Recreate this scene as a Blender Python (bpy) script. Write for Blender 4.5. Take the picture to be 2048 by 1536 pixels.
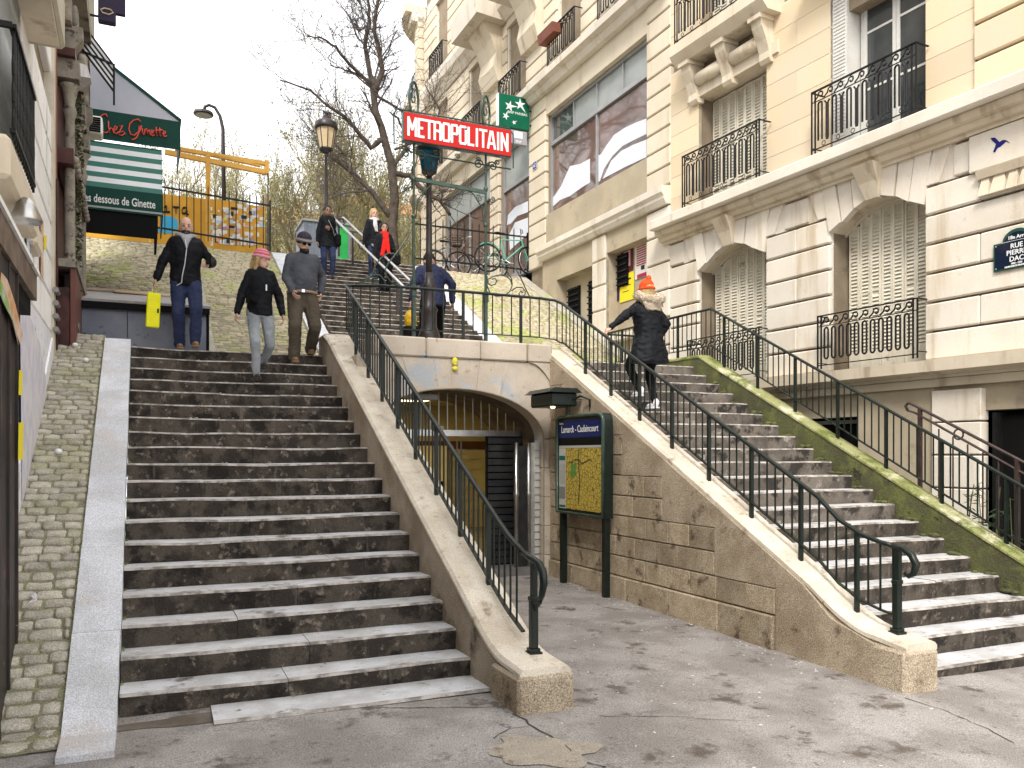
import bpy, bmesh, math, random
from math import sin, cos, pi, radians, sqrt, atan2
from mathutils import Vector, Matrix, noise
random.seed(7)
R = random.Random(11)
for o in list(bpy.data.objects): bpy.data.objects.remove(o)
S = bpy.context.scene
COL = S.collection
# ---------------------------------------------------------------- camera, sky, sun, exposure
# x = across the street (to the right), y = up the street, z = up; eye 1.77 m above the foot of the stairs
EYE = Vector((0, 0, 1.77))
YAW = radians(24.06)
cam_d = bpy.data.cameras.new('camera'); cam = bpy.data.objects.new('camera', cam_d); COL.objects.link(cam)
cam.location = EYE; cam.rotation_euler = (radians(90), 0, -YAW)
cam_d.sensor_width = 36; cam_d.lens = 1650 / 2048 * 36
cam_d.shift_y = 142 / 2048
cam_d.clip_start = .05; cam_d.clip_end = 1500
S.camera = cam
W = bpy.data.worlds.new('World'); S.world = W; W.use_nodes = True
wn = W.node_tree.nodes; wl = W.node_tree.links
bg = wn['Background']
sky = wn.new('ShaderNodeTexSky'); sky.sky_type = 'NISHITA'; sky.sun_disc = False
SUN_EL, SUN_ROT = radians(46), radians(216)
sky.sun_elevation = SUN_EL; sky.sun_rotation = SUN_ROT; sky.dust_density = 4; sky.air_density = 1.2
hs = wn.new('ShaderNodeHueSaturation'); hs.inputs['Saturation'].default_value = .12
cl = wn.new('ShaderNodeMixRGB'); cl.inputs[0].default_value = .72
cl.inputs[2].default_value = (10.4, 10.5, 10.8, 1)          # even cloud cover over the blue
wl.new(sky.outputs[0], hs.inputs['Color']); wl.new(hs.outputs[0], cl.inputs[1]); wl.new(cl.outputs[0], bg.inputs[0])
bg.inputs[1].default_value = .105
sd = bpy.data.lights.new('sun', 'SUN'); sun = bpy.data.objects.new('sun', sd); COL.objects.link(sun)
sd.energy = 1.5; sd.angle = radians(14); sd.color = (1, .95, .88)
# Nishita rotation is clockwise from +Y
sdir = Vector((sin(SUN_ROT) * cos(SUN_EL), cos(SUN_ROT) * cos(SUN_EL), sin(SUN_EL)))
sun.rotation_euler = (-sdir).to_track_quat('-Z', 'Y').to_euler()
S.view_settings.view_transform = 'Standard'; S.view_settings.look = 'None'
S.view_settings.exposure = 1.22; S.view_settings.gamma = 1; S.view_settings.use_curve_mapping = False
S.render.engine = 'CYCLES'
S.cycles.max_bounces = 6; S.cycles.diffuse_bounces = 3; S.cycles.transparent_max_bounces = 8
# ---------------------------------------------------------------- survey: sight line through a point of the photograph
RGT = Vector((cos(YAW), -sin(YAW), 0)); FWD = Vector((sin(YAW), cos(YAW), 0))
def ray(px, py): return FWD + RGT * ((px - 1024) / 1650) + Vector((0, 0, (910 - py) / 1650))
def at_y(px, py, y): d = ray(px, py); return EYE + d * (y / d.y)
def at_x(px, py, x): d = ray(px, py); return EYE + d * (x / d.x)
def at_z(px, py, z): d = ray(px, py); return EYE + d * ((z - EYE.z) / d.z)
def at_pl(px, py, p, n): d = ray(px, py); return EYE + d * ((p - EYE).dot(n) / d.dot(n))
# ---------------------------------------------------------------- mesh builder
class MB:
    def __init__(s): s.v = []; s.f = []; s.m = []; s.cur = 0
    def add(s, vs, fs):
        n = len(s.v); s.v += [tuple(p) for p in vs]
        for f in fs: s.f.append(tuple(i + n for i in f)); s.m.append(s.cur)
        return s
    def box(s, x0, x1, y0, y1, z0, z1):
        return s.add([(x0,y0,z0),(x1,y0,z0),(x1,y1,z0),(x0,y1,z0),(x0,y0,z1),(x1,y0,z1),(x1,y1,z1),(x0,y1,z1)],
            [(0,3,2,1),(4,5,6,7),(0,1,5,4),(1,2,6,5),(2,3,7,6),(3,0,4,7)])
    def cbox(s, x0, x1, y0, y1, z0, z1, c=.01):
        c = min(c, (x1-x0)*.3, (y1-y0)*.3, (z1-z0)*.3)
        vs = []; idx = {}
        X = (x0, x1); Y = (y0, y1); Z = (z0, z1)
        for i in (0,1):
            for j in (0,1):
                for k in (0,1):
                    sx = c if i == 0 else -c; sy = c if j == 0 else -c; sz = c if k == 0 else -c
                    idx[i,j,k,0] = len(vs); vs.append((X[i], Y[j]+sy, Z[k]+sz))
                    idx[i,j,k,1] = len(vs); vs.append((X[i]+sx, Y[j], Z[k]+sz))
                    idx[i,j,k,2] = len(vs); vs.append((X[i]+sx, Y[j]+sy, Z[k]))
        I = idx; fs = []
        for i in (0,1):
            a = [I[i,0,0,0],I[i,1,0,0],I[i,1,1,0],I[i,0,1,0]]; fs.append(a if i else a[::-1])
            a = [I[0,i,0,1],I[1,i,0,1],I[1,i,1,1],I[0,i,1,1]]; fs.append(a[::-1] if i else a)
            a = [I[0,0,i,2],I[1,0,i,2],I[1,1,i,2],I[0,1,i,2]]; fs.append(a if i else a[::-1])
        for i in (0,1):
            for j in (0,1):
                fs.append([I[i,j,0,0],I[i,j,1,0],I[i,j,1,1],I[i,j,0,1]])
                fs.append([I[i,0,j,0],I[i,1,j,0],I[i,1,j,2],I[i,0,j,2]])
                fs.append([I[0,i,j,1],I[1,i,j,1],I[1,i,j,2],I[0,i,j,2]])
                for k in (0,1): fs.append([I[i,j,k,0],I[i,j,k,1],I[i,j,k,2]])
        return s.add(vs, fs)
    def prism(s, poly, axis, d0, d1):
        # poly: 2D points in the two remaining axes; axis 0: (y,z) 1: (x,z) 2: (x,y)
        def P(a, b, d): return (d,a,b) if axis == 0 else (a,d,b) if axis == 1 else (a,b,d)
        n = len(poly)
        return s.add([P(a,b,d0) for a,b in poly] + [P(a,b,d1) for a,b in poly],
            [tuple(range(n))[::-1], tuple(range(n, 2*n))] + [(i, (i+1)%n, n+(i+1)%n, n+i) for i in range(n)])
    def tube(s, pts, r, seg=6, closed=False, cap=True, flat=1.0):
        pts = [Vector(p) for p in pts]; n = len(pts)
        if not isinstance(r, (list, tuple)): r = [r]*n
        vs = []; prev = None
        for i, p in enumerate(pts):
            a = pts[(i-1) % n] if (closed or i > 0) else p; b = pts[(i+1) % n] if (closed or i < n-1) else p
            t = (b - a)
            t = t.normalized() if t.length > 1e-9 else Vector((0,0,1))
            if prev is None:
                h = Vector((0,0,1)) if abs(t.z) < .9 else Vector((0,1,0))
                u = t.cross(h).normalized()
            else: u = (prev - t * prev.dot(t)); u = u.normalized() if u.length > 1e-6 else t.orthogonal().normalized()
            prev = u; w = t.cross(u)
            for k in range(seg):
                an = 2*pi*k/seg
                vs.append(p + (u*cos(an) + w*sin(an)*flat) * r[i])
        fs = []
        m = n if closed else n-1
        for i in range(m):
            for k in range(seg):
                a = i*seg+k; b = i*seg+(k+1)%seg; c = ((i+1)%n)*seg+(k+1)%seg; d = ((i+1)%n)*seg+k
                fs.append((a,b,c,d))
        if cap and not closed: fs += [tuple(range(seg))[::-1], tuple((n-1)*seg+k for k in range(seg))]
        return s.add(vs, fs)
    def bar(s, a, b, w, h=None):
        a = Vector(a); b = Vector(b); h = h or w
        t = (b-a).normalized(); up = Vector((0,0,1)) if abs(t.z) < .95 else Vector((0,1,0))
        u = t.cross(up).normalized()*w/2; v = u.cross(t).normalized()*h/2
        return s.add([a-u-v,a+u-v,a+u+v,a-u+v,b-u-v,b+u-v,b+u+v,b-u+v],
            [(0,1,2,3),(7,6,5,4),(0,4,5,1),(1,5,6,2),(2,6,7,3),(3,7,4,0)])
    def lathe(s, prof, c=(0,0,0), seg=16, sx=1, sy=1):
        c = Vector(c); vs = []; n = len(prof)
        for r, z in prof:
            for k in range(seg):
                a = 2*pi*k/seg; vs.append(c + Vector((r*cos(a)*sx, r*sin(a)*sy, z)))
        fs = [(i*seg+k, i*seg+(k+1)%seg, (i+1)*seg+(k+1)%seg, (i+1)*seg+k) for i in range(n-1) for k in range(seg)]
        fs += [tuple(range(seg))[::-1], tuple((n-1)*seg+k for k in range(seg))]
        return s.add(vs, fs)
    def ell(s, c, rx, ry, rz, seg=12, rings=8, M=None):
        c = Vector(c); vs = [Vector((0,0,-rz))]
        for i in range(1, rings):
            ph = -pi/2 + pi*i/rings
            for k in range(seg):
                a = 2*pi*k/seg; vs.append(Vector((rx*cos(ph)*cos(a), ry*cos(ph)*sin(a), rz*sin(ph))))
        vs.append(Vector((0,0,rz)))
        if M is not None: vs = [M @ v for v in vs]
        vs = [c+v for v in vs]; fs = []
        for k in range(seg): fs.append((0, 1+(k+1)%seg, 1+k))
        for i in range(rings-2):
            for k in range(seg):
                a = 1+i*seg; fs.append((a+k, a+(k+1)%seg, a+seg+(k+1)%seg, a+seg+k))
        a = 1+(rings-2)*seg; t = len(vs)-1
        for k in range(seg): fs.append((a+k, a+(k+1)%seg, t))
        return s.add(vs, fs)
    def loft(s, secs, seg=16):
        # secs: (centre, rx, ry) rings roughly horizontal, closed at both ends
        vs = []
        for c, rx, ry in secs:
            for k in range(seg):
                a = 2*pi*k/seg; vs.append(Vector(c) + Vector((rx*cos(a), ry*sin(a), 0)))
        n = len(secs)
        fs = [(i*seg+k, i*seg+(k+1)%seg, (i+1)*seg+(k+1)%seg, (i+1)*seg+k) for i in range(n-1) for k in range(seg)]
        fs += [tuple(range(seg))[::-1], tuple((n-1)*seg+k for k in range(seg))]
        return s.add(vs, fs)
    def quad(s, a, b, c, d): return s.add([a,b,c,d], [(0,1,2,3)])
    def mesh(s, name, mats, smooth=False):
        me = bpy.data.meshes.new(name); me.from_pydata(s.v, [], s.f)
        for m in (mats if isinstance(mats, (list, tuple)) else [mats]): me.materials.append(m)
        if any(s.m): me.polygons.foreach_set('material_index', s.m)
        if smooth: me.polygons.foreach_set('use_smooth', [True]*len(me.polygons))
        me.update(); return me
    def build(s, name, mat, parent=None, smooth=False, **k):
        return link(bpy.data.objects.new(name, s.mesh(name, mat, smooth)), parent, **k)
def link(o, parent=None, **k):
    COL.objects.link(o)
    if parent is not None: o.parent = parent
    for a, b in k.items():
        if b is not None: o[a] = b
    return o
def inst(name, me, parent=None, loc=(0,0,0), rot=(0,0,0), sc=(1,1,1), **k):
    o = link(bpy.data.objects.new(name, me), parent, **k)
    o.location = loc; o.rotation_euler = rot; o.scale = sc; return o
def thing(name, label, category, loc=(0,0,0), rz=0, group=None):
    o = bpy.data.objects.new(name, None); o.empty_display_size = .2
    link(o, None, label=label, category=category, group=group)
    o.location = loc; o.rotation_euler = (0,0,rz); return o
def tag(o, label, category, group=None):
    o['label'] = label; o['category'] = category
    if group: o['group'] = group
    return o
def struct(o): o['kind'] = 'structure'; return o
def stuff(o): o['kind'] = 'stuff'; return o
# ---------------------------------------------------------------- materials
def rgb(h):
    h = h.lstrip('#'); c = [int(h[i:i+2], 16)/255 for i in (0,2,4)]
    return tuple((x/12.92 if x <= .04045 else ((x+.055)/1.055)**2.4) for x in c) + (1,)
def cc(c):
    if isinstance(c, str): return rgb(c)
    if isinstance(c, (int, float)): return (c, c, c, 1)
    return tuple(c) + (1,) if len(c) == 3 else c
MATS = {}
def mat(name, c1, c2=None, sc=3., rough=.75, bump=.0, bsc=40., var=0., metal=0., spots=None, streak=None,
        top=None, fine=None, emit=None, coat=0., contrast=(.35,.65), spec=.22, obj=False):
    """c1..c2 mottled by noise; spots/top/streak = (colour, scale, lo, hi); top only on upward faces; fine = speckle strength"""
    if name in MATS: return MATS[name]
    m = bpy.data.materials.new(name); m.use_nodes = True; nt = m.node_tree; N = nt.nodes; L = nt.links
    b = N['Principled BSDF']; b.inputs['Roughness'].default_value = rough; b.inputs['Metallic'].default_value = metal
    b.inputs['Coat Weight'].default_value = coat; b.inputs['Specular IOR Level'].default_value = spec
    if obj: g = N.new('ShaderNodeTexCoord'); pos = g.outputs['Object']
    else: g = N.new('ShaderNodeNewGeometry'); pos = g.outputs['Position']
    gg = N.new('ShaderNodeNewGeometry')
    def nz(scale, det=5, ro=.6, vec=None, dist=0):
        n = N.new('ShaderNodeTexNoise'); n.inputs['Scale'].default_value = scale; n.inputs['Detail'].default_value = det
        n.inputs['Roughness'].default_value = ro; n.inputs['Distortion'].default_value = dist
        L.new(vec or pos, n.inputs['Vector']); return n.outputs['Fac']
    def rng(v, lo, hi):
        r = N.new('ShaderNodeMapRange'); r.inputs['From Min'].default_value = lo; r.inputs['From Max'].default_value = hi
        r.interpolation_type = 'SMOOTHSTEP'; L.new(v, r.inputs['Value']); return r.outputs[0]
    def mix(f, a, c, bt='MIX'):
        x = N.new('ShaderNodeMixRGB'); x.blend_type = bt
        if isinstance(f, (int, float)): x.inputs[0].default_value = f
        else: L.new(f, x.inputs[0])
        for i, q in ((1, a), (2, c)):
            if isinstance(q, tuple): x.inputs[i].default_value = q
            else: L.new(q, x.inputs[i])
        return x.outputs[0]
    col = cc(c1)
    if c2 is not None: col = mix(rng(nz(sc), *contrast), cc(c1), cc(c2))
    if spots:
        for sp in (spots if isinstance(spots, list) else [spots]):
            col = mix(rng(nz(sp[1], 6, .65), sp[2], sp[3]), col, cc(sp[0]))
    if streak:
        mp = N.new('ShaderNodeMapping'); mp.inputs['Scale'].default_value = (1, 1, .12); L.new(pos, mp.inputs[0])
        col = mix(rng(nz(streak[1], 4, .6, mp.outputs[0]), streak[2], streak[3]), col, cc(streak[0]))
    if top:
        sx = N.new('ShaderNodeSeparateXYZ'); L.new(gg.outputs['Normal'], sx.inputs[0])
        up = rng(sx.outputs['Z'], .25, .75); nn = rng(nz(top[1], 6, .65), top[2], top[3])
        mu = N.new('ShaderNodeMath'); mu.operation = 'MULTIPLY'; L.new(up, mu.inputs[0]); L.new(nn, mu.inputs[1])
        col = mix(mu.outputs[0], col, cc(top[0]))
    if fine:
        f = rng(nz(105, 3, .75), .3, .7); x = N.new('ShaderNodeMapRange'); L.new(f, x.inputs[0])
        x.inputs['To Min'].default_value = 1-fine; x.inputs['To Max'].default_value = 1+fine
        cb = N.new('ShaderNodeCombineXYZ')
        for i in range(3): L.new(x.outputs[0], cb.inputs[i])
        col = mix(1., col, cb.outputs[0], 'MULTIPLY')
    if var:
        oi = N.new('ShaderNodeObjectInfo'); x = N.new('ShaderNodeMapRange'); L.new(oi.outputs['Random'], x.inputs[0])
        x.inputs['To Min'].default_value = 1-var; x.inputs['To Max'].default_value = 1+var
        cb = N.new('ShaderNodeCombineXYZ')
        for i in range(3): L.new(x.outputs[0], cb.inputs[i])
        col = mix(1., col, cb.outputs[0], 'MULTIPLY')
    if isinstance(col, tuple): b.inputs['Base Color'].default_value = col
    else: L.new(col, b.inputs['Base Color'])
    if bump:
        bp = N.new('ShaderNodeBump'); bp.inputs['Strength'].default_value = min(1, bump); bp.inputs['Distance'].default_value = .02*bump
        L.new(nz(bsc, 6, .65), bp.inputs['Height']); L.new(bp.outputs[0], b.inputs['Normal'])
    if emit: b.inputs['Emission Color'].default_value = cc(emit[0]); b.inputs['Emission Strength'].default_value = emit[1]
    m['nodes_col'] = 0
    MATS[name] = m; return m
# stone and street
m_asph = mat('asphalt', (.235,.213,.195), (.33,.305,.285), 1.5, .62, .25, 60, fine=.5, contrast=(.4,.62),
    spots=[((.115,.095,.08), 2.3, .56, .66), ((.13,.115,.10), 9, .60, .70), ((.36,.335,.32), .8, .56, .72), ((.62,.6,.57), 26, .715, .735)])
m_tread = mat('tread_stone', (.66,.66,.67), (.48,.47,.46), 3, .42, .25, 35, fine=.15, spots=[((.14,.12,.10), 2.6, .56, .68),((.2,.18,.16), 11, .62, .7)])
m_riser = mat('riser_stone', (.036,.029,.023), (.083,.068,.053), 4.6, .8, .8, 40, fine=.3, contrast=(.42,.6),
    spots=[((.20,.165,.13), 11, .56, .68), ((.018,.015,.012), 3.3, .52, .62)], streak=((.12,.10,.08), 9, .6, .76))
m_nose = mat('worn_nosing', (.46,.42,.38), (.16,.14,.12), 9, .5, .2, 40)
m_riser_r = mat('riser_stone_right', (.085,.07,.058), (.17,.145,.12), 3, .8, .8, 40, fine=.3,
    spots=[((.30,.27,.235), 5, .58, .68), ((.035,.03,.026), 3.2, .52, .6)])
m_wall = mat('rubbed_granite_wall', (.33,.26,.18), (.47,.39,.285), 2.2, .85, .9, 60, fine=.6, spots=[((.12,.08,.05), 3.1, .56, .7), ((.46,.38,.28), 1.4, .58, .7)])
m_wallblk = mat('tan_granite_blocks', (.33,.26,.175), (.46,.38,.27), 3, .85, .9, 60, var=.2, fine=.6, spots=[((.13,.095,.065), 3.7, .55, .68)])
m_cope = mat('pale_coping', (.70,.63,.52), (.55,.475,.375), 2.3, .7, .5, 60, fine=.22, spots=[((.30,.22,.15), 5, .56, .72), ((.20,.14,.09), 16, .62, .72)])
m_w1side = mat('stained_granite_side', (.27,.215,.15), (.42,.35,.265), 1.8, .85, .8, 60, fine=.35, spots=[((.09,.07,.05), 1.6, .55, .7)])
m_portal = mat('portal_limestone', (.56,.485,.395), (.45,.385,.31), 1.6, .75, .45, 40, var=.06, fine=.12,
    spots=[((.40,.42,.44), 1.3, .54, .66), ((.25,.18,.12), 7, .6, .75)], streak=((.28,.2,.14), 5, .6, .75))
m_moss = mat('mossy_coping', (.30,.30,.14), (.23,.24,.08), 2.6, .9, .9, 45, fine=.4, spots=[((.14,.165,.045), 2.6, .48, .6), ((.58,.54,.38), 1.5, .54, .66), ((.10,.10,.05), 7, .6, .68)])
m_mosswall = mat('mossy_wall', (.075,.072,.038), (.10,.105,.04), 2.2, .95, 1, 35, fine=.35, spots=[((.13,.14,.045), 3.5, .5, .65), ((.035,.032,.022), 3, .58, .68)])
m_border = mat('grey_border_granite', (.60,.61,.64), (.47,.47,.48), 2, .55, .4, 90, fine=.35, var=.05, spots=[((.50,.45,.42), 1.2, .5, .7)])
m_cob = mat('cobble_stone', (.34,.31,.245), (.46,.425,.35), 9, .75, .9, 45, var=.2, fine=.35, top=((.33,.32,.17), 1.3, .5, .7))
m_cob_up = mat('bank_cobble_stone', (.33,.29,.19), (.42,.37,.26), 6, .8, .8, 40, var=.24, fine=.2, top=((.30,.34,.09), .8, .52, .62), spots=((.2,.14,.09), 2.5, .6, .7))
m_joint = mat('mossy_joint_earth', (.22,.20,.14), (.30,.29,.16), 5, .95, 1, 60, fine=.4, spots=((.30,.31,.14), 3, .6, .7))
m_concrete = mat('worn_concrete', (.46,.42,.36), (.36,.33,.27), 3, .85, .6, 40, fine=.2, top=((.3,.33,.12), 2, .5, .65))
m_iron = mat('dark_green_iron', (.006,.011,.008), (.010,.016,.012), 9, .38, .15, 90, spec=.35)
m_black = mat('black_iron', (.006,.006,.006), (.010,.010,.010), 9, .5, .1, 90, spec=.25)
m_lampiron = mat('brown_black_iron', (.022,.017,.017), (.035,.027,.025), 9, .4, spec=.4)
m_metro = mat('verdigris_green_iron', (.05,.085,.06), (.03,.05,.038), 6, .4, .1, 60, coat=.2)
m_steel = mat('brushed_steel', (.55,.54,.52), (.35,.34,.33), 3, .3, metal=1.)
m_fac = mat('cream_limestone', (.67,.59,.46), (.61,.525,.40), .9, .85, .35, 60, var=.07, fine=.06, streak=((.48,.40,.29), 2.2, .55, .75))
m_facw = mat('pale_limestone', (.72,.66,.57), (.66,.59,.49), 1.1, .85, .35, 60, var=.07, fine=.10, streak=((.52,.43,.31), 2.6, .54, .75), spots=((.50,.41,.29), 2.7, .62, .76))
m_peach = mat('peach_ashlar', (.70,.565,.375), (.67,.56,.41), .8, .85, .3, 60, var=.07, fine=.05)
m_mold = mat('moulding_stone', (.67,.59,.46), (.60,.51,.38), 1.2, .85, .3, 50, var=.03, streak=((.42,.34,.24), 3, .52, .70))
m_back = mat('recessed_joint', (.24,.19,.13), (.30,.24,.17), 3, .95)
m_base = mat('basement_render', (.45,.38,.27), (.38,.32,.23), 1.1, .9, .4, 50, fine=.1, spots=((.27,.22,.16), 1.3, .55, .7))
m_shut = mat('ivory_shutter_paint', (.68,.64,.53), (.62,.57,.46), 4, .5, .1, 30, spots=((.36,.3,.2), 6, .6, .7))
m_frame = mat('white_joinery', (.66,.65,.61), (.6,.58,.53), 4, .4)
m_glass = mat('window_glass', (.035,.042,.046), (.07,.075,.075), .8, .06, spec=.9)
m_shopglass = mat('shop_glass', (.17,.105,.085), (.10,.07,.06), .5, .05, spec=1.)  # reddish brown base paints in the reflection of the walls opposite
m_dark = mat('dark_interior', (.006,.006,.006), spec=.1)
m_greypanel = mat('grey_panel', (.33,.35,.33), (.27,.29,.28), 2, .4)
m_decal = mat('frosted_film', (.68,.70,.75), (.64,.66,.7), 2, .5)
# ---------------------------------------------------------------- ground and terrain
SL = .5136                                   # rise per metre of both lower flights
def gz(x, y): return .018*(min(y, 16) - 5.9) - .02*max(0, x - 2.4)
def grid(name, xs, ys, f, m, smooth=True):
    b = MB(); nx, ny = len(xs), len(ys)
    b.add([(x, y, f(x, y)) for y in ys for x in xs], [(j*nx+i, j*nx+i+1, (j+1)*nx+i+1, (j+1)*nx+i) for j in range(ny-1) for i in range(nx-1)])
    return struct(b.build(name, m, smooth=smooth))
xs = [-400,-60,-12] + [-4 + .5*i for i in range(38)] + [20,60,400]; ys = [-400,-60,-12] + [-4+.5*i for i in range(41)] + [18]
grid('pavement', xs, ys, lambda x, y: gz(max(-4, min(x, 14)), max(-4, y)), m_asph)
# worn oval patch, a tarmac strip along the stair foot and a puddle, each a thin sheet
def sheet(name, pts, lift, m, n=0):
    b = MB(); k = len(pts); c = Vector((sum(p[0] for p in pts)/k, sum(p[1] for p in pts)/k))
    vs = [(c.x, c.y, gz(c.x, c.y)+lift)] + [(x, y, gz(x, y)+lift) for x, y in pts]
    b.add(vs, [(0, i+1, (i+1) % k+1) for i in range(k)]); return struct(b.build(name, m))
def blob(c, rx, ry, n=40, seed=1, amp=.18, rot=0):
    out = []
    for i in range(n):
        a = 2*pi*i/n; r = 1 + amp*noise.noise(Vector((cos(a)*1.6+seed*7, sin(a)*1.6, seed)))*2
        x, y = rx*r*cos(a), ry*r*sin(a); out.append((c[0]+x*cos(rot)-y*sin(rot), c[1]+x*sin(rot)+y*cos(rot)))
    return out
m_patch = mat('worn_tarmac_patch', (.38,.33,.26), (.32,.28,.23), 4, .8, .5, 70, fine=.35, spots=((.2,.16,.11), 6, .58, .68))
m_wet = mat('puddle_water', (.13,.105,.08), (.19,.165,.14), 3.2, .14, .02, 5, spec=.4)
m_crack = mat('tarmac_crack', (.06,.055,.05))
pc = at_z(1085, 1500, -.02); sheet('tarmac_patch', blob((pc.x, pc.y), .36, .22, 90, seed=3, amp=.3, rot=-.5), .005, m_patch)
pw = at_z(400, 1445, 0); sheet('puddle', blob((pw.x+.05, pw.y+.09), .60, .10, 60, seed=12, amp=.3, rot=0.02), .004, m_wet)
def crack(pxs, w=.006):
    b = MB(); P = []
    for a, c in zip(pxs, pxs[1:]):
        A = at_z(*a, -.02); B = at_z(*c, -.02); n = max(2, int((B-A).length/.06))
        P += [A.lerp(B, i/n) for i in range(n)]
    vs = []
    for i, p in enumerate(P):
        t = P[min(i+1, len(P)-1)] - P[max(i-1, 0)]; n = Vector((-t.y, t.x, 0)).normalized(); j = noise.noise(p*9)*.03
        ww = w*(.5+R.random()); q = p + n*j
        for sg in (-1, 1): vs.append((q.x+n.x*ww*sg, q.y+n.y*ww*sg, gz(q.x, q.y)+.004))
    b.add(vs, [(2*i, 2*i+1, 2*i+3, 2*i+2) for i in range(len(P)-1)]); struct(b.build('pavement_crack', m_crack))
crack([(1030,1430),(1070,1455),(1130,1490),(1160,1515),(1230,1536)]); crack([(1810,1380),(1850,1392),(1880,1400),(1960,1430),(2040,1470)], .004)
crack([(560,1425),(800,1420),(1000,1418)], .004); crack([(1200,1430),(1330,1428),(1500,1434)], .003)
crack([(990,1478),(1020,1458),(1075,1450)], .004)
# ---------------------------------------------------------------- cobble fields
def cobmesh(name, m, seed):
    r = random.Random(seed); b = MB()
    # low rounded stone, unit size 1 x 1 x 1, top at z=0
    vs = []; top = []
    for (sx, sy, z) in ((.5,.5,-.9),(.5,.5,-.16),(.46,.45,0)):
        for k in range(8):
            a = 2*pi*k/8 + (.35 if k % 2 else 0)*(1 if k in (1,5) else -1)*0; ca, sa = cos(a), sin(a); e = 1/max(abs(ca), abs(sa))
            e = 1 + (e-1)*.55
            if z < 0: e = 1 + (e-1)*1.6
            vs.append((sx*ca*e*(1+r.uniform(-.07,.07)), sy*sa*e*(1+r.uniform(-.07,.07)), z + (r.uniform(-.12,.12) if z == 0 else 0)))
    vs.append((0,0,.06))
    fs = [(i*8+k, i*8+(k+1)%8, i*8+8+(k+1)%8, i*8+8+k) for i in range(2) for k in range(8)] + [(16+k, 16+(k+1)%8, 24) for k in range(8)]
    b.add(vs, fs); return b.mesh(name, m, True)
def cobble_field(root, x0, x1, y0, y1, zf, cw, cl, m, limit=300, skip=None, seed=1):
    """zf(x,y) = height; rows run across x, nearest rows first; beyond `limit` stones one stuff mesh"""
    r = random.Random(seed); ms = [cobmesh('cobble', m, seed*10+i) for i in range(5)]
    far = MB(); n = 0; y = y0; row = 0
    sl = (zf((x0+x1)/2, y0+.5)-zf((x0+x1)/2, y0))/.5; tilt = math.atan(sl); ll = cl*cos(tilt)
    while y < y1 - ll*.5:
        x = x0 - (cw*.5 if row % 2 else 0) + r.uniform(-.02, .02)
        while x < x1 - .03:
            w = cw*r.uniform(.78, 1.22); a, c = max(x, x0), min(x+w, x1); x += w
            if c - a < .05: continue
            px, py = (a+c)/2, y+ll/2
            if skip and skip(px, py): continue
            pz = zf(px, py) + r.uniform(.002, .013)
            sx, sy = c-a-.016*r.uniform(.6,1.6), cl-.016*r.uniform(.6,1.7)
            rot = (tilt + r.uniform(-.05,.05), r.uniform(-.05,.05), r.uniform(-.05,.05))
            if n < limit: inst('cobble', ms[n % 5], root, (px, py, pz), rot, (sx, sy, .055))
            else:
                M = Matrix.Translation((px,py,pz)) @ Matrix.Rotation(rot[2],4,'Z') @ Matrix.Rotation(rot[0],4,'X') @ Matrix.Diagonal((sx,sy,.055,1))
                me = ms[n % 5]; far.add([M @ v.co for v in me.vertices], [tuple(p.vertices) for p in me.polygons])
            n += 1
        y += ll; row += 1
    if far.v: stuff(far.build('cobbles', m, root, smooth=True))
# left ramp beside the first flight
rz0 = lambda x, y: max(.02, .215 + SL*(y-6.12)) + .012*noise.noise(Vector((x*3, y*3, 0)))
XR = lambda y: -.80 - .05*(y-6.2)
b = MB(); n = 30
ysr = [5.62+6.68*i/n for i in range(n+1)]
b.add([(x, y, rz0(x, y)-.012) for y in ysr for x in (-1.3, -.46)], [(2*i, 2*i+1, 2*i+3, 2*i+2) for i in range(n)])
b.add([(-1.3, ysr[-1], 1.), (-.46, ysr[-1], 1.), (-.46, ysr[-1], rz0(-.46,ysr[-1])-.012), (-1.3, ysr[-1], rz0(-1.3,ysr[-1])-.012)], [(0,1,2,3)])
ramp = struct(b.build('cobbled_ramp', m_joint))
cobble_field(ramp, -1.04, -.475, 5.63, 12.25, rz0, .18, .118, m_cob, 300, seed=2)
# granite border slabs on the ramp's edge
slab_ends = [5.38, 6.63, 7.62, 8.42, 9.25, 10.05, 10.95, 12.1]
bt = thing('granite_border', 'long pale grey granite slabs edging the cobbled ramp left of the first flight', 'stone border')
for a, c in zip(slab_ends, slab_ends[1:]):
    b = MB(); z0, z1 = max(.03, .24+SL*(a-6.12)), .24+SL*(c-6.12); g = .010
    P = [(a+g, z0-.3),(c-g, z1-.3),(c-g, z1)] + ([(6.12-.38, .03+.01)] if a < 5.6 else []) + [(a+g, z0 if a > 5.6 else .03)]
    b.prism(P, 0, -.465, -.155+R.uniform(-.004,.004)); b.build('granite_slab', m_border, bt)
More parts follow.
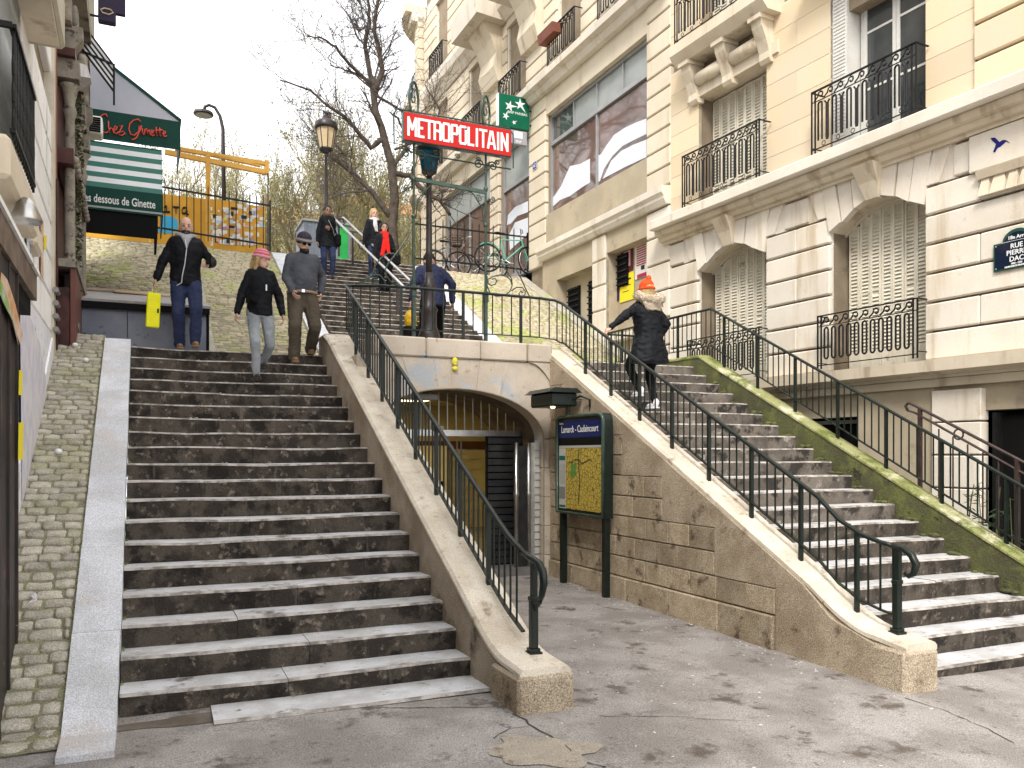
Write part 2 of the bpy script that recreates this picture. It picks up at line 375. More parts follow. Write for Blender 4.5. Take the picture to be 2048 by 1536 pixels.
# ---------------------------------------------------------------- flights of steps
def step_mesh(x0, x1, depth, h, seed, wear=.02, over=.25):
    """worn stone step; front top edge at y=0,z=0, runs back `depth`"""
    b = MB(); n = 26; rows = []
    for i in range(n+1):
        t = i/n; x = x0 + (x1-x0)*t
        w = wear*(.3*sin(pi*(x+.15)/2.55)**2 + .6*noise.noise(Vector((x*1.3, (seed//4)*3.7, 0)))) ; e = .006*noise.noise(Vector((x*9, seed, 2)))
        e2 = .016*max(0, noise.noise(Vector((x*11, seed*2, 5)))-.1)
        rows.append([(x, .012+e, -h-.01), (x, e, -.018-w), (x, .010+e+e2, -.003-w), (x, .030+e, -w*.9), (x, depth, -.004-w*.3), (x, depth, -h)])
    vs = [p for r_ in rows for p in r_]; k = 6
    for j, mi in ((0,0),(1,2),(2,2),(3,1),(4,0)):
        b.cur = mi; b.add(vs if j == 0 else [], []) 
        for i in range(n):
            a = i*k+j; b.f.append((a, a+k, a+k+1, a+1)); b.m.append(mi)
    b.cur = 0; b.f.append(tuple(range(k))); b.m.append(0); b.f.append(tuple(n*k+i for i in range(k))[::-1]); b.m.append(0)
    return b
TR = .331; RS = .17
fl1 = thing('stone_staircase', 'wide flight of dark stained stone steps at left, between cobbled ramp and first coped wall', 'staircase')
for i in range(19):
    s = 6.12 + (18-i)*TR; z = .16 + (18-i)*RS
    cutx = [-.15] + ([R.uniform(.5,.95), R.uniform(1.5,1.85)] if i % 3 == 1 else [R.uniform(.9,1.6)]) + [2.40]
    for q, (xa, xb) in enumerate(zip(cutx, cutx[1:])):
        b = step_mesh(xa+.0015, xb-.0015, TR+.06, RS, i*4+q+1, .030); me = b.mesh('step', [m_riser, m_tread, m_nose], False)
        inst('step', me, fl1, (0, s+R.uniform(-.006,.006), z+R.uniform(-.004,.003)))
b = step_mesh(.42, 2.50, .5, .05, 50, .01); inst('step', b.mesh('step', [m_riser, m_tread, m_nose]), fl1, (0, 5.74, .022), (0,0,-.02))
fl2 = thing('stone_staircase', 'flight of worn brown stone steps at right, between second coped wall and mossy green wall', 'staircase')
for j in range(20):
    s = 11.14 - .331*j; z = 3.22 - RS*j
    cutx = [5.74, R.uniform(6.5,7.5), 8.24]
    for q, (xa, xb) in enumerate(zip(cutx, cutx[1:])):
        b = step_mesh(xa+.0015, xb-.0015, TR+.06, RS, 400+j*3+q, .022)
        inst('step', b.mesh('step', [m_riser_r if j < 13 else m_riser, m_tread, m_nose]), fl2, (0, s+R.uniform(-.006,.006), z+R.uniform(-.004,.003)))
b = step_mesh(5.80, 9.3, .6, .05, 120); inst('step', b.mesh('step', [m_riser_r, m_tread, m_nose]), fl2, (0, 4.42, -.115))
# landing
m_land = mat('landing_tarmac', (.16,.15,.14), (.24,.22,.2), 2, .7, .3, 60)
b = MB(); b.box(-.16, 8.2, 12.40, 14.5, 2.9, 3.212); b.box(2.9, 8.2, 11.45, 12.40, 2.9, 3.208); struct(b.build('landing', m_land))
# upper flight: 23 steps
UP = .52; Y2, Z2 = 14.35, 3.22; ZU = 6.75; YU = Y2 + (ZU-Z2)/UP
fl3 = thing('stone_staircase', 'upper flight of dark steps behind the railing, climbing to the park', 'staircase')
r3 = (ZU-Z2)/23; t3 = (YU-Y2)/23
for k in range(1, 24):
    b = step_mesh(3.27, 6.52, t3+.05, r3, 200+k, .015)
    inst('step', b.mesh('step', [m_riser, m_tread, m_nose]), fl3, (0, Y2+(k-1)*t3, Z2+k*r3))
plz = lambda x, y: Z2 + UP*(y-Y2)
def sloped(name, m, x0, x1, ya, yb, za, th=.35, dz=0, parent=None, **k):
    b = MB(); b.prism([(ya, za(ya)-th+dz),(yb, za(yb)-th+dz),(yb, za(yb)+dz),(ya, za(ya)+dz)], 0, x0, x1); return b.build(name, m, parent, **k)
for x0, x1, lab in ((2.90, 3.255, 'pale granite slabs edging the upper flight on its left'), (6.545, 6.95, 'pale granite slabs edging the upper flight on its right')):
    bt = thing('granite_border', lab, 'stone border')
    e = [Y2-.05+ .98*i for i in range(8)]; e[-1] = YU
    for a, c in zip(e, e[1:]): sloped('granite_slab', m_border, x0, x1, a+.006, c-.006, lambda y: plz(0, y)+.06, .5, parent=bt)
# banks either side of the upper flight
def bank(nm, x0, x1, seed, skip=None):
    b = MB(); n = 14
    yy = [Y2+(YU-Y2)*i/n for i in range(n+1)]
    b.add([(x, y, plz(x, y)-.01) for y in yy for x in (x0, x1)], [(2*i, 2*i+1, 2*i+3, 2*i+2) for i in range(n)])
    root = struct(b.build(nm, m_joint))
    cobble_field(root, x0, x1, Y2, YU, lambda x, y: plz(x, y)+.02*noise.noise(Vector((x, y, 1))), .21, .125, m_cob_up, 300, skip, seed)
bank('cobbled_bank', 1.12, 2.9, 5); bank('cobbled_bank', -2.2, .92, 6, skip=lambda x, y: y < 17.4); bank('cobbled_bank', 6.95, 9.83, 7)
sloped('concrete_curb', m_concrete, .92, 1.12, Y2-1.0, YU, lambda y: plz(0, y)+.08, .9)
tag(bpy.data.objects['concrete_curb'], 'worn concrete curb between the grey metal hatch and the cobbled bank', 'curb')
b = MB(); b.box(-2.3, .0, 12.36, 12.6, 2.0, 3.0); struct(b.build('retaining_face', m_concrete))
# upper street / park ground and back faces
m_park = mat('park_ground', (.20,.175,.12), (.26,.22,.15), .8, .9, .5, 30, spots=((.12,.14,.05), 1.4, .5, .7))
b = MB(); b.box(-250, 9.9, YU, 400, ZU-.3, ZU); b.box(9.9, 250, 31, 400, ZU-.3, ZU-.002); struct(b.build('park_ground', m_park))
# concrete gutter along the facade on the right bank
sloped('concrete_gutter', m_concrete, 9.55, 9.86, Y2+.1, YU, lambda y: plz(0, y)+.05, .2); tag(bpy.data.objects['concrete_gutter'], 'mossy concrete gutter where the right cobbled bank meets the facade', 'gutter')
# grey metal hatch roof at the head of the first flight
m_sheet = mat('blue_grey_sheet_metal', (.12,.13,.16), (.165,.17,.20), 1.6, .35, .15, 30, metal=.4, spots=((.05,.05,.06), 7, .6, .72))
hat = thing('metal_hoarding', 'blue grey sheet metal hoarding over a cellar hatch, behind the top of the first flight', 'hoarding')
b = MB(); b.box(-1.45, -.22, 13.2, 13.23, 2.2, 3.93); b.build('metal_sheet', m_sheet, hat)
b = MB(); b.box(-.21, .86, 13.2, 13.23, 2.2, 3.90); b.build('metal_sheet', m_sheet, hat)
b = MB(); b.box(.86, .9, 13.18, 14.6, 2.5, 3.88); b.build('side_board', m_dark, hat)
m_lid = mat('weathered_roof_sheet', (.30,.29,.27), (.22,.22,.23), 2, .6, .3, 30, spots=((.42,.33,.24), 2, .55, .65))
b = MB(); b.prism([(13.1,3.93),(13.1,3.99),(17.45,4.93),(17.45,4.85)], 0, -1.5, .92); b.build('roof_sheet', m_lid, hat)
b = MB(); b.box(-1.47, .9, 13.07, 13.10, 3.86, 3.95); b.build('fascia', m_dark, hat)
b = MB(); b.bar((-1.1,13.19,3.5),(-.95,13.19,3.5),.02); b.bar((-.95,13.19,3.47),(-.95,13.19,3.53),.02); b.bar((-.95,13.19,3.5),(-.75,13.19,3.5),.012); b.build('latch', m_black, hat)
m_card = mat('flattened_cardboard', (.42,.27,.17), (.50,.36,.24), 3, .85)
for (c, w, l, rz, lab) in (((.0,15.7),.95,.5,.1,'flattened brown cardboard box lying on the hatch roof'),((-.75,15.9),1.0,.22,-.12,'strip of pale torn plywood lying on the hatch roof, left of the cardboard')):
    z = 3.99+(c[1]-13.1)*.216
    b = MB(); b.cbox(-w/2, w/2, -l/2, l/2, 0, .03, .005); o = b.build('cardboard' if w < .97 else 'plywood_strip', m_card); o.location = (c[0], c[1], z+.01); o.rotation_euler = (math.atan(.216), 0, rz); tag(o, lab, 'cardboard' if w < .97 else 'plywood')
# ---------------------------------------------------------------- wall 1 (between the first flight and the metro passage)
top1 = lambda y: 1.168 + SL*(y-7.311)
def curve_top(f, y0, zf, ys=.85, n=8):
    out = []
    for i in range(n+1):
        t = i/n; y = y0 + (ys)*t; z = zf + (f(y0+ys)-zf)*(t*t*(1.55-.55*t)); out.append((y, z))
    return out
w1 = thing('stair_wall', 'pale coped stone wall between first flight and metro passage, ending in square block', 'wall')
prof = [(5.15, .285)] + curve_top(top1, 5.42, .30, .75) + [(11.7, top1(11.7)), (12.0, 3.52), (12.35, 3.52)]
def wall_with_coping(root, prof, x0, x1, zb, cop=.0, m_side=None, m_top=None, th=.10):
    ys_ = [p[0] for p in prof]
    b = MB(); poly = [(prof[0][0], zb-.3)] + [(y, z-th) for y, z in prof] + [(prof[-1][0], zb-.3)]
    b.prism(poly, 0, x0+.012, x1-.012); b.build('wall_core', m_side, root)
    # coping in several lengths with rounded top edges
    cut = [prof[0][0]]; joints = []
    y = prof[0][0]
    segs = []; cur = [prof[0]]
    for a in prof[1:]:
        last = cur[-1]
        while a[0] - cur[0][0] > 1.75:
            t = (cur[0][0]+1.7-last[0])/(a[0]-last[0]); q = (cur[0][0]+1.7, last[1]+(a[1]-last[1])*t); cur.append(q); segs.append(cur); cur = [q]; last = q
        cur.append(a)
    segs.append(cur)
    for sg in segs:
        b = MB(); c = .025; vs = []; g = .003
        for i, (y, z) in enumerate(sg):
            y_ = y + (g if i == 0 else -g if i == len(sg)-1 else 0); j = .006*noise.noise(Vector((y*2, x0, 0)))
            vs += [(x0, y_, z-th), (x0+j*.5, y_, z-c), (x0+c, y_, z+j), ((x0+x1)/2, y_, z+.004+j), (x1-c, y_, z), (x1, y_, z-c), (x1, y_, z-th)]
        k = 7; n = len(sg)
        b.add(vs, [(i*k+j, i*k+j+1, (i+1)*k+j+1, (i+1)*k+j) for i in range(n-1) for j in range(k-1)] + [tuple(range(k))[::-1], tuple((n-1)*k+j for j in range(k))])
        b.build('coping_stone', m_top, root)
wall_with_coping(w1, prof, 2.36, 2.76, -.0, m_side=m_w1side, m_top=m_cope, th=.05)
b = MB(); b.cbox(2.335, 2.775, 5.13, 5.62, -.2, .24, .02); b.build('end_block', m_wall, w1)
# ---------------------------------------------------------------- wall 2 (between the passage and the right flight)
top2 = lambda y: 1.263 + SL*(y-6.84)
w2 = thing('stair_wall', 'tan granite wall with block courses and coping, between metro passage and right flight', 'wall')
prof = [(4.60, .29)] + curve_top(top2, 4.9, .33, .75) + [(10.55, top2(10.55)), (10.85, 3.32), (11.3, 3.37)]
wall_with_coping(w2, prof, 5.41, 5.75, -.2, m_side=m_wall, m_top=m_cope, th=.06)
b = MB(); b.cbox(5.385, 5.765, 4.585, 4.98, -.35, .25, .035); b.build('end_block', m_wall, w2)
# coursed blocks proud of the core on the passage side; under the diagonal a smooth margin of large stones
zc = [.02, .30, .62, .94, 1.25, 1.55]
FX0, FX1 = 5.385, 5.44
def blk(y0, y1, z0, z1, nm='stone_block', m=m_wallblk, c=.006, fx=FX0, parent=w2):
    b = MB(); b.cbox(fx + R.uniform(-.002,.004), FX1, y0+.0065, y1-.0065, z0+.0065, z1-.0065, c); return b.build(nm, m, parent)
left_lim = lambda z: (z - 1.263 + 6.84*SL + .0)/SL + .62      # courses stop short of the coping
ends = [6.35, 6.35, 7.05, 7.75, 8.35, 8.95]
row = 0
for z0, z1, y0 in ((.27,.52,6.04),(.52,.77,6.94),(.77,1.02,6.94),(1.02,1.27,7.88),(1.27,1.52,7.88),(1.52,1.77,8.74),(1.77,2.02,8.74),(2.02,2.27,9.75),(2.27,2.52,9.75),(2.52,2.77,10.3)):
    y = y0; first = True
    while y < 10.7:
        w = R.uniform(.36,.45) if not (first and row % 2) else .22
        y1 = min(10.72, y+w); blk(y, y1, z0, z1); y = y1; first = False
    row += 1
y = 6.05
while y < 10.7:                                  # plinth course
    y1 = min(10.72, y+R.uniform(.6,.9)); b = MB(); b.cbox(5.36, FX1, y+.003, y1-.003, gz(5.4,y)-.2, .262, .012); b.build('plinth_stone', m_wallblk, w2); y = y1
def margin(poly): b = MB(); b.prism(poly, 0, 5.389, FX1); b.build('margin_stone', m_wall, w2)
T = lambda y: (y, top2(y)-.064)
margin([(4.9,-.35),(6.035,-.35),(6.035,.56),T(6.2),T(5.7),(5.35,.36),(4.9,.24)])
margin([(6.045,.525),(6.935,.525),(6.935,1.02),T(7.12),T(6.21),(6.045,.565)])
margin([(6.945,1.025),(7.875,1.025),(7.875,1.52),T(8.05),T(7.13),(6.945,1.028)])
margin([(7.885,1.525),(8.735,1.525),(8.735,2.02),T(8.95),T(8.06),(7.885,1.53)])
margin([(8.745,2.025),(9.745,2.025),(9.745,2.52),T(9.85),T(8.96),(8.745,2.03)])
margin([(9.755,2.525),(10.295,2.525),(10.295,2.77),(10.72,2.775),(10.72,3.18),(10.55,top2(10.55)-.064),T(9.86),(9.755,2.53)])
# ---------------------------------------------------------------- wall 3 (mossy)
top3 = lambda y: .608 + SL*(y-5.575)
w3 = thing('stair_wall', 'mossy green topped wall on the far side of the right flight', 'wall')
prof = [(4.2, top3(4.4)), (10.72, top3(10.72)), (11.0, 3.40), (13.4, 3.44), (14.3, 3.46)]
wall_with_coping(w3, prof, 8.225, 8.47, -.4, m_side=m_mosswall, m_top=m_moss, th=.05)
# broken step ends against wall 3
sb = MB()
for j in range(1, 18):
    s = 11.14 - .331*j; z = 3.22 - RS*j
    for k in range(3):
        sb.ell((8.2+R.uniform(-.05,.03), s+.04+R.uniform(0,.25), z+R.uniform(0,.03)), R.uniform(.02,.05), R.uniform(.03,.07), R.uniform(.015,.03), 6, 4)
stuff(tag(sb.build('stone_rubble', m_mosswall), 'mossy crumbs of stone where the right steps meet the green wall', 'rubble'))
# ---------------------------------------------------------------- metro portal
PY = 10.75; AX, AW, AZ, AR = 3.97, 1.335, 2.0, .69
por = thing('metro_portal', 'pale limestone arched entrance of the metro station under the landing', 'portal')
def arch(x, w=AW, r=AR): 
    t = max(-1, min(1, (x-AX)/w)); return AZ + r*sqrt(max(0, 1-t*t))
# voussoirs and spandrels: 9 radial stones from the opening to the coping line
XL, XRt = 2.56, 5.44; ZT = 3.10
angs = [0, 20, 43, 62, 78, 102, 118, 137, 160, 180]
def edge_pt(a):
    a = radians(a); ca, sa = cos(a), sin(a)
    ix, iz = AX + AW*ca, AZ + AR*sa
    dx, dz = ca*.75, sa + .12
    t = []
    if dx > 1e-6: t.append((XRt-ix)/dx)
    if dx < -1e-6: t.append((XL-ix)/dx)
    if dz > 1e-6: t.append((ZT-iz)/dz)
    t = min(q for q in t if q > -1e-6); return (ix, iz), (ix+dx*t, iz+dz*t)
for a0, a1 in zip(angs, angs[1:]):
    n = 7; inner = [(AX+AW*cos(radians(a0+(a1-a0)*i/n)), AZ+AR*sin(radians(a0+(a1-a0)*i/n))) for i in range(n+1)]
    o0 = edge_pt(a0)[1]; o1 = edge_pt(a1)[1]; outer = [o1]
    if abs(o0[1]-ZT) > .01 and abs(o1[1]-ZT) < .01: outer = [o1, (XRt, ZT)]
    if abs(o1[1]-ZT) > .01 and abs(o0[1]-ZT) < .01: outer = [o1, (XL, ZT)]
    poly = inner + outer + [o0]
    cx = sum(p[0] for p in poly)/len(poly); cz = sum(p[1] for p in poly)/len(poly)
    poly = [(x+(cx-x)*.006, z+(cz-z)*.006) for x, z in poly]
    if abs(inner[0][0]-o0[0]) < .01 and abs(inner[0][1]-o0[1]) < .01: poly = poly[:-1]
    b = MB(); b.prism(poly, 1, PY+R.uniform(-.004,.004), PY+.32); b.build('voussoir', m_portal, por)
for x0, x1 in ((XRt-.135, XRt),(XL, XL+.07)):
    z = -.1
    for k in range(5):
        z1 = z+.42 if k < 4 else AZ; b = MB(); b.cbox(x0, x1, PY, PY+.32, z+.003, min(z1, AZ)-.003, .006); b.build('jamb_stone', m_portal, por); z = z1
x = 2.765
for w in (.75, .8, .72, .395):
    b = MB(); b.cbox(x+.003, x+w-.003, PY-.035, PY+.75, ZT+.004, 3.372, .02); b.build('coping_stone', m_portal, por); x += w
b = MB()                                     # curved drop of the coping onto wall 2
pr = []
for i in range(9):
    t = i/8; pr.append((5.42-.36+.36*t, 3.10 - .30*t*t))
b.prism(pr + [(5.42, 3.099)], 1, PY-.03, PY+.01); b.build('coping_scroll', m_portal, por)
b = MB(); n = 24                                # reveal rim (painted dark line) round the arch
b.tube([(AX-AW, PY-.004, 0)] + [(AX-AW*cos(pi*i/n), PY-.004, AZ+AR*sin(pi*i/n)) for i in range(n+1)] + [(AX+AW, PY-.004, .0)], .010, 5); b.build('arch_rim', m_back, por)
# interior of the entrance: vault, walls of pale tiles, gate
m_tile = mat('cream_wall_tile', (.42,.38,.24), (.36,.31,.18), 2, .18, var=.08, spec=.6)
m_vault = mat('vault_brick', (.16,.13,.10), (.10,.08,.065), 4, .8, .5, 40)
m_band = mat('brown_tile_band', (.10,.045,.03), (.07,.03,.02), 3, .25)
m_floor = mat('station_floor', (.12,.11,.10), (.16,.15,.14), 3, .5)
it = thing('metro_hall', 'dim yellow lit ticket hall behind the arched metro entrance', 'hall')
b = MB(); n = 20
ring = [(AX-AW-.0*cos(pi*i/n), 0) for i in range(1)]
pts = [(AX-AW, -.1)] + [(AX-AW*cos(pi*i/n), AZ+AR*sin(pi*i/n)) for i in range(n+1)] + [(AX+AW, -.1)]
vs = [(x, PY+.32, z) for x, z in pts] + [(x, 12.7, z) for x, z in pts]; k = len(pts)
b.add(vs, [(i, i+1, k+i+1, k+i) for i in range(k-1)]); b.build('vault', m_vault, it)
b = MB(); b.box(1.2, 7.2, 12.7, 12.75, 2.75, 3.0); b.box(1.2, AX-AW, 12.7, 12.75, -.1, 3.0); b.box(AX+AW, 7.2, 12.7, 12.75, -.1, 3.); b.build('back_face', m_dark, it)
b = MB(); b.box(1.0, 7.4, 17.5, 17.6, -.1, 3.); b.box(7.3, 7.4, 12.7, 17.5, -.1, 3.); b.box(1., 1.1, 12.7, 17.5, -.1, 3.); b.build('hall_wall', m_tile, it)
b = MB(); b.box(1.0, 7.4, 12.7, 17.6, 2.85, 2.9); b.build('hall_ceiling', m_tile, it)
b = MB(); b.box(1.1, 7.3, 17.46, 17.5, 1.9, 2.08); b.build('tile_band', m_band, it)
tm = MB().cbox(-.145, .145, -.012, .01, -.07, .07, .006).mesh('wall_tile', m_tile)
for r_ in range(13):                        # bonded tiles on the back wall where they can be seen
    for c_ in range(11):
        z = .05+.15*r_
        if z > 1.85: continue
        inst('wall_tile', tm, it, (3.5+.3*c_+(.15 if r_ % 2 else 0), 17.49, z))
for (x, z, w, h) in ((4.75,1.15,.9,1.25),(5.75,1.15,.85,1.25)):
    b = MB(); b.cbox(x-w/2, x+w/2, 17.3, 17.4, z-h/2, z+h/2+.2, .01); b.build('cabinet_door', mat('yellowed_white_panel', (.60,.55,.38), (.52,.46,.3), 2, .35), it)
b = MB(); b.box(5.0,5.2,17.27,17.3,1.0,1.55); b.build('ticket_slot', m_dark, it)
for (x, z) in ((4.6,.9),(5.35,1.1),(5.6,.85),(5.95,1.05),(5.6,.55)):
    b = MB(); b.box(x,x+.12,17.27,17.3,z,z+.14); b.build('notice', m_dark, it)
b = MB(); b.box(AX-AW+.02, AX+AW-.02, 11.5, 11.58, 2.05, 2.14); b.build('gate_beam', m_steel, it)
m_bar = mat('dull_steel_bar', (.30,.29,.27), None, rough=.4, metal=.8)
for i in range(19):
    x = AX-AW+.12+i*.135; b = MB(); b.bar((x,11.54,2.14),(x,11.54,arch(x)-.0),.014); b.build('grille_bar', m_bar, it)
b = MB(); b.bar((AX-.1,11.50,2.16),(AX+.05,11.50,2.16),.07,.07); b.build('beam_box', mat('grey_box',(.4,.4,.38)), it)
m_roll = mat('roller_shutter_steel', (.03,.03,.032), (.05,.05,.05), 4, .35, metal=.5)
for k in range(19):                             # folded lattice gate on the right
    z = .05+.105*k; b = MB(); b.box(4.66, 5.22, 11.3, 11.33, z, z+.085); b.build('gate_slat', m_roll, it)
b = MB(); b.box(4.64,5.24,11.34,11.37,-.05,2.05); b.build('gate_backing', m_dark, it)
for i, x in enumerate((4.50, 4.57)): 
    b = MB(); b.bar((x,12.2,0),(x,12.2,2.0),.02); b.build('gate_bar', m_bar, it)
for k in range(12):
    b = MB(); b.bar((4.50,12.2,.1+.16*k),(4.85,12.2,.1+.16*k),.012); b.build('gate_bar', m_bar, it)
for x, r_ in ((4.97,.035),(5.17,.03)):
    b = MB(); b.lathe([(r_,-.1),(r_,1.15),(r_*1.25,1.17),(r_*1.25,1.22),(r_,1.24),(r_,1.95)], (x,10.98,0), 12); b.build('gate_post', m_steel, it, smooth=True)
b = MB(); b.box(5.0,5.14,10.97,10.99,.02,1.9); b.build('gate_leaf', m_roll, it)
b = MB(); b.cbox(5.21,5.29,PY+.10,PY+.30,-.05,1.95,.005); b.build('pale_tile_strip', mat('white_glazed_tile',(.5,.49,.45),(.4,.39,.36),8,.2), it)
for k in range(18):
    b = MB(); b.box(5.205,5.292,PY+.09,PY+.1,.0+.108*k,.004+.108*k); b.build('tile_joint', m_dark, it)
m_lampon = mat('lit_lamp_glass', (.9,.8,.5), emit=((1,.78,.35), 3.))
lb = thing('wall_lamp', 'small lit yellow lamp hanging in the metro arch, left side', 'lamp', (2.95, 11.25, 2.18))
b = MB(); b.lathe([(.02,.14),(.13,.08),(.14,.02),(.10,0)],(0,0,0),10); b.build('lamp_shade', m_black, lb)
b = MB(); b.ell((-.045,0,-.02),.035,.03,.04,8,6); b.ell((.065,0,-.02),.035,.03,.04,8,6); b.build('bulb', m_lampon, lb, smooth=True)
cb_ = thing('ceiling_box', 'flat pale metal box fixed under the crown of the metro arch', 'box', (3.55, 11.2, 2.6))
b = MB(); b.cbox(-.26,.26,-.12,.12,-.05,.03,.015); o = b.build('cover', mat('grey_plastic',(.28,.28,.26)), cb_)
hl = bpy.data.lights.new('hall_light','AREA'); hl.energy = 26; hl.color = (1,.72,.3); hl.size = 1.6; hl.shape = 'SQUARE'
ho = bpy.data.objects.new('hall_light', hl); COL.objects.link(ho); ho.location = (4.3, 15, 2.8)
em = thing('ceiling_lamp', 'lit square lamp on the metro hall ceiling', 'lamp', (4.3, 15, 2.83)); b = MB(); b.box(-.8,.8,-.8,.8,0,.02); b.build('diffuser', m_lampon, em)
b = MB(); b.box(1.0, 7.4, 12.0, 17.6, -.12, .13); b.box(2.6,5.35,PY,12.1,-.12,.135); b.build('hall_floor', m_floor, it)
# yellow mask-like plaque over the arch
pm = thing('yellow_plaque', 'small yellow cast face plaque glued above the metro arch', 'plaque', tuple(at_y(910, 732, PY-.03)))
m_yel = mat('yellow_cast', (.75,.68,.05), (.66,.58,.04), 20, .5)
b = MB(); b.ell((0,0,.06),.045,.025,.06,10,8); b.ell((0,0,-.035),.04,.025,.035,10,8); b.build('cast_face', m_yel, pm, smooth=True)
b = MB(); b.ell((-.018,-.022,.07),.009,.008,.009,6,5); b.ell((.018,-.022,.07),.009,.008,.009,6,5); b.box(-.02,.02,-.029,-.02,.02,.028); b.build('eyes_and_mouth', m_frame, pm)
# ---------------------------------------------------------------- iron railings on the walls
def poly_at(P, d):
    for a, c in zip(P, P[1:]):
        L = (c-a).length
        if d <= L: return a.lerp(c, d/L)
        d -= L
    return P[-1].copy()
def plen(P): return sum((c-a).length for a, c in zip(P, P[1:]))
def railing(root, top, drop_bottom, gap=.135, post_every=5, base=None, m=None, hr=.024, postr=.019, bal=.0095, first_post=True, postbot=None):
    """top: handrail polyline; bottom rail hangs drop_bottom(y...) below; posts reach base(p)"""
    m = m or m_iron; top = [Vector(p) for p in top]
    b = MB(); b.tube(top, hr, 8, flat=.85); b.build('handrail', m, root, smooth=True)
    bot = [p - Vector((0,0,drop_bottom)) for p in top]
    b = MB(); 
    for a, c in zip(bot, bot[1:]): b.bar(a, c, .034, .012)
    b.build('bottom_rail', m, root)
    L = plen(top); n = int(round(L/gap)); 
    for i in range(n+1):
        d = L*i/n; p = poly_at(top, d); q = p - Vector((0,0,drop_bottom))
        if i % post_every == 0:
            if not first_post and i == 0: continue
            z = base(p); b = MB(); b.bar(p, (p.x, p.y, z-.02), postr*2, postr*1.6); b.build('post', m, root)
        else:
            b = MB(); b.tube([p, q], bal, 6); b.build('baluster', m, root)
def newel(root, x, y, z0, z1, m=None):
    m = m or m_iron
    b = MB(); b.box(x-.05,x+.05,y-.05,y+.05,z0,z0+.02); b.box(x-.038,x+.038,y-.038,y+.038,z0+.02,z0+.045); b.build('post_foot', m, root)
    b = MB(); b.cbox(x-.028,x+.028,y-.028,y+.028,z0+.045,z0+(z1-z0)*.6,.004); b.cbox(x-.033,x+.033,y-.033,y+.033,z0+(z1-z0)*.57,z0+(z1-z0)*.6+.012,.004)
    b.box(x-.019,x+.019,y-.03,y+.02,z0+(z1-z0)*.6,z1-.01); b.build('newel', m, root)
slope_pts = lambda x, y0, y1, z0, n=10: [(x, y0+(y1-y0)*i/n, z0 + .530*(y1-y0)*i/n) for i in range(n+1)]
r1 = thing('iron_railing', 'dark green iron railing down the first wall with scrolled handrail end', 'railing')
x = 2.63; zt = lambda y: 1.95 + .535*(y-7.5)
curl = [(x, 5.40, .70),(x,5.36,.76),(x,5.33,.84),(x,5.34,.92),(x,5.40,.975),(x,5.48,.995),(x,5.56,1.005),(x,5.68,1.03),(x,5.8,1.075),(x,5.95,zt(5.95)+.01)]
line = [Vector((x, y, zt(y))) for y in [6.15+.55*i for i in range(11)]]
b = MB(); b.tube(curl[:8], [.017,.024,.03,.032,.03,.027,.025,.024], 8); b.build('scroll_end', m_iron, r1, smooth=True)
railing(r1, [Vector(p) for p in curl[7:]]+line, .60, .128, 6, base=lambda p: top1(p.y) if p.y > 6.2 else .33, first_post=False)
newel(r1, x, 5.50, .30, .99)
b = MB(); b.tube([(x,5.38,.70),(x,5.44,.66),(x,5.49,.62)], .012, 6); b.build('curl_stay', m_iron, r1)
# landing railing and down wall 2
r2 = thing('iron_railing', 'dark green iron railing along the portal coping and down the second wall', 'railing')
endz = zt(line[-1].y)
topl = [line[-1].copy(), Vector((2.72, 11.45, 4.14)), Vector((3.0, 11.16, 4.11)), Vector((3.5,11.0,4.09)), Vector((4.4,10.98,4.09)), Vector((5.35,10.98,4.09)), Vector((5.56,10.90,4.06)), Vector((5.58,10.7,3.98))]
railing(r2, topl, .58, .15, 6, base=lambda p: 3.37, bal=.010, first_post=False)
x = 5.585; zt2 = lambda y: 3.98 + .518*(y-10.7)
l2 = [Vector((x, y, zt2(y))) for y in [10.7-.5*i for i in range(11)]] + [Vector((x,5.45,1.20)), Vector((x,5.2,1.09)), Vector((x,5.0,1.045)), Vector((x,4.88,1.03))]
railing(r2, l2, .56, .128, 6, base=lambda p: top2(p.y) if p.y > 5.5 else .38, first_post=False)
b = MB(); b.tube([(x,4.9,1.03),(x,4.78,1.015),(x,4.70,.97),(x,4.66,.90),(x,4.68,.83),(x,4.73,.80),(x,4.77,.82)], [.024,.026,.03,.032,.028,.02,.014], 8); b.build('scroll_end', m_iron, r2, smooth=True)
newel(r2, x, 4.84, .32, 1.03)
# railing on wall 3
r3_ = thing('iron_railing', 'dark green iron railing along the mossy wall, turning level at the top', 'railing')
x = 8.36; zt3 = lambda y: 4.13 + .520*(y-10.85)
l3 = [Vector((x, y, zt3(y))) for y in [4.3, 5.5, 7, 8.5, 10, 10.85]]
railing(r3_, l3, .60, .125, 7, base=lambda p: top3(p.y))
l3b = [Vector((x, 10.85, zt3(10.85))), Vector((x, 14.2, 4.17))]
railing(r3_, l3b, .60, .13, 7, base=lambda p: 3.42, first_post=False)
l3c = [Vector((x, 14.2, 4.17)), Vector((9.7, 14.2, 4.17))]
railing(r3_, l3c, .60, .13, 7, base=lambda p: 3.4, first_post=False)
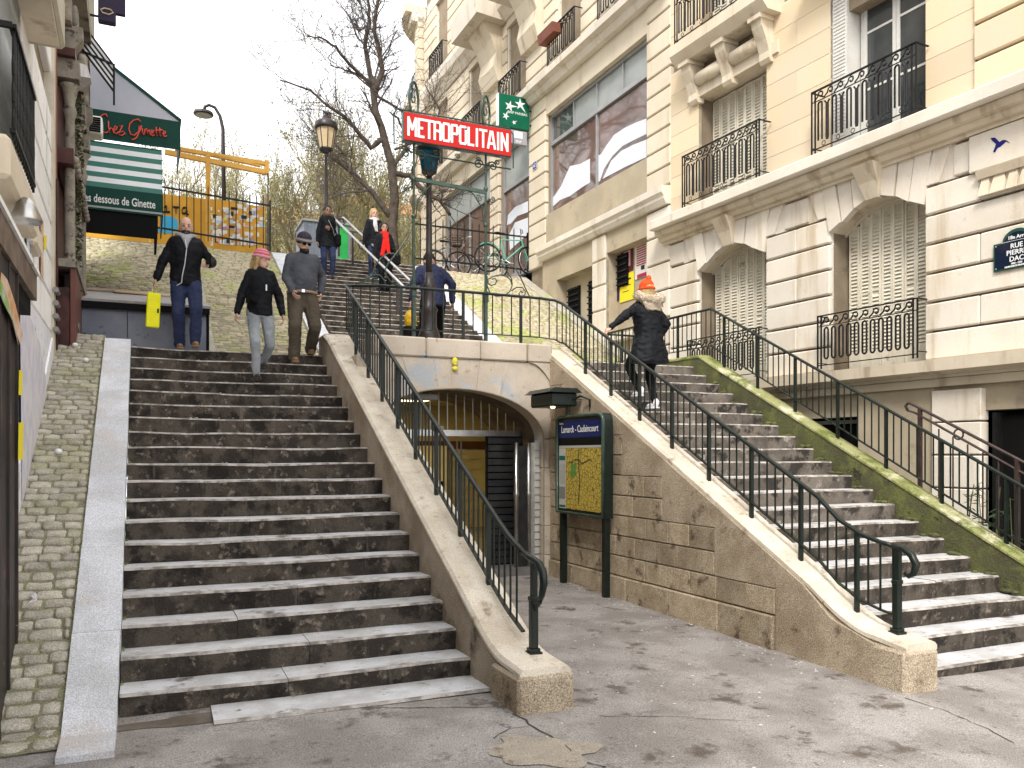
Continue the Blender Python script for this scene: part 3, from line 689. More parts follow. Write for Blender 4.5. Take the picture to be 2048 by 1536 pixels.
# moat handrail (brown)
r4 = thing('iron_railing', 'brown double handrail with a ring, in front of the basement by the black door', 'railing')
m_brown = mat('brown_painted_iron', (.04,.026,.024), (.06,.04,.035), 8, .35, coat=.3)
A = at_x(1820, 806, 9.4); Bp = at_x(2048, 925, 9.4); d_ = (Bp-A); E = A + d_*2.0
b = MB(); b.tube([A + Vector((0,.03,-.10)), A+Vector((0,.07,-.04)), A+Vector((0,.03,.0)), A, E], .02, 8); b.build('handrail', m_brown, r4, smooth=True)
b = MB(); b.tube([A+Vector((0,.03,-.10)), A+Vector((0,-.08,-.135)), E+Vector((0,0,-.17))], .016, 6); b.build('lower_handrail', m_brown, r4)
for t, w in ((.10,.022),(.95,.022),(1.7,.022)):
    p = A + d_*t; b = MB(); b.bar(p, (p.x,p.y,-.2), w*2); b.build('post', m_brown, r4)
for i in range(12):
    p = A + d_*(.28+.13*i) - Vector((0,0,.14)); b = MB(); b.tube([p, (p.x,p.y,p.z-.95)], .010, 6); b.build('baluster', m_brown, r4)
c_ = A + d_*.46 + Vector((0,0,-.075)); b = MB(); b.tube([c_+Vector((0,.065*cos(a*pi/8),.065*sin(a*pi/8))) for a in range(16)], .011, 6, closed=True); b.build('ring', m_brown, r4, smooth=True)
# ---------------------------------------------------------------- facades: local frame x = along (to the right), y = into the wall, z = up
def leaf_panel(b, x0, x1, z0, z1, y, fr=.05, mid=None, d=.03):
    b.box(x0, x0+fr, y, y+d, z0, z1); b.box(x1-fr, x1, y, y+d, z0, z1); b.box(x0+fr, x1-fr, y+.001, y+d-.001, z0, z0+fr*1.6); b.box(x0+fr, x1-fr, y+.001, y+d-.001, z1-fr*1.2, z1)
    if mid: b.box(x0+fr, x1-fr, y+.001, y+d-.001, mid-fr*.5, mid+fr*.5)
slat_me = {}
far_slats = MB(); slat_count = 0
def shutters(bld, x0, x1, z0, z1, y, leaves, arch_z=None, as_parts=False, zig=.0):
    """closed folding shutters: leaves with louvres; slats are sub-parts of each leaf where they show large"""
    global slat_count
    w = (x1-x0)/leaves
    for i in range(leaves):
        a, c = x0+i*w+.004, x0+(i+1)*w-.004; top = z1 if arch_z is None else arch_z((a+c)/2) - .02
        yy = y + (zig if i % 2 else 0); b = MB(); leaf_panel(b, a, c, z0, top, yy, .036, (z0+top)*.5)
        b.box(a+.03, c-.03, yy+.024, yy+.026, z0+.04, top-.03)
        b.box(a+.036, c-.036, yy+.004, yy+.02, z0+.05, z0+.32)
        leaf = b.build('shutter_leaf', m_shut, bld)
        key = round(c-a, 3)
        if key not in slat_me:
            sb_ = MB(); h = .019; ww = (c-a)/2-.038
            sb_.add([(-ww,-.010,-h),(ww,-.010,-h),(ww,.012,h),(-ww,.012,h),(-ww,-.004,-h-.004),(ww,-.004,-h-.004),(ww,.018,h-.004),(-ww,.018,h-.004)],[(0,1,2,3),(7,6,5,4),(0,4,5,1),(2,6,7,3)]); slat_me[key] = sb_.mesh('slat', m_shut)
        me = slat_me[key]; z = z0+.36; pitch = .058
        while z < top-.08:
            if abs(z-(z0+top)*.5) > .045:
                if as_parts and slat_count < 290: inst('slat', me, leaf, ((a+c)/2, yy+.008, z)); slat_count += 1
                else: far_slats.add([v.co + Vector(((a+c)/2, yy+.008, z)) for v in me.vertices], [tuple(p.vertices) for p in me.polygons])
            z += pitch
def guard(bld, x0, x1, z0, z1, y, style=0, n=None):
    """wrought iron window guard standing proud of the wall"""
    g = link(bpy.data.objects.new('window_guard', None), bld); 
    b = MB(); b.bar((x0,y,z1),(x1,y,z1),.045,.016)
    for xx in (x0, x1): b.bar((xx,y,z1),(xx,0,z1),.03,.014); b.bar((xx,y,z0+.1),(xx,0,z0+.1),.02,.012)
    b.build('top_rail', m_black, g)
    b = MB(); b.bar((x0,y,z0+.06),(x1,y,z0+.06),.02,.014); b.bar((x0,y,z1-.17),(x1,y,z1-.17),.016,.012); b.build('lower_rail', m_black, g)
    for xx in (x0, x1, x0+.07, x1-.07): b = MB(); b.bar((xx,y,z0),(xx,y,z1),.02); b.build('upright', m_black, g)
    W_ = x1-x0-.2; n = n or int(W_/.135); st = W_/n; xs_ = x0+.10
    if style == 0:
        for i in range(n):                       # long U shaped loops
            cx = xs_+st*(i+.5); r_ = st*.27; zt_, zb_ = z1-.20-r_, z0+.20
            pts = [(cx-r_,y,zb_),(cx-r_,y,zt_)]+[(cx-r_*cos(pi*k/6),y,zt_+r_*sin(pi*k/6)) for k in range(1,6)]+[(cx+r_,y,zt_),(cx+r_,y,zb_)]+[(cx+r_*cos(pi*k/6),y,zb_-r_*sin(pi*k/6)) for k in range(1,6)]
            b = MB(); b.tube(pts, .016, 5, closed=True); b.build('loop', m_black, g)
    else:
        for i in range(n):
            cx = xs_+st*(i+.5); r_ = st*.28; zt_ = z1-.20-r_; zb_ = z0+.19
            if i % 2 == 0: pts = [(cx-r_,y,zb_),(cx-r_,y,zt_)]+[(cx-r_*cos(pi*k/6),y,zt_+r_*sin(pi*k/6)) for k in range(1,6)]+[(cx+r_,y,zt_),(cx+r_,y,zb_)]
            else: pts = [(cx-r_*1.4,y,zb_-.02),(cx-r_,y,zb_),(cx-r_,y,zt_+.05)]+[(cx-r_,y,zb_)]; pts = [(cx-r_*1.2,y,zt_+.02),(cx-r_*.4,y,zt_-.02),(cx-r_*.4,y,zb_+.02),(cx-r_*.2,y,zb_-.03),(cx+r_*.2,y,zb_-.03),(cx+r_*.4,y,zb_+.02),(cx+r_*.4,y,zt_-.02),(cx+r_*1.2,y,zt_+.02)]
            b = MB(); b.tube(pts, .016, 5); b.build('loop', m_black, g)
        for i in range(0, n, 2):
            cx = xs_+st*(i+1); b = MB(); b.tube([(cx+.035*cos(a*pi/5), y, z0+.115+.035*sin(a*pi/5)) for a in range(10)], .007, 4, closed=True); b.build('ring', m_black, g)
    m2 = max(3, int(W_/.17)); st = (x1-x0-.12)/m2
    for i in range(m2):                            # running scroll
        cx = x0+.06+st*(i+.5); cz = z1-.085; pts = [(cx-st*.55,y,cz-.07),(cx-st*.2,y,cz-.02)]
        for k in range(10): a = pi*.75 - k*.62; r_ = .055*(1-k*.075); pts.append((cx+st*.12+r_*cos(a), y, cz+r_*sin(a)))
        b = MB(); b.tube(pts, .015, 4); b.build('scroll', m_black, g)
    return g
def casement(bld, x0, x1, z0, z1, y, bars=3):
    f = link(bpy.data.objects.new('window', None), bld)
    b = MB(); fr = .06
    b.box(x0,x0+fr,y,y+.07,z0,z1); b.box(x1-fr,x1,y,y+.07,z0,z1); b.box(x0+fr,x1-fr,y+.002,y+.07,z1-fr,z1); b.box(x0+fr,x1-fr,y+.002,y+.07,z0,z0+fr); b.build('window_frame', m_frame, f)
    xm = (x0+x1)/2
    for a, c in ((x0+fr, xm-.004), (xm+.004, x1-fr)):
        b = MB(); leaf_panel(b, a, c, z0+fr, z1-fr, y-.012, .06)
        for k in range(1, bars): zz = z0+fr+(z1-z0-2*fr)*k/bars; b.box(a+.06, c-.06, y-.008, y+.02, zz-.018, zz+.018)
        b.build('casement', m_frame, f)
        for k in range(bars):
            za = z0+fr+(z1-z0-2*fr)*k/bars; zb = z0+fr+(z1-z0-2*fr)*(k+1)/bars
            b = MB(); b.box(a+.05, c-.05, y+.004, y+.010, za+.01, zb-.01); b.build('pane', m_glass, f)
    return f
def course_blocks(bld, x0, x1, z0, z1, h, y, m, blen=(.9,1.5), gap=.028, dep=.12, offset=0, name='stone_block', chamf=.014, seed=0):
    r = random.Random(seed); z = z0; k = 0
    nrow = max(1, round((z1-z0)/h)); hh = (z1-z0)/nrow
    for k in range(nrow):
        za, zb = z0+k*hh, z0+(k+1)*hh; x = x0
        W_ = x1-x0
        cuts = [x0]
        if W_ > 1.3:
            n = max(1, int(round(W_/((blen[0]+blen[1])/2)))); st = W_/n; off = (st/2 if k % 2 else 0)
            for i in range(1, n+1):
                c = x0+st*i-off
                if x0+.2 < c < x1-.2: cuts.append(c)
        cuts.append(x1)
        for a, c in zip(cuts, cuts[1:]):
            b = MB(); b.cbox(a+(.002 if a > x0 else 0), c-(.002 if c < x1 else 0), y, y+dep, za+gap/2, zb-gap/2, chamf); b.build(name, m, bld)
def profile_band(bld, x0, x1, prof, name, m, y0=0):
    """horizontal moulding: prof = [(y,z)...] closed polygon"""
    n = max(1, int((x1-x0)/2.2))
    for i in range(n):
        a = x0+(x1-x0)*i/n; c = x0+(x1-x0)*(i+1)/n; b = MB(); b.prism([(y0+p, z) for p, z in prof], 0, a+.001, c-.001); b.build(name, m, bld)
# ======== F1: right-hand facade. origin at its junction with the bank building
ang1 = atan2(-1, .065)
F1 = thing('apartment_building', 'cream stone apartment house with ivory shutters and black window guards, right foreground', 'building', (9.95, 14.26, 0), ang1)
M1 = Matrix.Translation((9.95,14.26,0)) @ Matrix.Rotation(ang1, 4, 'Z'); M1i = M1.inverted(); n1 = Vector((M1[0][1], M1[1][1], 0)).normalized()
def f1(px, py, off=0): p = at_pl(px, py, Vector((9.95,14.26,0)) + n1*off, n1); return M1i @ p
OPL = [(.86,2.68),(4.09,5.80)]          # window bays
XE = 14.0
# wall core behind the blocks, pieced round the openings
b = MB()
def wall_piece(x0,x1,z0,z1,y=.10,d=.6): b.box(x0,x1,y,y+d,z0,z1)
wall_piece(-.0,.86,-.5,14.5); wall_piece(2.68,4.09,3.05,14.5); wall_piece(5.80,XE,2.9,14.5)
for a, c in OPL: wall_piece(a,c,5.95,6.66,.12); wall_piece(a,c,8.9,9.8,.12); wall_piece(a,c,2.6,3.1,.12)
b.build('wall', m_back, F1)
b = MB(); b.box(0,XE,.72,.76,-.5,14.5); b.build('inner_wall', m_dark, F1)
# lower storey 3.1 .. 6.14 rusticated
def arch1(a, c): 
    cx, w = (a+c)/2, (c-a)/2
    return lambda x: 5.40 + .34*(1-((x-cx)/w)**2)
for i, (a, c) in enumerate([(-.02,.86),(2.68,4.09),(5.80,XE)]):
    course_blocks(F1, a, c, 3.12, 5.64, .42, 0, m_facw, (1.4,2.2), .034, .11, seed=i, chamf=.02)
x0s = [-.02, 1.77, 4.945]
# voussoirs with a keystone over each arched opening
for (a, c) in OPL:
    f_ = arch1(a, c); cx = (a+c)/2; n = 9; xs_ = [a-.42+(c-a+.84)*k/n for k in range(n+1)]
    for k in range(n):
        u0, u1 = xs_[k], xs_[k+1]; lo0 = f_(max(a, min(c, u0))); lo1 = f_(max(a, min(c, u1)))
        b0 = cx+(u0-cx)*.86; b1 = cx+(u1-cx)*.86; g = .012
        key = (k == n//2); yo = -.09 if key else 0
        if key: continue
        poly = [(b0+g, 5.66 if k in (0,n-1) else lo0), (b1-g, 5.66 if k in (0,n-1) else lo1), (u1-g, 6.13), (u0+g, 6.13)]
        bb = MB(); bb.prism(poly, 1, -.012 - (.02 if k%2 else 0), .11); bb.build('voussoir', m_facw, F1)
    bb = MB(); w0, w1_ = .11, .20; zb_ = f_(cx)-.03
    bb.add([(cx-w0,-.06,zb_),(cx+w0,-.06,zb_),(cx+w0,.11,zb_),(cx-w0,.11,zb_),(cx-w1_,-.30,6.20),(cx+w1_,-.30,6.20),(cx+w1_,.11,6.20),(cx-w1_,.11,6.20),(cx-w1_*.85,-.15,5.95),(cx+w1_*.85,-.15,5.95)],
        [(0,3,2,1),(0,1,9,8),(8,9,5,4),(4,5,6,7),(1,2,6,5,9),(0,8,4,7,3)]); bb.build('keystone', m_mold, F1)
    n = 14                                       # arch soffit and reveals
    bb = MB(); pts = [(a+(c-a)*k/n) for k in range(n+1)]
    poly = [(x, f_(x)) for x in pts] + [(c, 6.0), (a, 6.0)]
    bb.prism(poly, 1, .11, .46); bb.build('arch_soffit', m_mold, F1)
    for q in (a, c):
        z = 3.1
        while z < 5.4: bb = MB(); sx = (q-.06, q+.0) if q == a else (q, q+.06); bb.box(sx[0], sx[1], .08, .5, z+.003, min(5.4,z+.42)-.003); bb.build('reveal_stone', m_facw, F1); z += .42
    # raised chamfered frame strip beside the opening
    shutters(F1, a+.05, c-.03, 3.14, 5.4, .40, 8, arch_z=f_, as_parts=(a > 3), zig=.012)
    bb = MB(); bb.prism([(x, f_(x)-.035) for x in pts]+[(x, f_(x)) for x in reversed(pts)], 1, .37, .42); bb.build('arch_frame', m_shut, F1)
# filler course between the voussoir groups
for a, c in OPL:
    for q in ((a-.46, a-.0), (c, c+.46)): bb = MB(); bb.box(q[0], q[1], .022, .1, 5.655, 6.13); bb.build('spandrel_stone', m_facw, F1)
for a, c in ((-.02,.43),(3.12,3.66),(6.24,XE)): course_blocks(F1, a, c, 5.66, 6.12, .46, 0, m_facw, (1.4,2.2), .03, .11, seed=9)
# bottom ledge and basement
profile_band(F1, -.1, XE, [(.15,2.86),(-.10,2.86),(-.10,2.90),(-.30,2.94),(-.32,3.10),(.15,3.13)], 'ledge', m_mold)
profile_band(F1, -.1, XE, [(.15,2.74),(-.05,2.74),(-.05,2.855),(.15,2.855)], 'ledge_moulding', m_mold)
b = MB(); b.box(0,4.65,.05,.3,2.38,2.74); b.box(5.95,7.75,.05,.3,2.38,2.74); b.box(4.65,5.95,.0,.3,-.6,2.74); b.box(7.75,XE,.05,.3,2.30,2.74); b.box(0,2.9,.05,.3,-.6,2.38); b.box(5.95,6.05,.05,.3,-.6,2.38); b.build('basement_wall', m_base, F1)
pa = f1(1868, 860).x; pb_ = f1(1967, 860).x
z = 2.70
for k in range(6): bb = MB(); bb.cbox(pa, pb_, -.06, .12, z-.46, z-.02, .012); bb.build('pier_block', m_facw, F1); z -= .46
xa, xb = f1(1700, 860).x, f1(1868, 860).x
bw = link(bpy.data.objects.new('basement_window', None), F1)
b = MB(); leaf_panel(b, 2.95, 4.62, .9, 2.34, .22, .05); b.box(3.0,4.57,.24,.26,1.5,1.55); b.build('window_frame', m_greypanel, bw)
b = MB(); b.box(3.0,4.57,.27,.28,.9,2.3); b.build('pane', mat('teal_glass', (.03,.16,.14), (.02,.09,.08), 1, .1), bw)
b = MB(); b.box(3.0,4.57,.262,.266,1.78,2.3); b.build('blind_box', m_dark, bw)
xd = f1(1992, 860).x
dd = link(bpy.data.objects.new('basement_door', None), F1); b = MB(); b.box(xd, xd+1.3, .15,.2,-.5,2.30); b.build('door_leaf', m_dark, dd)
b = MB(); b.box(xd-.05, xd, .0,.2,-.5,2.34); b.build('door_frame', m_black, dd)
b = MB(); b.box(xb+.0,XE,.31,.35,-.5,2.38); b.build('basement_back', m_dark, F1)
# string course 6.14 .. 6.62
profile_band(F1, -.18, XE, [(.12,6.13),(-.07,6.13),(-.07,6.18),(-.13,6.19),(-.17,6.24),(-.17,6.27),(-.24,6.29),(-.27,6.36),(-.27,6.39),(.12,6.39)], 'string_moulding', m_mold)
profile_band(F1, -.18, XE, [(.12,6.395),(-.38,6.40),(-.40,6.42),(-.40,6.58),(-.36,6.61),(.12,6.63)], 'string_course', m_facw)
# upper storey, flush peach ashlar
for i, (a, c) in enumerate([(-.02,.86),(2.68,4.09),(5.80,6.55)]):
    course_blocks(F1, a, c, 6.62, 9.62 if i < 2 else 9.62, .43, .02, m_peach, (.8,1.2), .009, .1, seed=20+i, chamf=.003)
m_white_joint = mat('pale_mortar', (.66,.6,.5))
b = MB()
for (a, c) in ((-.02,.86),(2.68,4.09),(5.80,6.55)): b.box(a, c, .026, .1, 6.6, 9.64)
b.build('mortar', m_white_joint, F1)
course_blocks(F1, 6.55, XE, 6.66, 13.5, .475, -.03, m_peach, (1.6,2.2), .04, .14, seed=31, chamf=.02)
for i, (a, c) in enumerate([(-.02,.86),(2.68,4.09),(5.80,6.55)]):
    course_blocks(F1, a, c, 9.95, 13.6, .43, .02, m_peach, (.8,1.2), .009, .1, seed=40+i, chamf=.003)
for a, c in OPL:
    for q in (a, c):
        z = 6.62
        while z < 8.85: bb = MB(); sx = (q-.06, q) if q == a else (q, q+.06); bb.box(sx[0], sx[1], .09, .5, z+.003, z+.427); bb.build('reveal_stone', m_peach, F1); z += .43
# column B upper shutters and ornate lintel
a, c = OPL[0]
shutters(F1, a+.03, c-.03, 6.66, 8.80, .36, 8, zig=.012)
b = MB(); b.box(a-.3,c+.3,-.02,.5,8.83,9.05); b.build('lintel', m_mold, F1)
profile_band(F1, a-.32, c+.35, [(.1,9.50),(-.30,9.50),(-.42,9.62),(-.45,9.66),(-.45,9.86),(.1,9.88)], 'balcony_slab', m_mold)
for u in (a-.05, (a+c)/2, c+.05):
    bb = MB(); bb.prism([(.1,8.72),(-.05,8.72),(-.09,8.78),(-.09,8.9),(-.16,9.1),(-.26,9.3),(-.30,9.5),(.1,9.5)], 0, u-.12, u+.12); bb.build('console', m_mold, F1)
    bb = MB(); bb.box(u-.15,u+.15,-.34,.08,9.42,9.495); bb.build('console_cap', m_mold, F1)
for u0, u1 in ((a+.08,(a+c)/2-.13),((a+c)/2+.13,c-.08)):
    bb = MB(); bb.tube([(u0,-.05,9.15),(u1,-.05,9.15)], .13, 12); bb.build('lintel_roll', m_mold, F1, smooth=True)
guard(F1, .72, 2.80, 6.66, 7.66, -.27, 1); guard(F1, 3.97, 5.86, 6.66, 7.66, -.27, 1)
guard(F1, .80, 2.72, 3.16, 4.02, -.20, 0); guard(F1, 4.03, 5.83, 3.16, 4.02, -.20, 0)
guard(F1, .62, 2.85, 9.88, 10.85, -.38, 1)
# column A upper: white casement with folded shutters
a, c = OPL[1]
casement(F1, a+.32, c-.08, 6.66, 9.5, .36, 3)
for k, xx in enumerate((a+.02, a+.12, a+.22)):
    b = MB(); leaf_panel(b, xx, xx+.36, 6.68, 9.3, .10+.07*k, .04) if False else b.box(xx+.02, xx+.07, .06, .40, 6.68, 9.4); b.build('folded_shutter', m_frame, F1)
b = MB(); b.box(a+.02,a+.30,.05,.075,6.68,9.4); b.build('folded_shutter', m_frame, F1)
for k in range(44): bb = MB(); bb.box(a+.05,a+.27,.038,.05,6.8+.058*k,6.835+.058*k); bb.build('shutter_slat', m_frame, F1)
b = MB(); b.box(a, c, .1, .6, 9.5, 9.9); b.build('lintel', m_peach, F1)
# storey above: dark window, slabs
profile_band(F1, a-.3, c+.35, [(.1,9.50),(-.30,9.50),(-.45,9.66),(-.45,9.86),(.1,9.88)], 'balcony_slab', m_mold)
for a, c in OPL: shutters(F1, a+.03, c-.03, 9.9, 12.4, .36, 8)
stuff(far_slats.build('slats', m_shut, F1))
# cartouche, bird stencil, street plate
p = f1(1960, 290); X0 = f1(1942, 300).x
b = MB(); b.cbox(X0, XE-3, -.055, .0, 5.62, 6.12, .012); b.build('panel', m_facw, F1)
profile_band(F1, X0+.12, XE-3, [(0,5.50),(-.06,5.50),(-.08,5.55),(-.10,5.60),(0,5.62)], 'panel_sill', m_mold)
for k in range(5):
    u = X0+.22+.19*k; b = MB(); w = .05+.02*(k % 2); b.add([(u-w,-.03,5.5),(u+w,-.03,5.5),(u+w*1.5,-.09,5.26),(u-w*1.5,-.09,5.26),(u-w,0,5.5),(u+w,0,5.5),(u+w*1.5,0,5.26),(u-w*1.5,0,5.26)],[(0,1,2,3),(3,2,6,7),(0,3,7,4),(1,5,6,2)]); b.build('gutta', m_mold, F1)
m_blue = mat('stencil_blue', (.01,.01,.14)); 
pb = [(1981,276),(1990,275),(1999,284),(2005,280),(2012,280),(2020,286),(2012,283),(2007,288),(2001,293),(1995,296),(1990,305),(1986,304),(1990,294),(1992,288),(1984,281)]
pl = [f1(x_, y_, -.058) for x_, y_ in pb]
b = MB(); b.prism([(v.x, v.z) for v in pl], 1, -.060, -.056); o = b.build('bird_stencil', m_blue, F1)
# street name plate
fontc = bpy.data.curves
def text(s, name, size, mt, parent=None, loc=(0,0,0), rot=(pi/2,0,0), ext=.002, ax='CENTER', sx=1., bold=0, **k):
    cu = bpy.data.curves.new(name, 'FONT'); cu.body = s; cu.size = size; cu.align_x = ax; cu.extrude = ext; cu.offset = bold; cu.resolution_u = 3
    t = bpy.data.objects.new(name, cu); COL.objects.link(t); bpy.context.view_layer.update()
    me = bpy.data.meshes.new_from_object(t.evaluated_get(bpy.context.evaluated_depsgraph_get())); bpy.data.objects.remove(t)
    me.materials.clear(); me.materials.append(mt); o = link(bpy.data.objects.new(name, me), parent, **k); o.location = loc; o.rotation_euler = rot; o.scale = (sx,1,1); return o
m_wht = mat('white_letters', (.75,.75,.73), None, rough=.5); m_navy = mat('navy_enamel', (.006,.013,.03), (.008,.016,.036), 4, .2, coat=.4); m_grn = mat('green_enamel_edge', (.02,.07,.05), None, rough=.3)
q0 = f1(1987, 490, -.03); q1 = f1(1987, 545, -.03)
pl_c = q0.x + .31; zt_, zb_ = q0.z, q1.z
spt = thing('street_plate', 'navy and green enamel street name plate on the right facade', 'street sign', tuple(M1 @ Vector((pl_c, -.02, (zt_+zb_)/2))), ang1)
H = zt_-zb_; HW = .31
def plate_poly(hw, h, r): return [(-hw,-h),(hw,-h),(hw,h)] + [(r*cos(pi*k/10), h+r*.8*sin(pi*k/10)) for k in range(11)] + [(-hw,h)]
b = MB(); b.prism(plate_poly(HW, H/2, .19), 1, -.01, .01); b.build('plate_edge', m_grn, spt)
b = MB(); b.prism(plate_poly(HW-.022, H/2-.022, .165), 1, -.014, -.006); b.build('plate_face', m_navy, spt)
for t_, zz, sz in (('18ᵉ Arrᵗ'.replace('ᵉ','e').replace('ᵗ','t'), H/2+.02, .065),('RUE', H/2-.10, .09),('PIERRE', H/2-.185, .09),('DAC', H/2-.27, .09),('1893 - 1975', H/2-.31, .03),('HUMORISTE FRANÇAIS', H/2-.345, .03)):
    text(t_, 'lettering', sz, m_wht, spt, (0,-.017,zz), bold=.0015)
b = MB(); b.bar((-.2,-.0165,H/2-.005),(.2,-.0165,H/2-.005),.003,.004); b.build('white_line', m_wht, spt)
for sx_, sz_ in ((-1,1),(1,1),(-1,-1),(1,-1)): b = MB(); b.ell((sx_*(HW-.035),-.016,sz_*(H/2-.035)),.012,.006,.012,8,5); b.build('bolt', m_steel, spt)
# ======== F2: bank building further up
ang2 = atan2(-1, .0157)
O2 = Vector((9.95-.0157*(29-14.26), 29, 0))
F2 = thing('bank_building', 'cream stone corner building with big shop windows and balconies, behind the metro sign', 'building', tuple(O2), ang2)
M2 = Matrix.Translation(O2) @ Matrix.Rotation(ang2, 4, 'Z'); M2i = M2.inverted(); n2 = Vector((M2[0][1], M2[1][1], 0)).normalized()
def f2(px, py, off=0): return M2i @ at_pl(px, py, O2 + n2*off, n2)
XR2 = 14.74
bays = [(1.15,5.35),(6.0,8.1),(9.1,13.88)]
b = MB()
b.box(-.9,1.15,.1,.7,2.0,11.5); b.box(5.35,6.0,.1,.7,2.0,11.5); b.box(8.1,9.1,.1,.7,2.0,11.5); b.box(13.88,XR2,.1,.7,1.0,11.5)
b.box(-.9,XR2,.1,.7,11.5,22)
b.box(9.1,13.88,.14,.7,7.0,8.24); b.build('wall', m_back, F2)
b = MB(); b.box(-.9,XR2,.71,.8,2,22); b.build('inner_wall', m_dark, F2)
for i, (a, c, zb) in enumerate([(-.95,1.15,6.8),(5.35,6.0,6.8),(8.1,9.1,6.9),(13.88,XR2,7.4)]):
    course_blocks(F2, a, c, zb, 11.48, .40, 0, m_fac, (1.4,2.2), .034, .12, seed=50+i, chamf=.018)
for a, c in bays: b = MB(); b.box(a, c, .03, .3, 10.92, 11.5); b.build('plain_band', m_fac, F2)
b = MB(); b.box(9.1,13.88,.03,.3,7.32,8.22); b.build('apron_panel', m_base, F2)
# shop windows
def shopwin(x0, x1, z0, z1, zt, npan, ntr, y=.22):
    w = link(bpy.data.objects.new('shop_window', None), F2)
    b = MB(); fr = .06
    b.box(x0,x0+fr,y-.06,y+.06,z0,z1); b.box(x1-fr,x1,y-.06,y+.06,z0,z1); b.box(x0+fr,x1-fr,y-.055,y+.06,z1-fr,z1); b.box(x0+fr,x1-fr,y-.055,y+.06,z0,z0+fr); b.box(x0+fr,x1-fr,y-.07,y+.06,zt-.05,zt+.05); b.build('window_frame', m_steel if False else mat('grey_aluminium', (.36,.36,.36), (.3,.3,.3), 3, .35, metal=.3), w)
    for k in range(npan):
        a = x0+fr+(x1-x0-2*fr)*k/npan; c = x0+fr+(x1-x0-2*fr)*(k+1)/npan
        b = MB(); b.box(a+.02,c-.02,y,y+.01,z0+fr+.005,zt-.055); b.build('pane', m_shopglass, w)
        if k: b = MB(); b.box(a-.03,a+.03,y-.05,y+.05,z0+fr,zt-.05); b.build('mullion', MATS['grey_aluminium'], w)
    for k in range(ntr):
        a = x0+fr+(x1-x0-2*fr)*k/ntr; c = x0+fr+(x1-x0-2*fr)*(k+1)/ntr
        b = MB(); b.box(a+.02,c-.02,y+.01,y+.02,zt+.055,z1-fr-.004); b.build('transom_panel', m_greypanel if (k or ntr < 4) else m_glass, w)
        if k: b = MB(); b.box(a-.02,a+.02,y-.04,y+.05,zt+.05,z1-fr); b.build('transom_bar', MATS['grey_aluminium'], w)
    return w
shopwin(9.1,13.88,8.24,10.9,10.13,2,4); shopwin(6.0,8.1,7.0,10.9,9.75,1,1); shopwin(1.15,5.35,7.1,10.9,9.9,2,2)
# frosted decals on the glass
def decal(par, pxs, y=.212):
    pts_ = [f2(x_, y_, y) for x_, y_ in pxs]; b = MB(); b.prism([(p.x, p.z) for p in pts_], 1, y, y+.003); return b.build('window_film', m_decal, par)
sw = [o for o in bpy.data.objects if o.name.startswith('shop_window')]
decal(sw[0], [(1097,418),(1097,385),(1103,395),(1108,393),(1122,372),(1134,345),(1140,332),(1160,328),(1180,317),(1180,365),(1165,374),(1140,392),(1120,400),(1107,412)])
decal(sw[0], [(1192,366),(1192,314),(1202,308),(1212,292),(1228,270),(1250,255),(1272,245),(1293,237),(1293,268),(1270,279),(1245,292),(1225,312),(1208,338),(1200,362)])
decal(sw[0], [(1210,348),(1222,322),(1242,302),(1265,290),(1293,279),(1293,314),(1250,334),(1205,358)])
decal(sw[1], [(1014,450),(1016,430),(1030,414),(1056,402),(1056,424),(1035,432),(1022,447)])
decal(sw[1], [(1018,470),(1030,445),(1056,435),(1056,468),(1020,500)])
# string at 7.0..7.35, basement with louvred windows
profile_band(F2, 8.95, XR2, [(.14,6.98),(-.10,6.98),(-.16,7.08),(-.16,7.14),(-.22,7.2),(-.22,7.34),(.14,7.37)], 'string_course', m_facw)
bz = lambda px, py: f2(px, py)
b = MB(); b.box(8.95,9.75,.0,.6,2.5,6.98); b.box(11.65,12.25,-.02,.6,2.5,6.98); b.box(9.75,11.65,.3,.6,2.5,6.98); b.box(12.25,13.95,.3,.6,2.5,6.98); b.box(9.75,11.65,.0,.6,2.5,4.1); b.box(12.25,13.95,.0,.6,2.5,4.45); b.box(9.75,11.65,.0,.31,6.35,6.98); b.box(12.25,13.95,.0,.31,6.5,6.98); b.build('basement_wall', m_base, F2)
course_blocks(F2, 13.92, XR2, 2.9, 6.96, .55, -.03, m_facw, (1.4,2.2), .035, .12, seed=70, chamf=.02)
course_blocks(F2, 11.65, 12.25, 4.0, 6.96, .55, -.05, m_facw, (1.4,2.2), .035, .12, seed=71, chamf=.02)
b = MB(); b.cbox(12.15,14.0,-.16,.1,4.35,4.5,.02); b.cbox(9.7,11.7,-.1,.1,3.98,4.1,.02); b.build('window_sill', m_facw, F2)
for (x0, x1, z0, z1) in ((9.9,10.5,4.2,6.1),(10.95,11.6,4.6,6.1),(12.3,12.75,5.7,6.45)):
    g = link(bpy.data.objects.new('louvred_vent', None), F2); b = MB(); b.box(x0,x1,.26,.3,z0,z1); b.build('vent_back', m_dark, g)
    z = z0+.05
    while z < z1: bb = MB(); bb.bar((x0,.24,z),(x1,.24,z),.05,.03); bb.build('louvre', m_black, g); z += .15
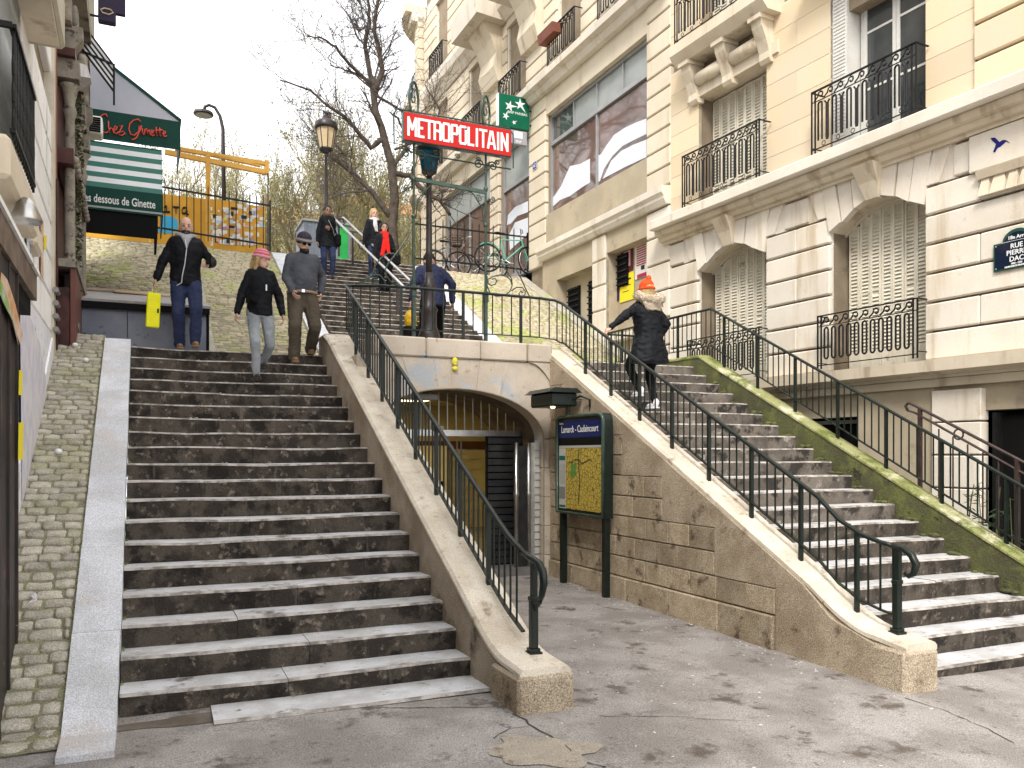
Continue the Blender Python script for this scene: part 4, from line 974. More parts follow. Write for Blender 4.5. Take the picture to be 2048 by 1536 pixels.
# posters in the basement recess
def poster(name, px0, py0, px1, py1, base, extra, lab, off=.285):
    a_ = f2(px0, py0, off); c_ = f2(px1, py1, off); w = c_.x-a_.x; zt__ = f2(px0, py0, off).z; zb__ = f2(px0, py1, off).z; h = abs(zt__-zb__)
    t = thing(name, lab, 'poster', tuple(M2 @ Vector(((a_.x+c_.x)/2, off, (zt__+zb__)/2))), ang2)
    b = MB(); b.box(-w/2,w/2,-.004,0,-h/2,h/2); b.build('paper', base, t)
    for i_, (x0,x1,z0,z1,m_) in enumerate(extra): bb = MB(); bb.box(x0*w/2,x1*w/2,-.0075-.0006*i_,-.0045,z0*h/2,z1*h/2); bb.build('print', m_, t)
    return t
m_purp = mat('dark_violet_print', (.03,.015,.07)); m_yelp = mat('yellow_poster', (.78,.66,.03)); m_redp = mat('maroon_print', (.12,.015,.02)); m_pink = mat('pink_paper', (.62,.42,.44)); m_gold = mat('gold_print', (.55,.38,.05)); m_ink = mat('black_ink', (.02,.02,.02)); m_redink = mat('red_ink', (.35,.03,.07))
poster('poster', 1216, 548, 1238, 608, m_purp, [(-.35,.2,-.5,.6,m_gold),(-.1,.4,-.1,.25,m_redink),(-.3,.5,-.75,-.62,m_gold),(-.6,.6,-.9,-.86,m_wht)], 'dark violet poster with golden figure under the louvres')
poster('poster', 1242, 492, 1266, 548, m_redp, [(-.5,.6,-.65,.45,m_pink),(-.9,.0,.55,.8,m_yelp)]+[(-.35,.45,.3-.14*k,.34-.14*k,m_redink) for k in range(6)], 'maroon poster with pink text block beside the white poster')
poster('poster', 1240, 552, 1268, 606, m_yelp, [(-.3,.6,.5,.62,m_ink),(-.6,.6,.1,.14,m_ink),(-.6,.3,-.3,-.26,m_ink)], 'bright yellow poster behind the orange beanie')
poster('poster', 1270, 478, 1296, 560, mat('white_paper', (.68,.64,.6)), [(-.7,.75,.62-.11*k,.67-.11*k,m_redink) for k in range(10)]+[(.0,.5,-.62,-.42,m_ink),(-.6,.8,-.98,-.8,m_redink)], 'tall white poster printed with red lines of text')
# floors above
profile_band(F2, -.3, XR2+.05, [(.12,11.46),(-.12,11.46),(-.2,11.56),(-.2,11.6),(-.34,11.64),(-.36,11.80),(.12,11.84)], 'balcony_ledge', m_facw)
fl = [(14.7-.0,.0)]
wb = [(.4,1.6),(3.6,5.0),(6.6,7.9),(9.75,11.0),(12.3,13.6)]
prev = -.9
for k, (a, c) in enumerate(wb + [(XR2, XR2)]):
    course_blocks(F2, prev, a, 11.86, 14.6, .40, 0, m_fac, (1.4,2.2), .034, .12, seed=80+k, chamf=.018); prev = c
prev = -.9
for k, (a, c) in enumerate(wb + [(XR2, XR2)]):
    course_blocks(F2, prev, a, 15.4, 18.2, .40, 0, m_fac, (1.4,2.2), .034, .12, seed=90+k, chamf=.018); prev = c
profile_band(F2, -.3, XR2+.05, [(.12,14.62),(-.05,14.62),(-.18,14.8),(-.3,14.9),(-.36,15.1),(-.36,15.25),(.12,15.3)], 'balcony_ledge', m_facw)
for a, c in wb:
    for z0 in (11.86, 15.32):
        casement(F2, a+.05, c-.05, z0, z0+2.6, .3, 3); guard(F2, a-.1, c+.1, z0+.02, z0+.95, -.22, 0, 6)
        b = MB(); b.box(a-.02,a+.1,.05,.3,z0,z0+2.6); b.build('folded_shutter', m_shut, F2)
    b = MB(); b.box(a, c, .0, .3, 14.4, 14.62); b.build('lintel', m_fac, F2)
# sculpted oriel brackets (large corbelled scrolls between the shop pilaster and the bow)
for u0, u1 in ((5.1,6.3),(7.9,9.0)):
    b = MB(); b.prism([(.1,12.9),(-.15,13.0),(-.28,13.4),(-.2,13.8),(-.35,14.2),(-.6,14.6),(-.62,15.2),(.1,15.2)], 0, u0, u1); b.build('corbel', m_mold, F2)
    b = MB(); b.prism([(.1,14.62),(-.95,14.7),(-1.0,15.3),(.1,15.3)], 0, u0-.6, u1+.3) ; b.build('corbel_slab', m_facw, F2)
# rounded corner bow at the far end
b = MB(); CC = (-1.0, 2.3)
def ringpoly(r0, r1, a0=pi, a1=1.5*pi, n=12):
    return [(CC[0]+r1*cos(a0+(a1-a0)*i/n), CC[1]+r1*sin(a0+(a1-a0)*i/n)) for i in range(n+1)] + [(CC[0]+r0*cos(a1-(a1-a0)*i/n), CC[1]+r0*sin(a1-(a1-a0)*i/n)) for i in range(n+1)]
def ring(name, r0, r1, z0, z1, m, a0=pi, a1=1.5*pi): b = MB(); b.prism(ringpoly(r0, r1, a0, a1), 2, z0, z1); b.build(name, m, F2)
k = 0; z = 6.8
while z < 18.2:
    if not (11.4 < z < 11.85 or 14.5 < z < 15.2): ring('curved_block', 1.8, 2.3 + (.22 if z > 11.8 else 0), z+.017, z+.383, m_fac)
    z += .4
ring('wall_curved', 1.7, 2.25, 6.7, 18.2, m_back)
for r_, z0, z1 in ((2.42,11.40,11.50),(2.55,11.505,11.62),(2.72,11.625,11.84),(2.62,14.55,14.75),(2.75,14.755,14.95),(2.95,14.955,15.25),(2.75,18.2,18.5),(3.0,18.505,18.8)): ring('curved_ledge', 1.8, r_, z0, z1, m_facw)
gg = link(bpy.data.objects.new('bow_guard', None), F2)
for z0 in (11.86, 15.27):
    rr = 2.64; b = MB(); b.tube([(CC[0]+rr*cos(pi+pi/2*i/10), CC[1]+rr*sin(pi+pi/2*i/10), z0+.95) for i in range(11)], .02, 5); b.tube([(CC[0]+rr*cos(pi+pi/2*i/10), CC[1]+rr*sin(pi+pi/2*i/10), z0+.08) for i in range(11)], .014, 5)
    for i in range(36): aa = pi+pi/2*i/35; b.bar((CC[0]+rr*cos(aa),CC[1]+rr*sin(aa),z0),(CC[0]+rr*cos(aa),CC[1]+rr*sin(aa),z0+.95),.016)
    b.build('balustrade', m_black, gg)
b = MB(); b.box(-1.2, XR2, .0, 2, 18.2, 18.6); b.box(-1.0, XR2, .5, 8, 18.6, 19.0); b.build('roof_edge', m_facw, F2)
b = MB(); b.box(-3.2,-1.0,2.3,9,6.7,18.2); b.build('end_wall', m_fac, F2)
# flower box
fb = thing('flower_box', 'brown terracotta flower box hanging on the bank building balcony guard', 'flower box', tuple(M2 @ Vector((9.95,-.30,12.62))), ang2)
b = MB(); b.prism([(-.12,-.12),(.12,-.12),(.16,.12),(-.16,.12)], 0, -.42, .42); b.build('box', mat('terracotta_plastic', (.22,.075,.045), (.17,.06,.04), 5, .6), fb)
b = MB(); b.box(-.4,.4,-.14,.14,.10,.125); b.build('soil', mat('potting_soil', (.03,.022,.015)), fb)
# bank sign, projecting
c0 = at_y(1026, 225, 0.001) if False else None
g0 = f2(1062, 225); gy = (M2 @ Vector((g0.x, 0, 0))).y
pL = at_y(995, 189, gy); pR = at_y(1057, 200, gy); pBL = at_y(999, 252, gy)
bs = thing('bank_sign', 'green illuminated box sign with white stars projecting over the shop', 'sign', ((pL.x+pR.x)/2, gy, (pL.z+pBL.z)/2))
w = (pR.x-pL.x)/2; h = (pL.z-pBL.z)/2+.02
m_bgreen = mat('bank_green', (.003,.115,.06), (.004,.095,.05), 3, .35)
b = MB(); b.cbox(-w,w,-.08,.08,-h,h,.01); b.build('sign_box', m_bgreen, bs)
b = MB(); b.box(-w-.012,-w+.004,-.085,.085,-h,h); b.build('pale_edge', m_wht, bs)
def star(cx, cz, r, rot, tail=0):
    pts_ = []
    for k in range(10):
        a = rot+pi*k/5; rr = r*(1 if k % 2 == 0 else .36); 
        if tail and k == 0: rr *= 1.6
        pts_.append((cx+rr*cos(a), cz+rr*sin(a)))
    b = MB(); n_ = len(pts_); b.add([(cx,-.084,cz)]+[(x_,-.084,z_) for x_, z_ in pts_], [(0,i+1,(i+1)%n_+1) for i in range(n_)]); b.build('star', m_wht, bs)
star(w*.38, h*.52, .17, -.9, 1); star(-w*.30, h*.30, .16, .1, 1); star(-w*.55, -h*.35, .11, 1.2, 1); star(-.02*w, -h*.66, .07, .6, 1)
text('BNP PARIBAS', 'lettering', .10, m_wht, bs, (.10, -.084, -h*.14), ext=.001)
b = MB(); b.bar((w,0,h*.3),(w+.28,0,h*.3),.03); b.bar((w,0,-h*.6),(w+.28,0,-h*.6),.03); b.tube([(w+.2,0,-h*.6+.18*0)]+[(w+.22-.08*cos(k),0,-h*.75-.1*sin(k)) for k in (0,1,2,3,4)], .012, 5); b.build('bracket', m_black, bs)
b = MB(); b.cbox(-w*.2, w*.85, -.06,.06, -h-.42,-h-.04,.01); b.build('grey_panel', mat('grey_sign', (.30,.30,.33)), bs)
b = MB(); b.box(w*.0, w*.55, -.064,-.06, -h-.25,-h-.07); b.build('white_square', m_wht, bs); text('BNP', 'lettering', .1, m_wht, bs, (w*.3,-.064,-h-.38))
# house number
hn = f2(1071, 331); q = thing('number_plate', 'small blue and white house number plate on the shop pilaster', 'number plate', tuple(M2 @ Vector((hn.x,-.02,hn.z))), ang2)
b = MB(); b.box(-.13,.13,-.008,.0,-.1,.1); b.build('plate', m_wht, q); b = MB(); b.box(-.12,.12,-.010,-.0085,-.09,.09); b.build('plate_face', mat('enamel_blue', (.03,.05,.22)), q); text('62', 'lettering', .15, m_wht, q, (0,-.012,-.05))
# ---------------------------------------------------------------- left building (white, posters and graffiti), frame as before
angL = atan2(1, -.01)
OL = Vector((-.93, 2, 0))
LB = thing('apartment_building', 'white stone house covered with torn posters and graffiti, left foreground', 'building', tuple(OL), angL)
ML = Matrix.Translation(OL) @ Matrix.Rotation(angL, 4, 'Z'); MLi = ML.inverted(); nL = Vector((ML[0][1], ML[1][1], 0)).normalized()
def fL(px, py, off=0): return MLi @ at_pl(px, py, OL + nL*off, nL)
m_whit = mat('whitewashed_stone', (.86,.85,.83), (.78,.76,.73), 1.2, .8, .4, 40, var=.05, spots=((.38,.34,.30), 3, .6, .72), streak=((.42,.38,.33), 4, .6, .75))
m_graf = mat('scribbled_white_wall', (.82,.81,.84), (.75,.74,.78), 1, .6, .2, 30, spots=[((.10,.10,.14), 7, .635, .66), ((.35,.35,.55), 3.1, .62, .66)], streak=((.3,.25,.25), 9, .66, .7))
b = MB(); b.box(-4, 9.6, .08, .6, -1, 12); b.build('wall', m_back, LB)
xs0 = 4.72
course_blocks(LB, xs0, 9.6, 3.25, 5.9, .44, 0, m_whit, (.9,1.4), .03, .1, seed=100, chamf=.015)
course_blocks(LB, -4, xs0, 3.35, 5.9, .44, 0, m_whit, (.9,1.4), .03, .1, seed=101, chamf=.015)
course_blocks(LB, -4, 9.6, 6.4, 11.5, .44, 0, m_whit, (.9,1.4), .03, .1, seed=102, chamf=.015)
b = MB(); b.box(xs0+.02, 9.6, .0, .09, .6, 3.24); b.build('plastered_wall', m_graf, LB)
b = MB(); b.prism([(xs0-.02,-.6),(9.6,-.6),(9.6,3.3),(8.6,2.7),(xs0,1.1)],1,-.02,.02); b.build('base_course', m_graf, LB)
b = MB(); b.box(9.42,9.64,-.03,.1,2.4,12); b.build('corner_strip', mat('cream_painted_stone', (.60,.55,.44), (.5,.45,.36), 4, .8, .3), LB)
# black shuttered shopfront with flyposters and timber fascia
m_blk = mat('black_flyposted_boards', (.022,.02,.019), (.05,.035,.03), 2.5, .5, .3, 20, spots=[((.25,.06,.04), 3.3, .63, .68), ((.4,.38,.36), 9, .67, .69)], streak=((.10,.09,.085), 12, .58, .66))
b = MB(); b.box(-3, xs0, -.165, .07, -.4, 3.1); b.build('shop_board', m_blk, LB)
for k in range(8): b = MB(); b.box(xs0-.10-.42*k, xs0-.06-.42*k, -.18, -.16, -.3, 3.1); b.build('board_batten', m_blk, LB)
xf = 5.75
m_timber = mat('grey_brown_timber', (.12,.085,.06), (.2,.15,.12), 4, .7, .4, 20)
b = MB(); b.prism([(-3,3.03),(xf,3.03),(xf,3.23),(-3,3.25)], 1, -.19, .02); b.build('fascia', m_timber, LB)
b = MB(); b.prism([(-3,3.255),(xf+.03,3.235),(xf+.03,3.27),(-3,3.29)], 1, -.21, .02); b.build('fascia_cap', m_whit, LB)
b = MB(); b.box(-3, xf-.05, -.15, .0, 2.90, 3.025); b.build('shutter_box', m_dark, LB)
m_orp = mat('orange_torn_paper', (.55,.22,.04), (.62,.5,.4), 6, .8); m_gp = mat('green_torn_paper', (.22,.36,.08), (.5,.5,.45), 8, .8); m_rp = mat('red_torn_paper', (.55,.05,.03)); m_lp = mat('lilac_torn_paper', (.55,.53,.62), (.68,.66,.66), 5, .8)
def torn(pxs, m_, off, nm='torn_poster'):
    P_ = [fL(x_, y_, off) for x_, y_ in pxs]; b = MB(); b.prism([(p.x, p.z) for p in P_], 1, off-.004, off); b.build(nm, m_, LB)
torn([(2,545),(14,560),(30,610),(44,668),(40,690),(26,650),(10,600),(0,575)], m_orp, -.19)
torn([(0,560),(12,590),(28,650),(36,690),(24,640),(8,610),(0,590)], m_gp, -.195)
torn([(44,630),(56,650),(54,680),(48,670)], m_rp, -.02)
torn([(40,600),(62,640),(80,690),(92,760),(92,900),(84,1000),(66,1200),(48,1200),(44,1000),(42,800)], m_lp, -.024)
torn([(37,845),(46,845),(45,918),(36,920)], m_yelp, -.185); torn([(38,740),(44,742),(43,790),(37,790)], m_yelp, -.185)
torn([(88,470),(93,472),(92,500),(88,496)], m_yelp, -.02); torn([(68,420),(74,425),(74,500),(70,490)], mat('brown_torn_paper',(.3,.17,.1)), -.02); torn([(50,400),(60,430),(62,520),(54,500)], mat('blue_torn_paper',(.12,.2,.35),(.6,.6,.6),8), -.02)
torn([(82,440),(86,442),(86,560),(82,550)], m_orp, -.02)
# balcony window with guard, and stone shelf
x0, x1 = 5.09, 6.42
b = MB(); b.box(x0, x1, -.0, .2, 4.0, 5.9); b.build('window_recess', m_greypanel, LB)
gd = link(bpy.data.objects.new('window_guard', None), LB)
b = MB(); b.bar((x0-.05,-.10,4.93),(x1,-.10,4.93),.05,.03); b.bar((x0-.05,-.10,4.93),(x0-.05,0,4.93),.04); b.bar((x0-.05,-.10,4.16),(x1,-.10,4.16),.04,.03); b.bar((x1,-.10,4.93),(x1,0,4.93),.04); b.build('top_rail', m_black, gd)
for i in range(15):
    xx = x0+(x1-x0)*i/14; b = MB(); b.bar((xx,-.10,4.1),(xx,-.10,4.93),.02)
    for k in range(3): b.tube([(xx+.035*cos(a),-.10,4.25+.2*k+.08*sin(a)) for a in (0,1,2,3,4,5)], .010, 4, closed=True)
    b.build('baluster', m_black, gd)
b = MB(); b.cbox(4.4, 6.15, -.16, .05, 3.62, 3.92, .03); b.build('stone_shelf', m_mold, LB)
b = MB(); b.cbox(6.9, 7.5, -.08, .05, 3.75, 3.98, .03); b.build('stone_shelf', m_mold, LB)
b = MB(); b.cbox(4.2, 7.15, -.30, .1, 5.72, 6.2, .03); b.build('balcony_slab', mat('cream_painted_soffit', (.5,.46,.36), (.42,.38,.28), 2, .7), LB)
b = MB(); b.box(4.3,7.0,-.26,.05,5.69,5.72); b.build('soffit_panel', m_mold, LB)
for k in range(4): b = MB(); b.tube([(9.40,-.05,3.3+.16*k),(9.66,-.05,3.3+.16*k)], .035, 8); b.build('hose_coil', mat('grey_rubber', (.25,.23,.22)), LB)
sl = thing('floodlight', 'white enamel floodlight on the timber fascia of the left house', 'lamp', tuple(ML @ Vector((fL(46, 455, -.17).x, -.19, 3.52)))); b = MB(); b.lathe([(.03,.14),(.07,.08),(.11,-.02),(.10,-.04)],(0,0,0),12); b.build('reflector', m_steel, sl, smooth=True); b = MB(); b.bar((0,0,.1),(-.12,0,-.05),.03); b.build('arm', m_black, sl)
# bin bag and torn paper at the foot
bb_ = thing('torn_paper', 'crumpled sheet of torn white poster paper hanging at the left wall foot', 'paper', tuple(at_x(52, 1300, -.80)))
b = MB(); nx_, ny_ = 12, 18; vs = []
for j_ in range(ny_+1):
    for i_ in range(nx_+1):
        u, v = i_/nx_-.5, j_/ny_; n_ = noise.noise(Vector((u*7, v*6, 3))); n2_ = noise.noise(Vector((u*13+4, v*11, 8)))
        vs.append((.05+n_*.07+.05*(1-v), u*(.30-.12*v)+n2_*.04, v*.42+n_*.02))
b.add(vs, [(j_*(nx_+1)+i_, j_*(nx_+1)+i_+1, (j_+1)*(nx_+1)+i_+1, (j_+1)*(nx_+1)+i_) for j_ in range(ny_) for i_ in range(nx_)])
b.build('paper_sheet', mat('grubby_white_paper', (.72,.70,.70), (.5,.47,.46), 14, .7, .3, 30, spots=((.12,.1,.11), 11, .6, .68)), bb_)
b = MB(); b.prism([(-.15,-.02),(.16,-.04),(.12,.10),(-.1,.16)], 0, -.02, .015); b.build('dark_board', m_dark, bb_)
# dark red restaurant front along the same line
RB = thing('restaurant_front', 'dark red timber restaurant front with weathered columns behind the white house', 'building', tuple(OL), angL)
m_dred = mat('dark_red_timber', (.055,.018,.015), (.085,.035,.03), 3, .45, .2, 20, spots=((.02,.01,.01), 4, .55, .7))
m_pinkw = mat('faded_red_paint', (.33,.14,.09), (.27,.10,.07), 3, .7)
m_weath = mat('weathered_column_paint', (.30,.27,.21), (.20,.18,.15), 6, .8, .4, 40, spots=((.07,.05,.045), 8, .55, .65))
b = MB(); b.box(9.65, 16.5, .02, .6, 1.5, 14); b.build('front_wall', m_dred, RB)
b = MB(); b.box(9.65, 10.0, -.02, .02, 3., 7.2); b.build('pilaster', m_pinkw, RB)
b = MB(); b.box(9.66, 9.78, -.05, -.02, 3., 5.2) ; b.build('pilaster_face', m_dred, RB)
for xx in (10.35, 11.8, 13.1):
    b = MB(); b.lathe([(.12,3.2),(.12,3.5),(.075,3.6),(.07,4.1),(.085,4.15),(.07,4.2),(.06,6.2),(.09,6.3),(.06,6.4),(.10,6.6),(.14,6.65)], (xx,-.14,0), 12); b.build('column', m_weath, RB, smooth=True)
    b = MB(); b.box(xx-.15,xx+.15,-.26,.0,6.7,6.95); b.prism([(0,7.4),(-.3,7.4),(-.3,7.25),(-.1,6.96),(0,6.96)], 0, xx-.12, xx+.12); b.build('bracket', m_weath, RB)
    for k in range(5): b = MB(); b.ell((xx+.04*k-.1,-.2,7.5+.09*(k%2)), .04,.05,.09+.03*(k%3), 8, 6); b.build('finial', m_weath, RB, smooth=True)
b = MB(); b.box(10.1,13.4,-.22,.0,6.95,7.05); b.box(10.1,13.4,-.20,.0,5.55,5.75); b.build('cornice', m_dred, RB)
for k in range(14): b = MB(); b.ell((10.25+.23*k,-.21,5.65),.05,.05,.05,8,6); b.build('boss', m_weath, RB, smooth=True)
for k in range(4): b = MB(); b.cbox(9.85+.95*k, 10.7+.95*k, -.18, -.02, 3.0, 3.9, .02); b.build('lower_panel', m_dred, RB)
b = MB(); b.prism([(9.8,4.15),(13,4.15),(13,4.25),(9.8,4.25)],1,-.26,0); b.build('counter_top', m_weath, RB)
b = MB(); b.box(9.85,13,-.24,-.18,3.1,4.14); b.build('counter_front', mat('brown_red_panel', (.16,.06,.045), (.12,.05,.04), 3, .5), RB)
b = MB(); b.box(9.9,13,-.30,.0,8.25,8.5); b.box(9.66,9.85,-.2,.0,7.2,12); b.build('upper_fascia', mat('peeling_fascia', (.32,.28,.2),(.06,.04,.04),3,.7,.3,20), RB)
# upper part: beige wall above the restaurant
b = MB(); b.box(9.66,19,-.10,.5,8.5,16); b.build('upper_wall', mat('beige_painted_wall', (.36,.32,.25), (.3,.27,.22), 3, .8), RB)
# garland plants
b = MB()
for k in range(600):
    t = R.random(); c = Vector((11.2+.3*R.random()-1.4*t*.3, -.20+R.uniform(-.05,.04), 7.0-2.9*t+R.uniform(-.1,.1))); v = Vector((R.uniform(-1,1),R.uniform(-1,1),R.uniform(-1,1)))*.035; w = Vector((R.uniform(-1,1),R.uniform(-1,1),R.uniform(-1,1)))*.02
    b.add([c-v, c+w, c+v, c-w], [(0,1,2,3)])
gp = stuff(tag(b.build('hanging_plant', mat('dry_foliage', (.05,.045,.03), (.09,.10,.04), 6, .8)), 'dry hanging plant trailing down the dark red restaurant front', 'plant'))
gp.location = OL; gp.rotation_euler = (0,0,angL)
# awnings
m_awn = mat('dark_green_canvas', (.005,.055,.04), (.006,.045,.034), 3, .7, .15, 12); m_awng = mat('mid_green_stripe', (.04,.17,.13), (.05,.15,.12), 3, .7, .15, 12); m_awnw = mat('white_canvas', (.72,.73,.74), (.66,.68,.68), 3, .7, .15, 12); m_pvc = mat('grey_white_pvc', (.42,.44,.52), (.5,.5,.56), 1, .35)
m_neon = mat('red_script', (.72,.10,.07), None, rough=.4)
aw = thing('awning', 'lower awning with green and white stripes and white lettering, over the cellar entrance', 'awning')
ay = 15.5; TL = at_y(148, 372, ay); TR_ = at_y(325, 385, ay); x0, x1 = TL.x, TR_.x
zv1, zv0 = at_y(240, 379, ay).z, at_y(240, 424, ay).z
ztop = at_y(148, 276, ay+.55).z
n = 9
for k in range(n):
    t0, t1 = k/n, (k+1)/n
    def pt(t, x_): zz = zv1 + (ztop-zv1)*t; yy = ay + .55*t + .02*sin(3*t); return (x_, yy, zz)
    b = MB(); b.add([pt(t0,x0),pt(t0,x1),pt(t1,x1),pt(t1,x0)]+[(p[0],p[1]+.02,p[2]) for p in (pt(t0,x0),pt(t0,x1),pt(t1,x1),pt(t1,x0))],[(0,1,2,3),(7,6,5,4),(0,4,5,1),(2,6,7,3)]); b.build('canvas_stripe', m_awng if k % 2 == 0 else m_awnw, aw)
b = MB(); b.box(x0,x1,ay-.01,ay+.01,zv0,zv1); b.box(x1-.01,x1+.01,ay,ay+1.6,zv0,zv1); b.build('valance', m_awn, aw)
b = MB(); b.box(x0,x1+.0,ay-.014,ay-.008,zv0+.03,zv0+.06); b.build('valance_piping', mat('grey_piping',(.35,.37,.36)), aw)
b = MB(); b.add([(x1,ay,zv1),(x1,ay+1.6,zv1),(x1,ay+1.6,ztop),(x1,ay+.55,ztop)],[(0,1,2,3)]); b.box(x0,x1,ay+.54,ay+1.6,ztop-.02,ztop); b.build('side_cheek', m_awn, aw)
b = MB(); zb0 = at_y(240, 470, ay).z; b.box(x0, x1-.08, ay+.02, ay+.06, zb0, zv0+.05); b.box(x1-.12, x1-.08, ay+.06, ay+1.5, zb0+.05, zv0); b.build('underside_shade_panel', m_dark, aw)  # black panels paint in the shade seen under the awning
text('es dessous de Ginette', 'lettering', .195, m_wht, aw, ((x0+x1)/2+.02, ay-.016, (zv0+zv1)/2-.07), ext=.002, sx=.90*(x1-x0)/1.95, bold=.003)
aw2 = thing('awning', 'upper dark green restaurant awning with red script lettering and pale side', 'awning')
ay = 18.0; C1 = at_y(360, 244, ay); C0 = at_y(172, 206, ay); C1b = at_y(360, 300, ay); TP = at_y(228, 140, ay); 
xl, xr = -.95, C1.x; zt_ = C1.z; zb_ = C1b.z; slp = (TP.z-C1.z)/(TP.x-C1.x); zw = C1.z + slp*(xl-C1.x)
b = MB(); b.box(xl,xr,ay-.01,ay+.01,zb_,zt_); b.box(xr-.01,xr+.01,ay,ay+1.6,zb_,zt_); b.build('valance', m_awn, aw2)
b = MB(); b.prism([(xl,zt_),(xr,zt_),(xl,zw)],1,ay+.0,ay+.012); b.build('side_cheek', m_pvc, aw2)
b = MB(); b.prism([(xl,zw),(xr,zt_),(xr+.03,zt_+.05),(xl,zw+.07)],1,ay-.02,ay+1.6); b.build('canvas_roof', m_awn, aw2)
def stroke(par, pts_, r=.014, y=ay-.03, nm='script_stroke', m=m_neon):
    b = MB(); b.tube([at_y(x_, y_, y) for x_, y_ in pts_], r, 6); return b.build(nm, m, par, smooth=True)
Z = lambda pts_: [(x_/3.657, y_/3.657) for x_, y_ in pts_]
stroke(aw2, Z([(785,855),(775,836),(755,836),(730,855),(718,890),(722,930),(740,960),(775,972),(790,965)]))
stroke(aw2, Z([(792,885),(793,930),(795,975),(797,950),(812,935),(826,940),(830,975)])); stroke(aw2, Z([(832,955),(850,945),(856,930),(843,922),(832,940),(836,972),(852,980),(868,965)]))
stroke(aw2, Z([(868,925),(895,918),(868,975),(900,960),(915,975),(890,992),(868,985)]))
stroke(aw2, Z([(1030,890),(1010,872),(975,880),(948,905),(942,945),(955,985),(985,990),(1015,960),(1018,925),(1035,920),(1020,960),(1000,1005),(975,1022),(960,1020)]))
stroke(aw2, Z([(1040,940),(1042,992),(1052,975)])); stroke(aw2, Z([(1055,985),(1060,945),(1070,940),(1078,985),(1082,955),(1092,948),(1100,990)])); stroke(aw2, Z([(1102,980),(1118,970),(1122,955),(1112,950),(1104,970),(1112,995),(1130,985)]))
stroke(aw2, Z([(1142,930),(1142,995),(1150,990)])); stroke(aw2, Z([(1168,935),(1168,998),(1176,992)])); stroke(aw2, Z([(1130,955),(1190,950)])); stroke(aw2, Z([(1188,985),(1205,978),(1210,962),(1198,958),(1190,978),(1198,1000),(1220,995)]))
ac = thing('air_conditioner', 'white louvred air conditioner unit beside the upper awning', 'air conditioner'); a0 = at_y(177, 240, 17.6); a1 = at_y(206, 280, 17.6)
b = MB(); b.cbox(a0.x, a1.x, 17.3, 17.7, a1.z, a0.z, .03); b.build('housing', m_whit, ac)
for k in range(7): zz = a1.z+.05+(a0.z-a1.z-.1)*k/6; b = MB(); b.box(a0.x+.03, a0.x+.22, 17.28,17.31, zz-.018, zz+.010); b.build('grille_slat', m_dark, ac)
# striped side screen, lamp and hanging sign
scn = thing('striped_canopy', 'black and white striped slanted canopy above the restaurant', 'canopy'); ay = 14.6
for k in range(9):
    t = k/9; dz = .075
    A0 = at_y(148+4*t, 22+62*t, ay); B0 = at_y(228, 128+58*t, ay); A1 = at_y(148+4*(t+1/9), 22+62*(t+1/9), ay); B1 = at_y(228, 128+58*(t+1/9), ay)
    b = MB(); b.add([A0,B0,B1,A1]+[p+Vector((0,.02,0)) for p in (A0,B0,B1,A1)], [(3,2,1,0),(4,5,6,7),(0,1,5,4),(2,3,7,6)]); b.build('stripe', m_black if k % 2 == 0 else m_awnw, scn)
b = MB(); b.bar(at_y(228,128,ay), at_y(228,210,ay), .03); b.bar(at_y(165,103,ay), at_y(224,128,ay), .03); b.build('frame_bar', m_black, scn)
wl_ = thing('wall_lamp', 'white box lamp on the dark red timber front under the canopy', 'lamp', tuple(at_y(163, 150, 13))); b = MB(); b.prism([(-.12,-.07),(.12,-.07),(.08,.10),(-.06,.12)],1,-.12,.12); b.build('lamp_body', m_whit, wl_); b = MB(); b.bar((-.3,0,.1),(-.05,0,.08),.05); b.build('arm', m_weath, wl_)
hs_ = thing('hanging_sign', 'dark violet hanging sign at the top left edge of the sky', 'sign'); A0 = at_y(196, -30, 16); A1 = at_y(232, 50, 16)
b = MB(); b.cbox(A0.x, A1.x, 15.95, 16.1, A1.z, A0.z, .02); b.box(A1.x, A1.x+.15, 15.98, 16.08, A1.z+.2, A0.z); b.build('sign_panel', mat('dark_violet_sign', (.04,.03,.06)), hs_)
b = MB(); b.bar((A0.x-.6,16.02,A1.z+.1),(A0.x,16.02,A1.z+.1),.03); b.build('bracket', m_black, hs_)
b = MB(); cx, cz = (A0.x+A1.x)/2, A1.z+.18; b.tube([(cx+.1*cos(a),15.94,cz+.05*sin(a)) for a in (0,1,2,3,4,5)], .012, 5, closed=True); b.tube([(cx+.1*cos(a)+.02,15.94,cz+.45+.1*sin(a)) for a in (0,1,2,3,4,5)], .014, 5, closed=True); b.build('sign_mark', mat('cream_mark',(.6,.5,.35)), hs_)
# ---------------------------------------------------------------- metro sign
ms = thing('metro_sign', 'red METROPOLITAIN sign with white capitals on a green wrought iron frame', 'sign')
sy = 10.98; sgl = at_y(806, 252, sy-.03); sgr = at_y(1022, 288, sy-.03)
sx0, sx1 = sgl.x, sgr.x; sz = (sgl.z+sgr.z)/2; shh = .20
m_sred = mat('enamel_red', (.46,.010,.007), (.42,.010,.007), 5, .35, spots=((.42,.015,.01), 6, .62, .72))
b = MB(); b.cbox(sx0, sx1, sy-.05, sy+.05, sz-shh, sz+shh, .008); b.build('sign_case', m_metro, ms)
b = MB(); b.box(sx0+.012, sx1-.012, sy-.056, sy-.0505, sz-shh+.012, sz+shh-.012); b.build('sign_face', m_sred, ms)
